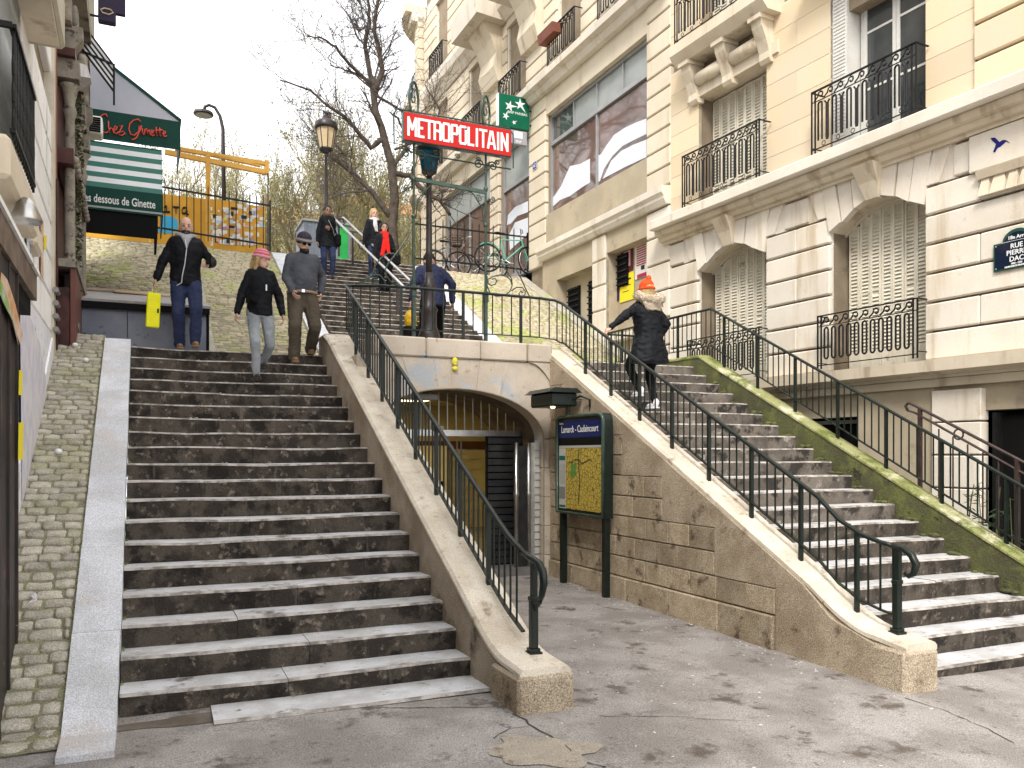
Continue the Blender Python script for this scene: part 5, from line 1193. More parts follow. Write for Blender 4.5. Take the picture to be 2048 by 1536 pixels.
# condensed stencil capitals drawn as strokes
LW = .034
def letter(ch, x0, w, z0, h):
    l, r_, m_ = x0, x0+w, x0+w/2; t, bt_, md = z0+h, z0, z0+h*.5; c = w*.28
    d = {'M':[[(l,bt_),(l,t)],[(l,t),(m_,z0+h*.35)],[(m_,z0+h*.35),(r_,t)],[(r_,t),(r_,bt_)]],
     'E':[[(l,bt_),(l,t)],[(l,t),(r_,t)],[(l,md),(r_-.02,md)],[(l,bt_),(r_,bt_)]],
     'T':[[(l-.01,t),(r_+.01,t)],[(m_,t),(m_,bt_)]],
     'R':[[(l,bt_),(l,t)],[(l+.035,t),(r_-c*.6,t),(r_,t-c),(r_,md+c*.5),(r_-c*.5,md),(l+.035,md)],[(r_-c*.4,md-.015),(r_,md-c),(r_,bt_)]],
     'O':[[(m_-.012,t),(l+c*.5,t),(l,t-c),(l,bt_+c),(l+c*.5,bt_),(m_-.012,bt_)],[(m_+.012,t),(r_-c*.5,t),(r_,t-c),(r_,bt_+c),(r_-c*.5,bt_),(m_+.012,bt_)]],
     'P':[[(l,bt_),(l,t)],[(l+.035,t),(r_-c*.6,t),(r_,t-c),(r_,md+c*.6),(r_-c*.6,md),(l+.035,md)]],
     'L':[[(l,t),(l,bt_)],[(l,bt_),(r_,bt_)]], 'I':[[(m_,bt_),(m_,t)]],
     'A':[[(l-.005,bt_),(m_-.012,t)],[(m_+.012,t),(r_+.005,bt_)],[(l+.03,z0+h*.28),(r_-.03,z0+h*.28)]],
     'N':[[(l,bt_),(l,t)],[(l,t),(r_,bt_)],[(r_,bt_),(r_,t)]]}[ch]
    b = MB()
    for st in d:
        for a, c2 in zip(st, st[1:]):
            A = Vector((a[0],0,a[1])); C = Vector((c2[0],0,c2[1])); D = (C-A).normalized(); Nn = Vector((-D.z,0,D.x))*LW/2; A = A-D*LW*.4; C = C+D*LW*.4
            ys_, ye = sy-.0605-.0002*R.random(), sy-.0565
            P = [A-Nn, C-Nn, C+Nn, A+Nn]; b.add([(p.x,ys_,p.z) for p in P]+[(p.x,ye,p.z) for p in P], [(0,1,2,3),(7,6,5,4),(0,4,5,1),(1,5,6,2),(2,6,7,3),(3,7,4,0)])
    b.build('letter', m_wht, ms)
wd = {'M':.105,'I':.03,'O':.088,'L':.07,'E':.07,'T':.08,'R':.085,'P':.08,'A':.095,'N':.09}
word = 'METROPOLITAIN'; tot = sum(wd[c] for c in word); gap = (sx1-sx0-.14-tot)/12; x = sx0+.07
for ch in word: letter(ch, x, wd[ch], sz-.118, .236); x += wd[ch]+gap
# posts, rails and scrollwork
pxl = at_y(828, 500, sy+.08).x; pxr = at_y(972, 500, sy+.08).x; yb = sy+.09
for xx in (pxl, pxr):
    zt0 = sz+.30
    b = MB(); b.cbox(xx-.024, xx+.024, yb-.024, yb+.024, 3.36, 4.0, .004); b.tube([(xx,yb,4.0),(xx,yb,4.5),(xx,yb,5.2),(xx,yb,zt0)], [.024,.02,.018,.016], 8); b.build('post', m_metro, ms)
    b = MB(); b.cbox(xx-.034, xx+.034, yb-.034, yb+.034, 3.98, 4.14, .006); b.ell((xx,yb,5.1),.035,.035,.04,8,6); b.ell((xx,yb,5.62),.035,.035,.05,8,6); b.build('post_collar', m_metro, ms)
    # crowning shell wheel
    b = MB(); cz = sz+.45; b.tube([(xx+.085*cos(a*pi/8),yb+.06*cos(a*pi/8),cz+.24*sin(a*pi/8)) for a in range(16)], .018, 6, closed=True)
    b.tube([(xx+.06*(1-k*.08)*cos(k*.7),yb,cz+.02+.15*(1-k*.08)*sin(k*.7)) for k in range(12)], .012, 5)
    b.tube([(xx,yb,sz+.15),(xx,yb,cz-.2)], .02, 6); b.build('crest', m_metro, ms, smooth=True)
def scroll(cx, cz, r, a0, turns, y=yb, dirn=1, r_t=.009, nm='scroll'):
    pts_ = [(cx + r*(1-.8*k/ (turns*8))*cos(a0+dirn*k*pi/4), y, cz + r*(1-.8*k/(turns*8))*sin(a0+dirn*k*pi/4)) for k in range(int(turns*8)+1)]
    b = MB(); b.tube(pts_, r_t, 5); b.build(nm, m_metro, ms, smooth=True)
zr_ = at_y(900, 372, yb).z
b = MB(); b.bar((pxl,yb,zr_+.03),(pxr,yb,zr_-.02),.035,.05); b.build('cross_bar', m_metro, ms)
zo = sz+shh+.075; zu = sz-shh-.10
fr_ = [(sx0-.09,yb,sz-shh-.02),(sx0-.1,yb,sz+shh),(sx0-.04,yb,zo),(sx1+.02,yb,zo-.0),(sx1+.09,yb,zo-.08),(sx1+.09,yb,zu+.0)]
b = MB(); b.tube(fr_, .011, 6); b.tube([(sx0,yb,zu+.04),(sx0+.2,yb,zu),(sx1-.3,yb,zu-.02),(sx1+.05,yb,zu-.02)], .011, 6); b.build('outer_frame', m_metro, ms)
for t in (.12,.3,.5,.7,.88): scroll(sx0+(sx1-sx0)*t, sz+shh+.04, .03, 0, 1.2); scroll(sx0+(sx1-sx0)*t+.03, zu+.045, .04, pi, 1.3, dirn=-1)
for xx, sg in ((pxl,1),(pxr,-1),(pxr,1),(pxl,-1)): scroll(xx+sg*.11, zu-.02, .075, pi if sg>0 else 0, 1.5, dirn=-sg, r_t=.011); scroll(xx+sg*.10, zr_-.12, .05, pi/2, 1.5, dirn=-sg)
b = MB(); b.tube([(pxr-.03,yb,zr_-.5),(pxr-.06,yb,zr_-.25),(pxr-.2,yb,zr_-.06),(pxr-.28,yb,zr_-.03)], .010, 5); b.tube([(pxl+.03,yb,zr_-.5),(pxl+.06,yb,zr_-.25),(pxl+.2,yb,zr_-.08),(pxl+.28,yb,zr_-.0)], .010, 5); b.build('brace', m_metro, ms)
# great low scrolls either side of the posts
def curve(pxs, nm, r=.010, y=yb, par=ms, m=m_metro): b = MB(); b.tube([at_y(x_, y_, y) for x_, y_ in pxs], r, 5); b.build(nm, m, par, smooth=True)
q = lambda pts_, ox, oy, s_: [(ox+x_/s_, oy+y_/s_) for x_, y_ in pts_]
curve(q([(1065,400),(1020,470),(960,560),(900,640),(850,700),(820,760),(830,820),(870,880),(930,915),(1000,925),(1050,900),(1065,850)],600,380,4.8), 'great_scroll')
curve(q([(560,890),(610,885),(660,850),(700,790),(730,710),(780,650),(840,610),(900,610),(940,630)],600,380,4.8), 'great_scroll')
curve(q([(600,890),(650,840),(710,810),(770,820),(810,870),(815,905)],600,380,4.8), 'great_scroll')
curve(q([(700,880),(680,860),(700,840),(740,845),(750,880),(720,900),(690,890)],600,380,4.8), 'great_scroll', .008)
curve(q([(790,780),(790,880),(820,950),(880,985),(960,980),(1020,940),(1045,880),(1030,820),(990,780),(930,765),(860,780),(800,810),(800,850),(830,875),(870,865),(890,830),(870,800),(840,810)],820,400,5.12), 'great_scroll')
curve(q([(870,560),(930,650),(1000,740),(1040,810),(1045,870)],820,400,5.12), 'great_scroll'); curve(q([(920,660),(1010,665),(1080,700),(1130,790),(1180,900),(1220,980),(1250,1000)],820,400,5.12), 'great_scroll')
curve(q([(1040,930),(1090,895),(1150,895),(1185,940),(1170,980),(1130,990),(1115,960),(1130,935),(1155,950)],820,400,5.12), 'great_scroll')
# ---------------------------------------------------------------- Paris lantern posts
m_blueglass = mat('blue_lantern_glass', (.004,.045,.09), (.01,.09,.13), 4, .12, coat=.3); m_lampglass = mat('opal_lantern_glass', (.62,.48,.30), (.55,.42,.25), 5, .25)
def lantern_post(lab, x, y, z0, zl, k, glass, ms_=1.):
    """z0 foot, zl underside of lantern, k lantern height"""
    t = thing('street_lamp', lab, 'street lamp', (x, y, z0)); h = zl-z0; s_ = ms_
    b = MB(); b.lathe([(.17*s_,-.3),(.17*s_,.28),(.15*s_,.34),(.12*s_,.42),(.12*s_,.62),(.14*s_,.66),(.10*s_,.72),(.085*s_,.95),(.11*s_,1.0),(.07*s_,1.06),(.06*s_,1.2)], (0,0,0), 14); b.build('base', m_lampiron, t, smooth=True)
    b = MB(); b.lathe([(.05*s_,1.15),(.05*s_,h*.55),(.062*s_,h*.56),(.05*s_,h*.58),(.042*s_,h-.12),(.06*s_,h-.08),(.045*s_,h-.03),(.03*s_,h)], (0,0,0), 12); b.build('shaft', m_lampiron, t, smooth=True)
    r0, r1 = .17*k, .26*k; g0, g1 = h+.10*k, h+.62*k
    b = MB(); b.lathe([(r0,g0),(r1,g1)], (0,0,0), 8); b.build('glass', glass, t)
    b = MB()
    for i in range(8): a = pi/8+pi*i/4-pi/8; b.bar((r0*1.02*cos(a),r0*1.02*sin(a),g0),(r1*1.02*cos(a),r1*1.02*sin(a),g1), .016*k+.004)
    for i in range(4): a = pi/4+pi*i/2; b.tube([(.03,0,h-.02),(r0*.5*cos(a),r0*.5*sin(a),h+.0*k),(r0*1.1*cos(a),r0*1.1*sin(a),g0)], .014*k, 5)
    b.lathe([(r0*1.1,g0-.03*k),(r0*1.1,g0)], (0,0,0), 12); b.build('glazing_bars', m_lampiron, t)
    b = MB(); b.lathe([(r1*1.12,g1-.01),(r1*1.2,g1+.04*k),(r1*1.12,g1+.09*k),(r1*1.14,g1+.14*k),(r1*.9,g1+.2*k),(r1*.35,g1+.27*k),(r1*.28,g1+.34*k),(.03,g1+.36*k)], (0,0,0), 16); b.build('cap', m_lampiron, t, smooth=True)
    b = MB()
    for i in range(6): a = pi*i/3; b.tube([(.04*k*cos(a),.04*k*sin(a),g1+.35*k),(.08*k*cos(a),.08*k*sin(a),g1+.42*k),(.06*k*cos(a),.06*k*sin(a),g1+.5*k)], .014*k, 4)
    b.ell((0,0,g1+.4*k),.03*k,.03*k,.06*k,6,5); b.build('crown_finial', m_lampiron, t)
    return t
p = at_y(858, 670, 11.45); zl = at_y(858, 352, 11.45).z
lantern_post('black lamp post with blue glass lantern standing just behind the metro sign', p.x, 11.45, 3.22, zl, .60, m_blueglass, .95)
b = MB(); 
py_ = 20.9; p = at_y(652, 470, py_); zl = at_y(652, 305, py_).z
lantern_post('brown black lamp post with opal glass lantern at the top of the upper flight', p.x, py_, ZU-.4, zl, .95, m_lampglass, .9)
# modern bent lamp
ml = thing('street_lamp', 'modern bent street lamp with flat disc head beyond the yellow hoarding', 'street lamp'); my = 27
base = at_y(449, 520, my); 
b = MB(); b.tube([(base.x,my,ZU-.3),(base.x,my,at_y(0,400,my).z)], .13, 10); b.build('base', m_black, ml)
pts_ = [(base.x,my,at_y(0,400,my).z)] + [tuple(at_y(x_, y_, my)) for x_, y_ in ((446,300),(446,258),(440,232),(430,215),(418,210),(410,213),(408,222))]
b = MB(); b.tube(pts_, [.07,.06,.055,.05,.05,.05,.05,.045], 8); b.build('mast', m_lampiron, ml, smooth=True)
hp = at_y(407, 229, my); b = MB(); b.lathe([(.06,.10),(.28,.07),(.30,.0),(.27,-.03)], tuple(hp), 14); b.build('head', m_lampiron, ml); b = MB(); b.lathe([(.24,-.04),(.24,-.032)], tuple(hp), 12); b.build('lens', m_greypanel, ml)
# ---------------------------------------------------------------- fences at the top of the banks
def spike_fence(lab, A, B, zb, h, n, raise_=0):
    t = thing('iron_fence', lab, 'fence'); A = Vector(A); B = Vector(B)
    for dz in (.12, h-.18): b = MB(); b.bar(A+Vector((0,0,dz)), B+Vector((0,0,dz)), .03, .04); b.build('rail', m_black, t)
    for i in range(n+1):
        p = A.lerp(B, i/n); end = i in (0, n)
        b = MB(); b.bar((p.x,p.y,p.z-.02),(p.x,p.y,p.z+h-(.05 if end else 0)), .04 if end else .022); 
        if not end: b.bar((p.x,p.y,p.z+h),(p.x,p.y,p.z+h+.05),.01)
        b.build('post' if end else 'picket', m_black, t)
fy = YU+.05
A = at_y(300, 463, fy); Bq = at_y(540, 500, fy)
spike_fence('black spiked iron fence at the top of the left bank, before the yellow hoarding', (A.x, fy, A.z), (Bq.x, fy, Bq.z), 0, 1.28, 17)
A = at_y(826, 525, fy); Bq = at_y(1055, 548, fy)
spike_fence('black spiked iron fence at the top of the right bank with bicycles behind', (A.x, fy, A.z), (Bq.x, fy, Bq.z), 0, 1.22, 16)
# steel double handrail in the middle of the upper flight
hrl = thing('handrail', 'worn steel double handrail running down the middle of the upper flight', 'handrail')
def on_fl(px, py, h):       # point h above the upper flight's slope
    d = ray(px, py); t = (Z2 - UP*Y2 + h - EYE.z)/(d.z - UP*d.y); return EYE + d*t
U0 = on_fl(664, 432, .95); U1 = on_fl(806, 572, .95); V = U1-U0
for off in (0, .30):
    o_ = Vector((off, 0, 0)); P = [U0+o_+Vector((0,.12,-.08)), U0+o_+Vector((0,.16,.0)), U0+o_, U1+o_, U1+o_+Vector((0,-.10,-.10))]
    b = MB(); b.tube(P, .028, 8); b.build('rail_bar', mat('worn_galvanised_steel', (.55,.55,.55), (.4,.4,.4), 8, .3, metal=.5), hrl, smooth=True)
for t_ in (.02,.25,.55,.86): p = U0+V*t_+Vector((.15,0,-.02)); b = MB(); b.bar(p, (p.x,p.y,p.z-1.0), .05); b.bar(p-Vector((.15,0,0)), p+Vector((.15,0,0)), .03); b.build('post', m_lampiron, hrl)
for t_ in (.05,.4): p = U0+V*t_+Vector((.15,0,-.1)); b = MB(); b.tube([(p.x+.1*cos(a),p.y,p.z+.12*sin(a)) for a in (0,1,2,3,4,5)], .015, 5, closed=True); b.build('ring', m_black, hrl)
# ---------------------------------------------------------------- yellow hoarding and timber frame
m_ply = mat('yellow_ply', (.62,.33,.035), (.52,.27,.03), 2, .6, .2, 20, var=.08); m_stick = [mat('sticker_white',(.72,.70,.66)), mat('sticker_pale_blue',(.45,.55,.6)), mat('sticker_pink',(.6,.35,.33)), mat('sticker_orange',(.6,.26,.06)), mat('sticker_black',(.03,.03,.03)), mat('sticker_yellow',(.7,.6,.1)), mat('sticker_violet',(.3,.25,.45))]
hy = 22.4; hd = thing('hoarding', 'yellow plywood hoarding with stickers and graffiti behind the left fence', 'hoarding')
xsP = [120, 300, 356, 382, 412, 470, 530]
for i, (a, c) in enumerate(zip(xsP, xsP[1:])):
    top_ = at_y((a+c)/2, [386,388,392,396,400,410][i], hy).z; A = at_y(a, 480, hy); Cc = at_y(c, 490, hy)
    b = MB(); b.cbox(A.x+.002, Cc.x-.002, hy, hy+.05, ZU-.3, top_, .005); b.build('ply_panel', m_ply, hd)
def stick(x_, y_, w, h, m_, nm='sticker', dd=.006):
    p = at_y(x_, y_, hy); b = MB(); w *= hy/1650/.99; h *= hy/1650; d = dd+R.random()*.006; b.box(p.x-w/2, p.x+w/2, hy-d, hy-.002, p.z-h/2, p.z+h/2); b.build(nm, m_, hd)
for i in range(120):
    x_ = R.uniform(416, 526); y_ = R.uniform(412, 488)
    stick(x_, y_, R.uniform(3,11), R.uniform(3,9), m_stick[min(6, int(R.expovariate(.55)))])
m_cyan = mat('sky_blue_paint', (.06,.38,.62))
for (x_,y_,w,h) in ((335,440,22,14),(338,452,30,8),(332,462,26,8),(348,448,12,20)): stick(x_,y_,w,h,m_cyan,'painted_patch')
def gstroke(pts_, w=.05):
    b = MB()
    for a, c in zip(pts_, pts_[1:]): A = at_y(*a, hy-.012); Cc = at_y(*c, hy-.012); b.bar(A, Cc, .02, w)
    b.build('graffiti_stroke', m_ink, hd)
gstroke([(333,412),(333,424)]); gstroke([(326,424),(340,424)]); gstroke([(329,416),(333,411)]); gstroke([(346,414),(358,415)]); gstroke([(352,415),(352,427)])
gstroke([(364,422),(366,416),(372,415),(374,421),(371,427),(365,427),(364,422)]); gstroke([(371,425),(377,430)]); gstroke([(462,416),(475,418)], .06)
tf = thing('timber_frame', 'orange yellow timber gallows frame above the hoarding', 'timber frame')
m_or = mat('orange_yellow_timber', (.66,.37,.07), (.58,.31,.05), 3, .5)
Y = 21.9
for a, c, w in (((350,297),(533,328),.07),((330,304),(533,345),.09),((533,322),(533,348),.10),((416,306),(416,400),.13),((427,312),(520,332),.03)):
    b = MB(); b.bar(at_y(*a, Y), at_y(*c, Y), .1, w*1.3) if w != .13 else b.bar(at_y(*a, Y), (at_y(*a,Y).x, Y, ZU), .11); b.build('beam', m_or, tf)
b = MB(); p = at_y(536,346,Y); b.bar(p, (p.x,Y,ZU-.1), .03); b.build('rod', m_lampiron, tf)
# portable toilet / cabin
kc = thing('cabin', 'grey and green corrugated cabin behind the woman at the top of the steps', 'cabin'); ky = 24
A = at_y(608, 450, ky); Cc = at_y(700, 450, ky); t_ = at_y(650, 446, ky).z
b = MB(); b.box(A.x, Cc.x, ky, ky+1.3, ZU-.1, t_); b.build('body', mat('blue_grey_plastic', (.21,.24,.29), (.18,.2,.25), 3, .5), kc)
for k in range(9): xx = A.x + .06+(Cc.x-A.x)*.62*k/9; b = MB(); b.box(xx, xx+.035, ky-.02, ky, ZU, t_-.03); b.build('rib', MATS['blue_grey_plastic'], kc)
g0 = at_y(676, 450, ky).x; b = MB(); b.box(g0, g0+.28, ky-.03, ky-.001, ZU, t_-.05); b.build('door', mat('bright_green_panel', (.02,.40,.08), (.02,.34,.07), 3, .4), kc)
b = MB(); b.box(A.x-.05, Cc.x+.05, ky-.05, ky+1.35, t_, t_+.06); b.build('roof', m_greypanel, kc)
# ---------------------------------------------------------------- map board by the entrance
mp = thing('map_board', 'dark green metro map board with blue station header against the granite wall', 'information board')
bx = 5.20; y0b, y1b = 8.84, 10.12; z0b, z1b = .98, 2.30
def rrect(hw, hh, r, cx=0, cz=0, low=True):
    P = []
    for (sx_, sz_, a0) in ((1,1,0),(-1,1,pi/2)):
        for k in range(7): a = a0+pi/2*k/6; P.append((cx+sx_*(hw-r)+r*cos(a), cz+hh-r+r*sin(a)))
    return P + [(cx-hw, cz-hh), (cx+hw, cz-hh)]
cy, cz = (y0b+y1b)/2, (z0b+z1b)/2; hw, hh = (y1b-y0b)/2, (z1b-z0b)/2
b = MB(); b.prism(rrect(hw, hh, .10, cy, cz), 0, bx, bx+.12); b.build('case', m_iron, mp)
b = MB(); b.tube([(bx-.012, p_[0], p_[1]) for p_ in rrect(hw-.02, hh-.02, .09, cy, cz)], .026, 6, closed=True); b.build('case_rim', m_metro, mp, smooth=True)
b = MB(); b.box(bx-.008, bx-.002, y0b+.05, y1b-.05, z1b-.30, z1b-.07); b.build('header_panel', mat('header_blue', (.01,.02,.11), (.012,.02,.09), 3, .2), mp)
tx = text('Lamarck - Caulaincourt', 'lettering', .128, m_wht, mp, (bx-.0095, cy, z1b-.23), (pi/2,0,-pi/2), ext=.001, sx=.82)
text('Métro', 'lettering', .045, m_wht, mp, (bx-.0095, y1b-.14, z1b-.12), (pi/2,0,-pi/2), ext=.001)
b = MB(); b.box(bx-.007, bx-.001, y0b+.05, y1b-.05, z1b-.40, z1b-.302); b.build('shade_strip', m_dark, mp)
# map sheet with procedural street net
mm = bpy.data.materials.new('city_map_print'); mm.use_nodes = True; nt = mm.node_tree; N = nt.nodes; L = nt.links; bs_ = N['Principled BSDF']; g_ = N.new('ShaderNodeNewGeometry'); bs_.inputs['Roughness'].default_value = .25
vo = N.new('ShaderNodeTexVoronoi'); vo.feature = 'DISTANCE_TO_EDGE'; vo.inputs['Scale'].default_value = 17; L.new(g_.outputs['Position'], vo.inputs['Vector'])
r1_ = N.new('ShaderNodeMapRange'); r1_.inputs['From Min'].default_value = .03; r1_.inputs['From Max'].default_value = .09; L.new(vo.outputs['Distance'], r1_.inputs[0])
m1_ = N.new('ShaderNodeMixRGB'); m1_.inputs[1].default_value = (.16,.11,.04,1); m1_.inputs[2].default_value = (.50,.38,.07,1); L.new(r1_.outputs[0], m1_.inputs[0])
n_ = N.new('ShaderNodeTexNoise'); n_.inputs['Scale'].default_value = 4.5; L.new(g_.outputs['Position'], n_.inputs['Vector']); r2_ = N.new('ShaderNodeMapRange'); r2_.inputs['From Min'].default_value = .6; r2_.inputs['From Max'].default_value = .68; L.new(n_.outputs['Fac'], r2_.inputs[0])
m2_ = N.new('ShaderNodeMixRGB'); m2_.inputs[2].default_value = (.10,.24,.05,1); L.new(r2_.outputs[0], m2_.inputs[0]); L.new(m1_.outputs[0], m2_.inputs[1]); L.new(m2_.outputs[0], bs_.inputs['Base Color'])
b = MB(); b.box(bx-.006, bx-.001, y0b+.07, y1b-.26, z0b+.07, z1b-.44); b.build('map_sheet', mm, mp)
b = MB(); b.box(bx-.006, bx-.001, y1b-.255, y1b-.07, z0b+.07, z1b-.44); b.build('legend_strip', mat('legend_paper', (.46,.45,.40)), mp)
b = MB(); b.box(bx-.006, bx-.001, y0b+.07, y1b-.07, z1b-.436, z1b-.405); b.build('sheet_heading', mat('legend_paper2', (.42,.42,.36)), mp)
for zz, hh_, m_ in ((z1b-.60,.06,mat('map_green',(.02,.13,.10))),(z0b+.085,.03,MATS['map_green'] if 'map_green' in MATS else m_grn),(z0b+.2,.16,mat('legend_grey',(.2,.2,.19)))): b = MB(); b.box(bx-.0085, bx-.0065, y1b-.25, y1b-.08, zz, zz+hh_); b.build('legend_block', m_, mp)
for k in range(4): b = MB(); b.box(bx-.0078,bx-.0066,y1b-.235+.035*k,y1b-.225+.035*k,z0b+.4,z1b-.65); b.build('legend_lines', MATS['legend_grey'], mp)
b = MB(); b.tube([(bx-.008, cy+.02*sin(k), z1b-.45-.09*k) for k in range(9)], .006, 4); b.tube([(bx-.008, cy-.35+.09*k, cz+.05+.03*sin(k*1.7)) for k in range(8)], .005, 4); b.build('map_railways', m_ink, mp)
for yy in (y0b+.07, y1b-.07): b = MB(); b.bar((bx+.06,yy,-.1),(bx+.06,yy,z0b+.02),.075); b.build('leg', m_iron, mp)
b = MB(); b.cbox(bx-.30, bx+.1, 9.72, 10.35, 2.42, 2.60, .02); b.build('lamp_box', m_iron, mp)
b = MB(); b.prism([(bx-.36,2.60),(bx+.14,2.60),(bx+.06,2.66),(bx-.28,2.66)], 1, 9.66, 10.41); b.build('lamp_lid', m_iron, mp)
b = MB(); b.ell((bx-.18,9.9,2.415),.035,.035,.02,8,6); b.build('bulb', m_lampon, mp); b = MB(); b.bar((bx-.02,9.8,2.3),(bx-.02,9.8,2.42),.03); b.tube([(5.4,9.55,2.35),(5.36,9.5,2.5),(5.28,9.6,2.55),(5.22,9.75,2.5)],.015,6); b.build('stay', m_iron, mp)
# ---------------------------------------------------------------- bicycles
m_tyre = mat('bicycle_rubber', (.012,.012,.012), None, rough=.7); m_chrome = mat('bicycle_chrome', (.6,.6,.6), None, rough=.25, metal=.9)
def bicycle(lab, loc, rz, fcol, basket=False, tilt=0, sc=1., steer=0):
    t = thing('bicycle', lab, 'bicycle', loc, rz, 'bicycles locked along the right fence'); t.rotation_euler = (tilt, 0, rz); t.scale = (sc,)*3
    m_f = mat('frame_'+fcol[0], fcol[1], None, rough=.35)
    r_ = .33; wb_ = 1.02
    for xx, st in ((0,0),(wb_,steer)):
        cs, sn = cos(st), sin(st)
        w = link(bpy.data.objects.new('wheel', None), t); w.location = (xx,0,r_); w.rotation_euler = (0,0,st)
        b = MB(); b.tube([(r_*cos(a*pi/16),0,r_*sin(a*pi/16)) for a in range(32)], .019, 6, closed=True); b.build('tyre', m_tyre, w, smooth=True)
        b = MB(); b.tube([(.30*cos(a*pi/12),0,.30*sin(a*pi/12)) for a in range(24)], .010, 4, closed=True)
        for k in range(14): a = pi*2*k/14; b.bar((.02*cos(a),.02*(-1)**k,.02*sin(a)),(.3*cos(a+.1),0,.3*sin(a+.1)),.004)
        b.tube([(0,-.05,0),(0,.05,0)],.022,8); b.build('rim', m_chrome, w)
    bbk, seat, head, hb = (.44,0,.29), (.33,0,.80), (.86,0,.82), (.90,0,.70)
    b = MB()
    for a, c, rr in ((bbk,seat,.015),(bbk,hb,.017),(seat,head,.015),((0,0,r_),bbk,.011),((0,0,r_),(.35,0,.74),.010),(head,hb,.018)): b.tube([a,c], rr, 6)
    b.build('frame', m_f, t)
    b = MB(); b.tube([(.895,0,.70),(.93,.05,.55),(1.02,.05,r_)],.011,6); b.tube([(.895,0,.70),(.93,-.05,.55),(1.02,-.05,r_)],.011,6); b.build('fork', m_f, t)
    b = MB(); b.tube([head,(.84,0,.98)],.012,6); b.tube([(.72,-.28,1.0),(.80,-.24,1.01),(.86,-.1,.98),(.84,0,.98),(.86,.1,.98),(.80,.24,1.01),(.72,.28,1.0)],.012,6); b.build('handlebar', m_chrome, t)
    b = MB(); b.tube([seat,(.30,0,.93)],.012,6); b.build('seat_post', m_chrome, t)
    b = MB(); b.ell((.24,0,.955),.09,.075,.03,10,6); b.ell((.36,0,.955),.10,.028,.025,8,6); b.build('saddle', m_tyre, t, smooth=True)
    b = MB(); b.tube([(.44+.09*cos(a*pi/8),-.05,.29+.09*sin(a*pi/8)) for a in range(16)],.006,4,closed=True); b.bar((.44,-.05,.29),(.56,-.09,.2),.02); b.bar((.44,.05,.29),(.32,.09,.38),.02); b.box(.53,.61,-.15,-.08,.19,.21); b.box(.28,.36,.08,.15,.37,.39); b.build('crankset', m_chrome, t)
    b = MB(); b.tube([(-.37*cos(a*pi/10)*1.0,0,r_+.37*sin(a*pi/10)) for a in range(3,9)],.016,4); b.build('mudguard', m_f, t)
    if basket:
        b = MB()
        for k in range(5):
            s2 = .12+.02*k; zz = .80+.06*k; b.tube([(1.08-s2,-s2,zz),(1.08+s2,-s2,zz),(1.08+s2,s2,zz),(1.08-s2,s2,zz)],.009,4,closed=True)
        b.box(.97,1.19,-.11,.11,.8,.81)
        for k in range(8): a = pi*k/4; b.bar((1.08+.12*cos(a),.12*sin(a),.8),(1.08+.2*cos(a),.2*sin(a),1.05),.008)
        b.build('basket', mat('brown_wicker', (.06,.035,.03), None, rough=.8), t)
    return t
by = YU+.35
pb1 = at_y(880, 540, by); pb2 = at_y(955, 545, by); pb3 = at_y(1030, 540, by)
bicycle('bicycle with black saddle behind the man in the blue jacket', (pb1.x-.1, by+.1, ZU), .05, ('grey',(.3,.3,.3)), False, -.08, 1.)
bicycle('bicycle with brown wicker basket in the middle of the right fence', (pb2.x+.55, by, ZU), pi-.1, ('brown',(.10,.06,.05)), True, .08, 1.05)
bicycle('green and white bicycle with turned front wheel, nearest the shop pilaster', (pb3.x-.95, by-.28, ZU+.12), -.12, ('pale_green',(.12,.42,.3)), False, -.03, 1.15, .5)
# ---------------------------------------------------------------- trees
m_bark = mat('dark_bark', (.06,.047,.038), (.11,.088,.07), 6, .9, .6, 20, spots=((.12,.10,.07), 5, .6, .7))
m_twig = mat('dark_twigs', (.095,.078,.07)); m_ybark = mat('pale_olive_bark', (.26,.23,.14), (.34,.31,.2), 5, .9, .4, 20); m_ytwig = mat('olive_twigs', (.25,.22,.12), (.20,.17,.10), 3, .9)
m_bud = mat('yellow_green_buds', (.36,.34,.14), (.28,.27,.11), 4, .8)
def grow(mb, buds, p, d, L, r, depth, rr, up=.15, budp=.0, spread=.6):
    n = 3 if depth < 2 else 4; pts = [p]; dd = d.copy(); rad = [r]
    for i in range(n):
        dd = (dd + Vector((rr.uniform(-1,1), rr.uniform(-1,1), rr.uniform(-1,1)+up))*.22).normalized(); p = p + dd*L/n; pts.append(p); rad.append(max(.004, r*(1-.55*(i+1)/n)))
    mb.tube(pts, rad, 3 if r < .03 else 6, cap=False)
    if depth == 0:
        if buds is not None:
            for q_ in pts[1:]:
                if rr.random() < budp:
                    c = q_ + Vector((rr.uniform(-.1,.1), rr.uniform(-.1,.1), rr.uniform(-.1,.1))); v = Vector((rr.uniform(-1,1),rr.uniform(-1,1),rr.uniform(-1,1)))*.045; w = v.orthogonal()*.7
                    buds.add([c-v, c+w, c+v, c-w], [(0,1,2,3)])
        return
    k = rr.randint(3, 5)
    for i in range(k):
        t = rr.uniform(.25, 1); j = min(n-1, int(t*n)); q_ = pts[j].lerp(pts[j+1], t*n-j)
        a = Vector((rr.uniform(-1,1), rr.uniform(-1,1), rr.uniform(-.6,1)+up)).normalized(); nd = (dd*(1-spread)+a*spread).normalized()
        grow(mb, buds, q_, nd, L*rr.uniform(.5,.78), max(.005, r*.5), depth-1, rr, up, budp, spread)
ty = 24.0; tr = random.Random(5)
T0 = thing('bare_tree', 'tall dark bare tree forking behind the women on the upper flight', 'tree', tuple(at_y(788, 520, ty)))
T0.location = (T0.location.x, ty, ZU); TL0 = Vector(T0.location)
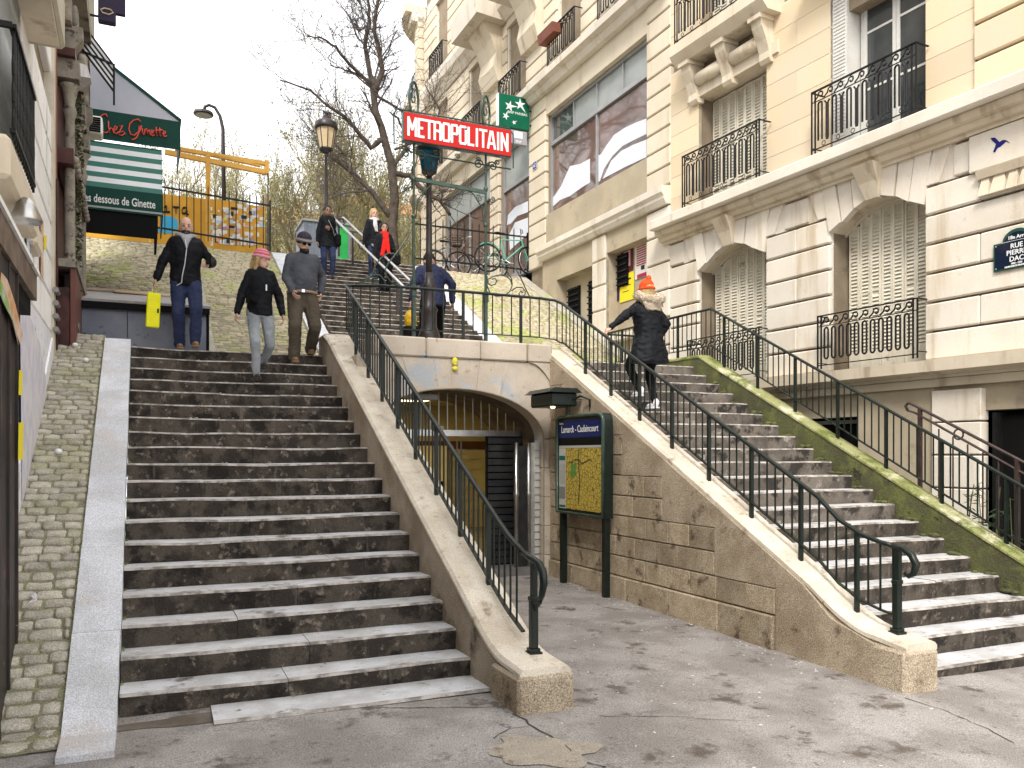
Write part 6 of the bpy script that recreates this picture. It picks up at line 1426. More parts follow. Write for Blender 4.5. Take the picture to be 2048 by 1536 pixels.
limbs = [([(788,530),(784,450),(790,400),(783,330),(768,270),(750,220),(745,180),(748,160)], .165, .08),
 ([(746,175),(738,135),(729,90),(740,45),(736,0),(734,-40)], .09, .03),([(750,180),(764,140),(760,108),(748,60),(751,30),(758,0),(762,-40)], .09, .03),
 ([(768,275),(742,295),(715,262),(690,235),(660,215),(620,180),(560,160)], .085, .02),([(786,440),(745,385),(705,345),(660,312),(640,300)], .10, .035),
 ([(784,335),(812,300),(812,275),(795,235),(780,225)], .06, .02),([(747,175),(700,130),(672,95),(640,75),(612,72)], .06, .015),([(786,345),(820,352),(850,385),(880,400),(900,430)], .09, .05),
 ([(750,190),(790,215),(830,235),(850,250)], .05, .02),([(735,50),(720,60),(700,40),(690,20)], .03,.012),([(745,165),(715,150),(690,140),(660,130)], .05,.015),
 ([(660,225),(650,300),(668,330),(660,390)], .03,.02),([(700,345),(690,310),(670,285),(650,280),(620,260)], .04,.015),([(765,130),(772,110),(782,100)],.02,.01),
 ([(735,380),(690,385),(655,400),(640,430)], .035,.015),([(790,300),(860,270),(880,220),(850,170)],.04,.015),([(728,90),(712,70),(700,30)],.03,.012)]
tk = MB(); tw = MB(); first = True
for pts_, ra, rb in limbs:
    P = []; yo = tr.uniform(-.8, .8)
    for i, (x_, y_) in enumerate(pts_):
        p = at_y(x_, y_, ty + (0 if ra > .15 else yo*i/len(pts_))) - TL0; P.append(p)
    Q = []
    for a, c in zip(P, P[1:]):
        for k in range(3): Q.append(a.lerp(c, k/3) + Vector((tr.uniform(-1,1), 0, tr.uniform(-1,1)))*.02)
    Q.append(P[-1]); rad = [ra+(rb-ra)*i/(len(Q)-1) for i in range(len(Q))]
    (tk if ra > .05 else tw).tube(Q, rad, 8 if ra > .05 else 5)
    n = len(Q); s0 = int(n*.62) if ra > .15 else int(n*.25)
    for i in range(s0, n):
        for _ in range(tr.choice((1,1,2)) if ra < .15 else 1):
            a = Vector((tr.uniform(-1,1), tr.uniform(-.8,.8), tr.uniform(-.5,1))).normalized(); d = (Q[min(i+1,n-1)]-Q[max(0,i-1)]).normalized()*.5 + a*.6
            grow(tw, None, Q[i], d.normalized(), tr.uniform(.6,1.5), max(.011, rad[i]*.35), 2, tr, .12)
tk.build('trunk', m_bark, T0, smooth=True); tw.build('crown', m_twig, T0)
# park trees with pale yellowish twigs: four variants, copied
def park_tree(seed, H, mb_bud=.6):
    rr = random.Random(seed); t = MB(); c = MB(); bd = MB(); p = Vector((0,0,-.3)); d = Vector((rr.uniform(-.1,.1), 0, 1)).normalized()
    pts = [p]; rad = [.16]
    for i in range(6): d = (d+Vector((rr.uniform(-1,1),rr.uniform(-1,1),.6))*.1).normalized(); p = p+d*H*.13; pts.append(p); rad.append(.16-.018*i)
    t.tube(pts, rad, 8)
    for i in range(2, 7):
        for _ in range(3):
            a = Vector((rr.uniform(-1,1), rr.uniform(-1,1), rr.uniform(.1,1))).normalized(); grow(c, bd, pts[i], (a+Vector((0,0,.5))).normalized(), H*rr.uniform(.22,.4), .05, 3, rr, .35, mb_bud, .45)
    return t.mesh('trunk', m_ybark, True), c.mesh('crown', m_ytwig), bd.mesh('buds', m_bud)
PT = [park_tree(s_, 7.5) for s_ in (21, 22, 23, 24)]
spots_ = [(352,34,0),(392,46,1),(430,38,2),(470,33,3),(505,42,0),(545,50,1),(575,36,2),(600,45,3),(640,38,0),(672,33,1),(700,44,2),(722,30,3),(745,38,0),(760,50,2),(790,40,1),(815,33,3),(835,45,0),(850,52,2),(620,60,1),(690,62,0),(730,58,3),(560,64,2),(500,62,3),(800,60,1)]
for i, (px_, yy, v) in enumerate(spots_):
    p = at_y(px_, 500, yy)
    if p.x > 9.4 and yy > 28: pass
    t = thing('park_tree', 'pale bare tree with yellowish twigs beyond the yellow hoarding' if px_ < 560 else 'pale bare tree with yellowish twigs beyond the cabin and opal lamp post' if px_ < 715 else 'pale bare tree with yellowish twigs behind the tall dark tree', 'tree', (p.x, yy, ZU), tr.uniform(0, 6.28), 'bare yellowish trees beyond the hoarding' if px_ < 560 else 'bare yellowish trees beyond the cabin' if px_ < 715 else 'bare yellowish trees behind the tall tree')
    s_ = (.80 if px_ < 540 else .95)*(1+.012*(yy-35))*tr.uniform(.85,1.12); t.scale = (s_, s_, s_*1.05)
    for nm, me in zip(('trunk','crown','buds'), PT[v]): inst(nm, me, t)
# houses beyond the park
def far_house(lab, px0, px1, y, ztop, wallm, roofm, rows, nwin, roof_h=1.6):
    A = at_y(px0, 500, y); B = at_y(px1, 500, y); t = thing('far_house', lab, 'house'); w = B.x-A.x; zt_ = at_y((px0+px1)/2, ztop, y).z
    b = MB(); b.box(A.x, B.x, y, y+9, ZU-2, zt_); b.build('wall', wallm, t)
    b = MB(); b.prism([(y-.4,zt_),(y+9.4,zt_),(y+4.5,zt_+roof_h)], 0, A.x-.4, B.x+.4); b.build('roof', roofm, t)
    for k in range(3): b = MB(); b.box(A.x+w*(.2+.3*k), A.x+w*(.2+.3*k)+.7, y+4, y+5, zt_+roof_h*.6, zt_+roof_h+1.); b.build('chimney', mat('brick_chimney', (.35,.17,.10)), t)
    for r_ in range(rows):
        for c_ in range(nwin):
            xx = A.x+w*(c_+.5)/nwin; zz = zt_-1.0-2.8*r_
            f = link(bpy.data.objects.new('window', None), t); b = MB(); b.box(xx-.6,xx+.6,y-.05,y,zz-.9,zz+.6); b.build('window_frame', m_frame, f); b = MB(); b.box(xx-.5,xx+.5,y-.07,y-.052,zz-.8,zz+.5); b.build('pane', m_glass, f)
m_roofo = mat('orange_tiles', (.45,.19,.08), (.38,.15,.07), 2, .8); m_hw = mat('cream_house_wall', (.55,.50,.42), (.48,.43,.36), .8, .85)
far_house('cream house with orange tiled roof beyond the park, left of the lamp post', 500, 700, 74, 452, m_hw, m_roofo, 3, 9, 2.6)
far_house('cream house with orange tiled roof beyond the park, behind the tall tree', 720, 900, 82, 430, m_hw, m_roofo, 4, 8, 2.6)
# parked van glimpsed between the fence and the man in grey
vn = thing('parked_van', 'white van glimpsed beyond the end of the left fence', 'van', tuple(at_y(566, 515, 30))); vn.location.z = ZU
b = MB(); b.prism([(-2.2,.35),(2.1,.35),(2.2,.9),(1.6,1.1),(1.1,1.75),(-2.2,1.8)], 1, -.9, .9); b.build('body', m_whit, vn)
b = MB(); b.prism([(1.15,1.15),(1.5,1.15),(1.05,1.68),(.3,1.68),(.3,1.15)],1,-.92,-.905); b.build('side_window', m_glass, vn); b = MB(); b.box(-2.1,.0,-.915,-.905,.9,1.0); b.build('green_stripe', m_bgreen, vn)
for xx in (-1.4,1.3): b = MB(); b.tube([(xx,-.92,.33),(xx,-.7,.33)],.33,14); b.build('wheel', m_tyre, vn)
# litter: butts, petals and gum on the ground
ltb = MB(); lr = random.Random(3)
def spot(x, y, z, s_): 
    a = lr.uniform(0, 3.14); u = Vector((cos(a), sin(a), 0))*s_; v = Vector((-sin(a), cos(a), 0))*s_*lr.uniform(.3,.7); c = Vector((x, y, z)); ltb.add([c-u-v,c+u-v,c+u+v,c-u+v,c-u*.7-v*.7+Vector((0,0,.004)),c+u*.7-v*.7+Vector((0,0,.004)),c+u*.7+v*.7+Vector((0,0,.004)),c-u*.7+v*.7+Vector((0,0,.004))],[(4,5,6,7),(0,1,5,4),(1,2,6,5),(2,3,7,6),(3,0,4,7)])
for i in range(230):
    y = lr.uniform(3.3, 10.5); x = lr.uniform(-1 if y < 5.2 else 2.8, 9 if y < 4.3 else 5.3)
    if lr.random() < .35 and y > 5: x = 5.33 - abs(lr.gauss(0, .12))
    spot(x, y, gz(x, y)+.002, lr.uniform(.005, .013))
for i in range(70): k = lr.randint(0, 17); spot(lr.uniform(-.1,2.35), 6.12+k*TR+lr.uniform(.03,.3), .16+k*RS+.0, lr.uniform(.005,.011))
stuff(tag(ltb.build('pale_litter', mat('pale_litter', (.62,.6,.55))), 'pale petals, gum and cigarette ends scattered on the tarmac', 'litter'))
for i, (x_, y_, z_) in enumerate(((172,720,3.0),(150,690,3.2),(117,903,1.9))):
    p = at_x(x_, y_, -.62 - .14*(i == 0)); t = tag(MB().ell((0,0,0),.035,.035,.03,8,6).build('paper_ball', m_wht, smooth=True), ['crumpled white paper ball on the ramp cobbles near the border slabs','crumpled white paper ball at the top of the ramp by the wall','flat white paper scrap lower down on the ramp cobbles'][i], 'litter'); 
    yy = 11.4 if i == 0 else 10.7 if i == 1 else 8.3; d = ray(x_, y_); 
    tt = (.215-SL*6.12-EYE.z+.04)/(d.z-SL*d.y); t.location = EYE+d*tt
# ---------------------------------------------------------------- people
def remesh(mb, name, m, vox, parent, wr=0., wsc=9., folds=None, sm=3):
    o = mb.build(name+'_src', m); md = o.modifiers.new('r', 'REMESH'); md.mode = 'VOXEL'; md.voxel_size = vox; md.use_smooth_shade = True
    ms2 = o.modifiers.new('s', 'SMOOTH'); ms2.iterations = sm; ms2.factor = .5
    me = bpy.data.meshes.new_from_object(o.evaluated_get(bpy.context.evaluated_depsgraph_get())); bpy.data.objects.remove(o); me.name = name
    if wr:
        off = []
        for v in me.vertices:
            c = v.co; n1_ = noise.noise(Vector((c.x*wsc, c.y*wsc, c.z*wsc*.8))); n2_ = 1-abs(noise.noise(Vector((c.x*wsc*1.6+3, c.y*wsc*1.6, c.z*wsc*2.3))))*2
            off.append(v.normal*(n1_*.6+n2_*.5-.2)*wr)
        for v, d in zip(me.vertices, off): v.co += d
    for p in me.polygons: p.use_smooth = True
    me.materials.clear(); me.materials.append(m)
    return me
def cap(b, a, c, r0, r1, seg=10):
    a = Vector(a); c = Vector(c); b.tube([a, a.lerp(c, .5), c], [r0, (r0+r1)/2, r1], seg); b.ell(a, r0, r0, r0, seg, 6); b.ell(c, r1, r1, r1, seg, 6)
def ik(a, c, l1, l2, pole):
    a = Vector(a); c = Vector(c); d = c-a; L = min(d.length, (l1+l2)*.999); u = d.normalized(); c = a+u*L
    x = (l1*l1-l2*l2+L*L)/(2*L); h = sqrt(max(0, l1*l1-x*x)); p = Vector(pole); p = (p-u*p.dot(u)).normalized(); return a+u*x+p*h, c
m_skinA = mat('light_skin', (.55,.33,.24), (.58,.37,.28), 20, .5); m_skinB = mat('tan_skin', (.42,.25,.17), (.46,.28,.2), 20, .5); m_skinC = mat('brown_skin', (.28,.16,.105), (.31,.18,.12), 20, .5)
m_hairD = mat('dark_hair', (.012,.009,.008), (.02,.015,.012), 30, .5, .5, 90); m_hairB = mat('blonde_hair', (.45,.32,.15), (.36,.24,.10), 30, .5, .5, 90)
m_lip = mat('lips', (.35,.12,.10)); m_eye = mat('eye_dark', (.02,.015,.012))
def person(label, loc, rz, H, fL_, fR_, hL_, hR_, skin, top, topm, legm, shoem, lean=(0,0), head=(0,0), hair='short', hairm=None, wide=1., hem=.86, sleeve=.03, legw=1., bottom='trousers', build_=1., female=False):
    t = thing('person', label, 'person', loc, rz); s_ = H/1.75; t.scale = (s_,)*3
    lx, ly = lean; V = Vector
    def up(z): k = (z-.92)/.6; return V((lx*k, ly*k, z - .3*(lx*lx+ly*ly)*k))
    bw = (.165 if female else .185)*wide
    sh = {1: up(1.425)+V((bw-.018,0,0)), -1: up(1.425)+V((-bw+.018,0,0))}; hp = {1: V((.088,0,.90)), -1: V((-.088,0,.90))}
    foot = {1: V(fL_), -1: V(fR_)}; hand = {1: V(hL_), -1: V(hR_)}
    Hc = up(1.462); M = Matrix.Translation(Hc+V((0,-.005,0))) @ Matrix.Rotation(head[0],4,'Z') @ Matrix.Rotation(head[1],4,'X')
    hd = lambda x,y,z: M @ V((x,y,z)); R3 = M.to_3x3()
    B = MB(); leg = MB(); arm = MB(); sk = MB()
    B.loft([(up(.84)+V((0,0,0)),.12,.09),(up(.95),.135,.095),(up(1.08),.12,.085),(up(1.28),.145,.095),(up(1.40),.13,.08),(up(1.46),.06,.055)], 16)
    cap(B, up(1.42), hd(0,0,.06), .052, .05)
    B.ell(hd(0,.008,.16), .082, .10, .112, 16, 12, R3); B.ell(hd(0,-.035,.085), .060, .060, .068, 12, 8, R3)     # skull and jaw
    B.ell(hd(0,-.098,.125), .013, .020, .026, 8, 6, R3); 
    for sd_ in (1,-1): B.ell(hd(.078*sd_,.01,.125), .012, .02, .032, 8, 6, R3); B.ell(hd(.03*sd_,-.082,.162),.022,.012,.010,8,6,R3)
    J = MB(); r_ = 1.0*build_
    if top == 'jacket': secs = [(hem-.0,.168*r_,.125*r_),(hem+.10,.172*r_,.128*r_),(1.06,.158*r_,.122*r_),(1.18,.17*r_,.13*r_),(1.30,.185*r_,.135*r_),(1.40,.185*r_,.115*r_),(1.455,.145*r_,.10),(1.50,.085,.08)]
    elif top == 'coat': secs = [(hem,.225*r_,.165*r_),((hem+.95)/2,.205*r_,.15*r_),(1.0,.172*r_,.13*r_),(1.18,.178*r_,.13*r_),(1.30,.188*r_,.135*r_),(1.40,.188*r_,.115*r_),(1.455,.148*r_,.10),(1.50,.09,.085)]
    else: secs = [(hem,.155*r_,.125*r_),(1.0,.165*r_,.15*r_),(1.10,.17*r_,.16*r_),(1.22,.175*r_,.145*r_),(1.32,.188*r_,.13*r_),(1.41,.18*r_,.11*r_),(1.455,.13*r_,.09),(1.485,.07,.07)]
    J.loft([(up(z), a*(.9 if female and z > .95 else 1), c) for z, a, c in secs], 20)
    for sd_ in (1,-1):
        el, hn = ik(sh[sd_], hand[sd_], .29, .27, (sd_*.45, .8, -.1))
        cap(B, sh[sd_], el, .045, .036); cap(B, el, hn, .036, .024)
        j0 = .056+sleeve*.4; cap(J, sh[sd_]+V((-.02*sd_,0,-.015)), el, j0+.002, j0-.006); cap(J, el, el.lerp(hn, .93), j0-.006, .036+sleeve*.35)
        # hand: palm, four fingers, thumb
        d = (hn-el).normalized(); n_ = V((-sd_,0,0)); n_ = (n_-d*n_.dot(d)).normalized(); sdv = d.cross(n_)*(1 if sd_ > 0 else -1)
        if sdv.y > 0: sdv = -sdv
        Mh = Matrix((sdv, n_, d)).transposed(); sk.ell(hn+d*.045, .040, .016, .052, 10, 8, Mh)
        for k, (o_, l_) in enumerate(((.027,.072),(.009,.08),(-.009,.074),(-.026,.058))):
            q0 = hn+d*.085+sdv*o_; q1 = q0+(d*.8+n_*.55).normalized()*l_*.5; q2 = q1+(d*.35+n_*.95).normalized()*l_*.5
            sk.tube([q0,q1,q2], [.0095,.009,.007], 6)
        q0 = hn+d*.03+sdv*.036; sk.tube([q0, q0+(sdv*.7+d*.7).normalized()*.032, q0+(sdv*.3+d*.9+n_*.4).normalized()*.06], [.012,.011,.008], 6)
        kn, an = ik(hp[sd_], foot[sd_], .435, .42, (sd_*.12, -1, 0))
        cap(B, hp[sd_], kn, .058, .040); cap(B, kn, an, .036, .022)
        cap(leg, hp[sd_]+V((0,0,.02)), kn, .096*max(.93,legw), .070*legw); cap(leg, kn, an+V((0,0,.0)), .068*legw, .053*legw if legw < 1.0 else .064*legw)
        so = MB(); f = an; so.ell(f+V((0,-.055,-.045)), .043, .125, .038, 12, 8); so.ell(f+V((0,.02,-.01)), .044, .055, .062, 10, 8); 
        so.box(f.x-.04, f.x+.04, f.y-.16, f.y+.06, f.z-.085, f.z-.065)
        so.build('shoe', shoem, t, smooth=True)
    me = remesh(B, 'body', skin, .011, t, sm=2)
    bm_ = bmesh.new(); bm_.from_mesh(me); tmp = sk.mesh('h', skin, True); bm_.from_mesh(tmp); bm_.to_mesh(me); bm_.free()
    for p in me.polygons: p.use_smooth = True
    link(bpy.data.objects.new('body', me), t)
    leg.loft([(V((0,0,.84)),.145*max(1,legw*.95),.105),(V((0,0,.92)),.155*max(1,legw*.95),.115),(up(1.0),.145,.108),(up(1.06),.135,.10)], 16)
    link(bpy.data.objects.new(bottom, remesh(leg, bottom, legm, .013, t, .014, 7)), t)
    if top != 'none': link(bpy.data.objects.new(top, remesh(J, top, topm, .013, t, .019 if top != 'sweater' else .013, 7)), t)
    for sd_ in (1,-1):
        b = MB(); b.ell(hd(.032*sd_,-.096,.152), .011, .006, .006, 8, 5, R3); b.build('eye', m_eye, t)
        b = MB(); b.ell(hd(.032*sd_,-.096,.174), .019, .006, .0045, 8, 4, R3); b.build('eyebrow', m_hairD if hairm is None else hairm, t)
    b = MB(); b.ell(hd(0,-.096,.070), .022, .007, .006, 8, 5, R3); b.build('mouth', m_lip, t)
    if hair in ('long','curly','short','up'):
        h = MB(); h.ell(hd(0,.024,.182), .092, .105, .108, 16, 12, R3)
        if hair == 'long':
            for sd_ in (1,-1): h.loft([(hd(.062*sd_,.03,-.10),.03,.03),(hd(.075*sd_,.02,.0),.033,.045),(hd(.078*sd_,.015,.10),.028,.055),(hd(.065*sd_,.01,.2),.03,.05)], 10)
            h.loft([(hd(0,.07,-.12),.07,.03),(hd(0,.085,.0),.08,.035),(hd(0,.08,.15),.075,.03)], 12)
        if hair == 'curly':
            hr_ = random.Random(4)
            for k in range(60): a = hr_.uniform(-.3, pi+.3); z = hr_.uniform(-.04,.24); h.ell(hd(.1*cos(a)*(1 if z < .15 else .8), .02+.09*sin(a), z), .03,.03,.035, 7, 5)
        if hair == 'up': h.ell(hd(0,.07,.24), .05,.05,.045,10,8)
        me = remesh(h, 'hair', hairm, .012, t, .012, 25, sm=1); link(bpy.data.objects.new('hair', me), t)
    t['_'] = 0; del t['_']
    return t, hd, up, R3, hand
def beanie(t, hd, R3, m1, m2=None, pom=False, long_=0):
    b = MB(); Mx = R3
    b.ell(hd(0,.012,.212), .096, .112, .092+long_, 18, 12, Mx); me = remesh(b, 'beanie', m1, .010, t, .005, 22, sm=1)
    if m2:
        me.materials.append(m2)
        for p in me.polygons:
            c = Mx.inverted() @ (Vector(p.center)-hd(0,0,0)); 
            if int((c.z+1)*(52 if m2.name.startswith('pale') else 30)) % 2 == 0 and (m2.name.startswith('pale') or c.z < .215): p.material_index = 1
    link(bpy.data.objects.new('beanie', me), t)
    b = MB(); pts_ = [hd(.094*cos(a*pi/12), .012+.110*sin(a*pi/12), .185) for a in range(24)]; b.tube(pts_, .019, 8, closed=True); b.build('beanie_cuff', m2 or m1, t, smooth=True)
def tubeh(t, nm, pts, r, m, seg=8): b = MB(); b.tube(pts, r, seg); return b.build(nm, m, t, smooth=True)
m_blkj = mat('black_jacket_cloth', (.006,.007,.009), (.010,.011,.014), 7, .6, .3, 25, spec=.12); m_navyj = mat('navy_jacket_cloth', (.013,.018,.05), (.017,.022,.06), 7, .7, .3, 25); m_gsw = mat('charcoal_sweater', (.065,.070,.085), (.085,.09,.105), 8, .9, .4, 60)
m_jean = mat('dark_blue_jeans', (.02,.028,.07), (.03,.04,.09), 6, .85, .3, 50); m_gjean = mat('light_grey_jeans', (.30,.32,.34), (.22,.24,.26), 5, .85, .4, 40); m_olive = mat('brown_olive_trousers', (.075,.06,.042), (.095,.076,.055), 5, .85, .4, 30)
m_blkp = mat('black_leggings', (.006,.006,.007), spec=.1); m_tan = mat('tan_leather', (.30,.19,.10), (.22,.14,.08), 8, .6); m_boot = mat('dark_boot', (.05,.045,.04), None, rough=.5); m_wshoe = mat('white_trainer', (.65,.64,.66)); m_hood = mat('grey_hoodie', (.34,.34,.36), (.28,.28,.30), 6, .9)
m_pinkb = mat('pink_wool', (.55,.10,.15), (.48,.08,.13), 20, .95, .5, 90); m_pinkc = mat('pale_pink_wool', (.62,.25,.30)); m_dkb = mat('violet_black_wool', (.035,.03,.045), (.05,.04,.06), 20, .95, .5, 90); m_gkb = mat('grey_wool_band', (.22,.20,.20)); m_orb = mat('orange_wool', (.72,.085,.02), (.64,.07,.015), 20, .95, .5, 90)
m_redsc = mat('red_scarf_wool', (.70,.02,.015), (.6,.015,.012), 9, .9, .4, 30); m_whsc = mat('white_scarf_wool', (.62,.60,.62), (.5,.48,.5), 9, .9, .4, 30); m_fur = mat('pale_fur', (.50,.40,.29), (.62,.54,.43), 14, .95, .9, 60); m_yb = mat('yellow_bag_plastic', (.80,.76,.0), (.74,.70,.0), 6, .4)
def ankle(x, y, z): return (x, y, z+.09)
# 1 bald man with yellow bag
t, hd, up, R3, hn = person('bald bearded man in black jacket and jeans with yellow bag at the stair top', (.53, 12.26, 3.22), .02, 1.84, ankle(.11,-.10,.02), ankle(-.07,.06,.0), (.26,-.22,1.10), (-.37,-.03,.86), m_skinA, 'jacket', m_blkj, m_jean, m_tan, lean=(.0,-.03), head=(.0,.16), hair='none', hem=.83, build_=1.16, legw=1.14)
b = MB(); b.ell(hd(0,-.042,.062), .066, .062, .060, 14, 10, R3); me = remesh(b, 'beard', m_hairD, .010, t, .006, 40, sm=1); link(bpy.data.objects.new('beard', me), t)
b = MB(); b.ell(hd(0,-.082,.098), .03, .018, .009, 8, 6, R3); b.build('moustache', m_hairD, t)
b = MB(); b.ell(hd(0,.026,.165), .084, .094, .082, 14, 10, R3); b.build('shaved_stubble', mat('stubble_scalp', (.33,.21,.16)), t, smooth=True)
b = MB(); b.tube([up(1.485)+Vector((.105*cos(a*pi/8), .01+.095*sin(a*pi/8), .015+.02*sin(a*pi/8))) for a in range(16)], .033, 8, closed=True); b.loft([(up(1.30)+Vector((0,-.155,0)),.014,.012),(up(1.38)+Vector((0,-.135,0)),.036,.028),(up(1.46)+Vector((0,-.09,0)),.075,.055)], 10); me = remesh(b,'hood',m_hood,.011,t,.006,20); link(bpy.data.objects.new('hood', me), t)
tubeh(t, 'zip_piping', [up(1.42)+Vector((-.02,-.155,0)), up(1.3)+Vector((-.0,-.176,0)), up(1.1)+Vector((-.02,-.168,0)), up(.95)+Vector((-.05,-.172,0)), up(.85)+Vector((-.06,-.168,0)), up(.81)+Vector((-.12,-.15,0))], .007, m_whsc, 5)
b = MB(); b.box(.225,.285,-.36,-.335,1.08,1.22); b.build('phone', m_dark, t)
yb_ = thing('carrier_bag', 'long flat bright yellow bag hanging from the hand of the bald man', 'bag'); hw_ = t.matrix_basis @ Vector((-.38,-.05,.74)); yb_.location = hw_; yb_.rotation_euler = (0,.05,.1)
b = MB(); b.cbox(-.085,.085,-.03,.03,-.50,-.03,.012); b.build('bag_body', m_yb, yb_); b = MB(); b.tube([(-.03,0,-.04),(-.02,0,.04),(.02,0,.04),(.03,0,-.04)], .005, 5); b.build('bag_handle', m_yb, yb_); b = MB(); b.box(.045,.07,-.034,-.03,-.30,-.24); b.build('bag_print', m_ink, yb_)
# 2 woman in pink beanie
t, hd, up, R3, hn = person('woman in pink striped beanie, black jacket and light grey jeans stepping down the first flight', (1.36, 10.98, 2.72), .05, 1.68, ankle(.09,.30,.18), ankle(-.05,-.04,.0), (.29,-.04,.90), (-.30,-.03,.86), m_skinA, 'jacket', m_blkj, m_gjean, m_boot, lean=(.0,-.04), head=(.75,.15), hair='long', hairm=m_hairB, female=True, hem=.86, legw=.96, build_=1.08)
beanie(t, hd, R3, m_pinkb, m_pinkc)
b = MB(); b.box(-.20,-.06,-.23,-.12,1.0,1.10); b.tube([(-.13,-.22,1.05),(-.13,-.285,1.05)], .038, 10); b.build('camera', m_dark, t)
b = MB(); b.box(.045,.062,-.182,-.160,1.18,1.26); b.build('jacket_logo', m_wht, t)
# 3 man in grey sweater
t, hd, up, R3, hn = person('broad man in charcoal sweater, brown trousers and grey banded beanie with dark glasses', (2.06, 11.95, 3.06), -.02, 1.86, ankle(.14,.20,.15), ankle(-.11,-.06,.0), (.25,.02,.97), (-.15,-.20,.93), m_skinA, 'sweater', m_gsw, m_olive, m_tan, lean=(0,-.05), head=(.25,.32), hair='short', hairm=m_hairD, wide=1.05, hem=.93, build_=1.14, legw=1.24)
beanie(t, hd, R3, m_dkb, m_gkb)
b = MB(); b.ell(hd(0,-.046,.058), .064, .06, .056, 12, 8, R3); me = remesh(b, 'beard', m_hairD, .010, t, .006, 40, sm=1); link(bpy.data.objects.new('beard', me), t)
b = MB(); b.ell(hd(-.034,-.104,.150),.029,.008,.019,10,6,R3); b.ell(hd(.034,-.104,.150),.027,.008,.018,10,6,R3); b.tube([hd(-.08,-.02,.155),hd(-.05,-.09,.155),hd(.05,-.09,.155),hd(.08,-.02,.155)],.005,5); b.build('sunglasses', m_dark, t)
b = MB(); b.tube([up(.985)+Vector((.192*cos(a*pi/10), .150*sin(a*pi/10), -.03)) for a in range(20)], .017, 6, closed=True, flat=1.); b.build('belt', mat('pale_brown_belt', (.36,.24,.17)), t); b = MB(); b.box(-.03,.01,-.18,-.165,.935,.975); b.build('buckle', m_chrome, t)
# 4 woman in black parka on the upper flight
p = on_fl(655, 560, 0)
t, hd, up, R3, hn = person('dark haired woman in long black parka standing high on the upper flight', (p.x, p.y, p.z+.02), -.05, 1.74, ankle(.10,.0,.0), ankle(-.08,.05,.0), (.02,-.20,1.15), (-.24,.0,.84), m_skinC, 'coat', m_blkj, m_jean, m_boot, head=(.1,.05), hair='up', hairm=m_hairD, female=True, hem=.74)
b = MB(); b.tube([up(1.47)+Vector((.12*cos(a*pi/8), .02+.09*sin(a*pi/8), .01)) for a in range(16)], .038, 8, closed=True); me = remesh(b,'fur_collar',mat('dark_fur',(.10,.075,.05),(.06,.045,.03),14,.95,.9,60),.012,t,.03,30,sm=0); link(bpy.data.objects.new('fur_collar', me), t)
b = MB(); b.cbox(.16,.30,-.15,.05,.78,1.06,.03); b.tube([(.22,-.05,1.05),(.10,-.14,1.3),(-.05,-.08,1.44)],.012,5); b.build('shoulder_bag', m_dark, t); tubeh(t, 'bag_strap', [(.0,-.15,1.36),(.10,-.155,1.15),(.14,-.15,1.0)], .010, m_gkb, 5)
# 5 blonde woman, 6 woman with red scarf
p = on_fl(748, 566, 0)
t, hd, up, R3, hn = person('blonde woman in black coat with white scarf behind the woman in red scarf', (p.x, p.y, p.z+.01), -.02, 1.80, ankle(.09,.0,.0), ankle(-.08,-.04,.0), (.24,.0,.84), (-.24,.0,.84), m_skinA, 'coat', m_blkj, m_jean, m_wshoe, head=(.1,.0), hair='long', hairm=m_hairB, female=True, hem=.72)
b = MB(); b.tube([up(1.46)+Vector((.085*cos(a*pi/8), .085*sin(a*pi/8), .01)) for a in range(16)], .04, 8, closed=True); b.loft([(up(1.16)+Vector((.03,-.15,0)),.04,.02),(up(1.3)+Vector((.0,-.15,0)),.055,.03),(up(1.44)+Vector((0,-.10,0)),.05,.04)],10); me = remesh(b,'scarf',m_whsc,.012,t,.014,16); link(bpy.data.objects.new('scarf', me), t)
p = on_fl(768, 592, 0)
t, hd, up, R3, hn = person('dark curly haired woman in black coat with long red scarf on the upper flight', (p.x, p.y, p.z+.01), .0, 1.70, ankle(.09,.0,.0), ankle(-.08,-.04,.0), (.27,-.06,.85), (-.23,.0,.85), m_skinB, 'coat', m_blkj, m_blkp, m_boot, head=(.0,.05), hair='curly', hairm=m_hairD, female=True, hem=.66)
b = MB(); b.tube([up(1.46)+Vector((.085*cos(a*pi/8), .085*sin(a*pi/8), .01)) for a in range(16)], .042, 8, closed=True)
b.loft([(Vector((-.09,-.17,.90)),.055,.02),(Vector((-.06,-.175,1.05)),.06,.022),(up(1.25)+Vector((-.02,-.165,0)),.06,.025),(up(1.44)+Vector((0,-.10,0)),.06,.04)],10); b.loft([(Vector((.07,-.17,.98)),.045,.02),(up(1.25)+Vector((.04,-.165,0)),.05,.025),(up(1.44)+Vector((.03,-.10,0)),.05,.04)],10)
me = remesh(b,'scarf',m_redsc,.012,t,.014,16); link(bpy.data.objects.new('scarf', me), t)
b = MB(); b.cbox(.12,.36,-.22,-.06,.72,.98,.04); b.build('handbag', m_dark, t); tubeh(t, 'bag_strap', [(.24,-.14,.97),(.1,-.17,1.15),(-.06,-.16,1.34)], .012, m_dark, 5)
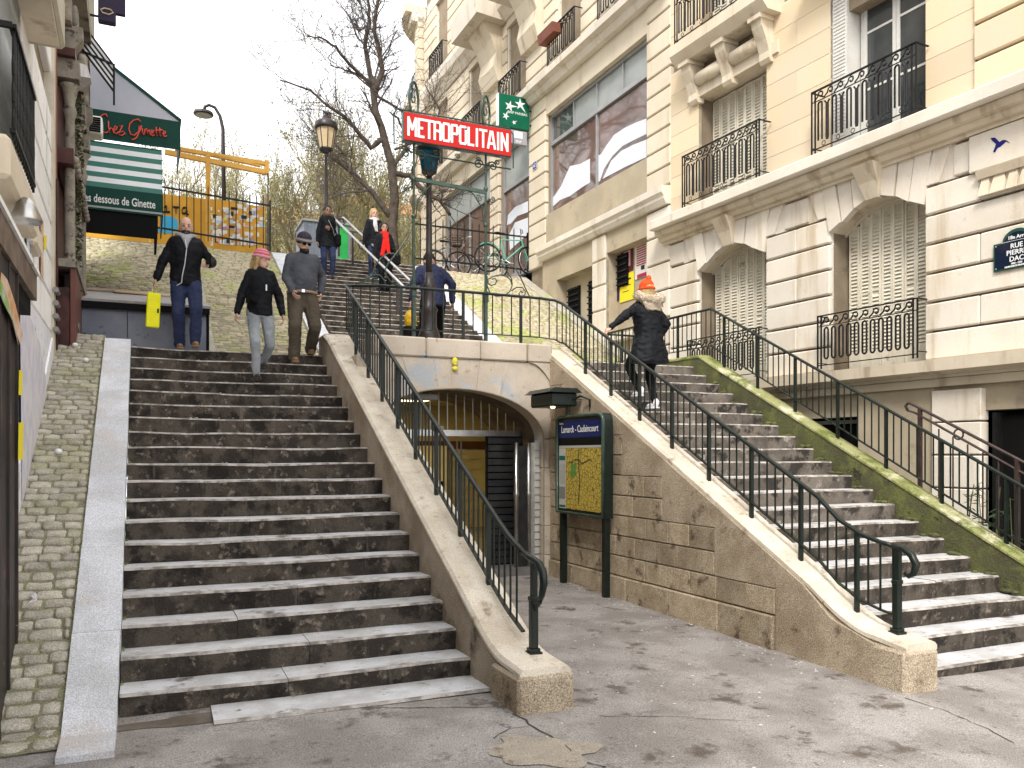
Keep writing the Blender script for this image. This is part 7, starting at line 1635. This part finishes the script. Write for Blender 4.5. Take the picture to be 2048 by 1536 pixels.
# 7 man in navy jacket seen from behind
t, hd, up, R3, hn = person('man in navy jacket seen from behind on the landing near the lamp post', (4.16, 12.35, 3.22), pi-.1, 1.86, ankle(.10,.0,.0), ankle(-.10,-.10,.05), (.33,-.02,.90), (-.30,-.05,.92), m_skinB, 'jacket', m_navyj, m_blkp, m_boot, lean=(.0,-.20), head=(0,.75), hair='short', hairm=m_hairD, hem=.82, build_=1.12, legw=1.15, wide=1.08)
hw_ = t.matrix_basis @ Vector((.33,-.04,.78)); yb_ = thing('carrier_bag', 'full golden yellow bag carried by the man in the navy jacket', 'bag', tuple(hw_))
b = MB(); b.ell((0,0,-.17),.10,.09,.17,12,10); b.ell((.02,0,-.28),.09,.08,.08,12,8); me = remesh(b,'bag_body',mat('golden_yellow_plastic',(.62,.38,.02),(.5,.3,.02),5,.5),.012,yb_,.015,16); link(bpy.data.objects.new('bag_body', me), yb_); tubeh(yb_, 'bag_handle', [(-.02,0,-.02),(0,0,.06),(.02,0,-.02)], .008, m_tan, 5)
b = MB(); b.cbox(.20,.46,-.04,.12,.28,.52,.03); b.build('black_bag', m_dark, t)
# 8 woman in orange beanie climbing the right flight, seen from behind
t, hd, up, R3, hn = person('woman in orange beanie and black coat with pale fur hood climbing the right flight', (6.28, 9.50, 2.40), pi+.05, 1.74, ankle(.07,-.10,.17), ankle(-.08,.03,.0), (.58,-.06,1.08), (-.22,-.10,.95), m_skinA, 'coat', m_blkj, m_blkp, m_wshoe, lean=(.0,-.05), head=(.15,.05), hair='long', hairm=m_hairB, female=True, hem=.62, legw=.92, build_=1.32)
beanie(t, hd, R3, m_orb, None, long_=.03)
b = MB(); b.ell(hd(0,.06,.32),.04,.035,.05,8,6); b.build('beanie_tip', m_orb, t, smooth=True)
fr = random.Random(8); b = MB(); b.tube([up(1.48)+Vector((.15*cos(a*pi/10), .06+.13*sin(a*pi/10), .04-.05*sin(a*pi/10))) for a in range(20)], [.066]*20, 10, closed=True); b.loft([(up(1.33)+Vector((0,.14,0)),.11,.05),(up(1.42)+Vector((0,.13,0)),.17,.08),(up(1.53)+Vector((0,.10,0)),.14,.07)],14)
me = remesh(b,'fur_hood',m_fur,.012,t,.022,18,sm=1)
tuft = MB()
for v in list(me.vertices)[::5]: 
    n_ = (v.normal+Vector((fr.uniform(-.6,.6),fr.uniform(-.6,.6),fr.uniform(-.9,.3)))).normalized(); s__ = n_.orthogonal().normalized()*.004; tuft.add([v.co-s__, v.co+s__, v.co+n_*fr.uniform(.02,.045)], [(0,1,2)])
tm_ = tuft.mesh('x', m_fur); bm_ = bmesh.new(); bm_.from_mesh(me); bm_.from_mesh(tm_); bm_.to_mesh(me); bm_.free(); link(bpy.data.objects.new('fur_hood', me), t)
# ---------------------------------------------------------------- small growth and fallen leaves
gr = random.Random(17)
lf = MB()
for i in range(420):
    y = gr.uniform(14.6, 20); x = min(9.8, max(7.0, gr.gauss(8.9, .6))); z = plz(x, y)+.035; s_ = gr.uniform(.012, .03); a = gr.uniform(0, 6.28)
    u = Vector((cos(a), sin(a)*.88, sin(a)*.46))*s_; v = Vector((-sin(a), cos(a)*.88, cos(a)*.46))*s_*.6; c = Vector((x, y, z)); lf.add([c-u, c-v+Vector((0,0,.006)), c+u, c+v+Vector((0,0,.004))], [(0,1,2,3)])
stuff(tag(lf.build('fallen_leaves', mat('brown_leaves', (.20,.10,.05), (.3,.2,.1), 9, .8)), 'brown fallen leaves scattered over the right cobbled bank', 'leaves'))
bp_ = thing('bamboo_plant', 'dark green bamboo like plant growing by the black basement door', 'plant', (9.45, 7.1, -.2))
st_ = MB(); lv = MB()
for i in range(16):
    x, y = gr.uniform(-.3,.3), gr.uniform(-.8,.8); h = gr.uniform(.9, 1.75); tx, ty_ = gr.uniform(-.2,.2), gr.uniform(-.25,.25); st_.tube([(x,y,0),(x+tx*.4,y+ty_*.4,h*.6),(x+tx,y+ty_,h)], .007, 4)
    for k in range(26):
        t_ = gr.uniform(.3,1); c = Vector((x+tx*t_, y+ty_*t_, h*t_)); d = Vector((gr.uniform(-1,1), gr.uniform(-1,1), gr.uniform(-.9,.3))).normalized(); w = d.orthogonal().normalized()*.010; lv.add([c, c+d*.06+w, c+d*.15, c+d*.06-w], [(0,1,2,3)])
st_.build('stems', mat('bamboo_stem', (.10,.11,.04)), bp_); lv.build('leaves', mat('bamboo_leaf', (.035,.065,.02), (.06,.09,.03), 6, .6), bp_)
pbx = thing('planter', 'tapering dark plastic planter standing before the teal basement window', 'planter', (9.35, 9.0, -.1))
b = MB(); b.add([(-.2,-.3,0),(.2,-.3,0),(.2,.3,0),(-.2,.3,0),(-.27,-.42,1.35),(.27,-.42,1.35),(.27,.42,1.35),(-.27,.42,1.35)],[(0,3,2,1),(0,1,5,4),(1,2,6,5),(2,3,7,6),(3,0,4,7),(4,5,6,7)]); b.build('planter_body', m_dark, pbx)
b = MB(); b.tube([(-.27,-.42,1.35),(.27,-.42,1.35),(.27,.42,1.35),(-.27,.42,1.35)], .018, 4, closed=True); b.build('planter_rim', m_black, pbx)
# weeds and crumbs at the foot of the ramp border and wall 1
wd_ = MB()
for i in range(260):
    k = gr.random(); y = gr.uniform(5.9, 12.2)
    x = -.47+gr.uniform(-.015,.01) if k < .5 else -.148+gr.uniform(0,.02); z = .215+SL*(y-6.12) if k < .5 else .16+math.floor((y-6.12)/TR)*RS
    if k >= .5: y = 6.12+math.floor((y-6.12)/TR)*TR+gr.uniform(.22,.32)
    for _ in range(3): d = Vector((gr.uniform(-1,1), gr.uniform(-1,1), 1)).normalized()*gr.uniform(.012,.035); w = d.orthogonal().normalized()*.004; c = Vector((x,y,z)); wd_.add([c-w, c+w, c+d], [(0,1,2)])
stuff(tag(wd_.build('weeds', mat('weed_green', (.16,.19,.05), (.22,.22,.08), 9, .9)), 'tiny weeds and moss tufts in the joints beside the granite border', 'weeds'))
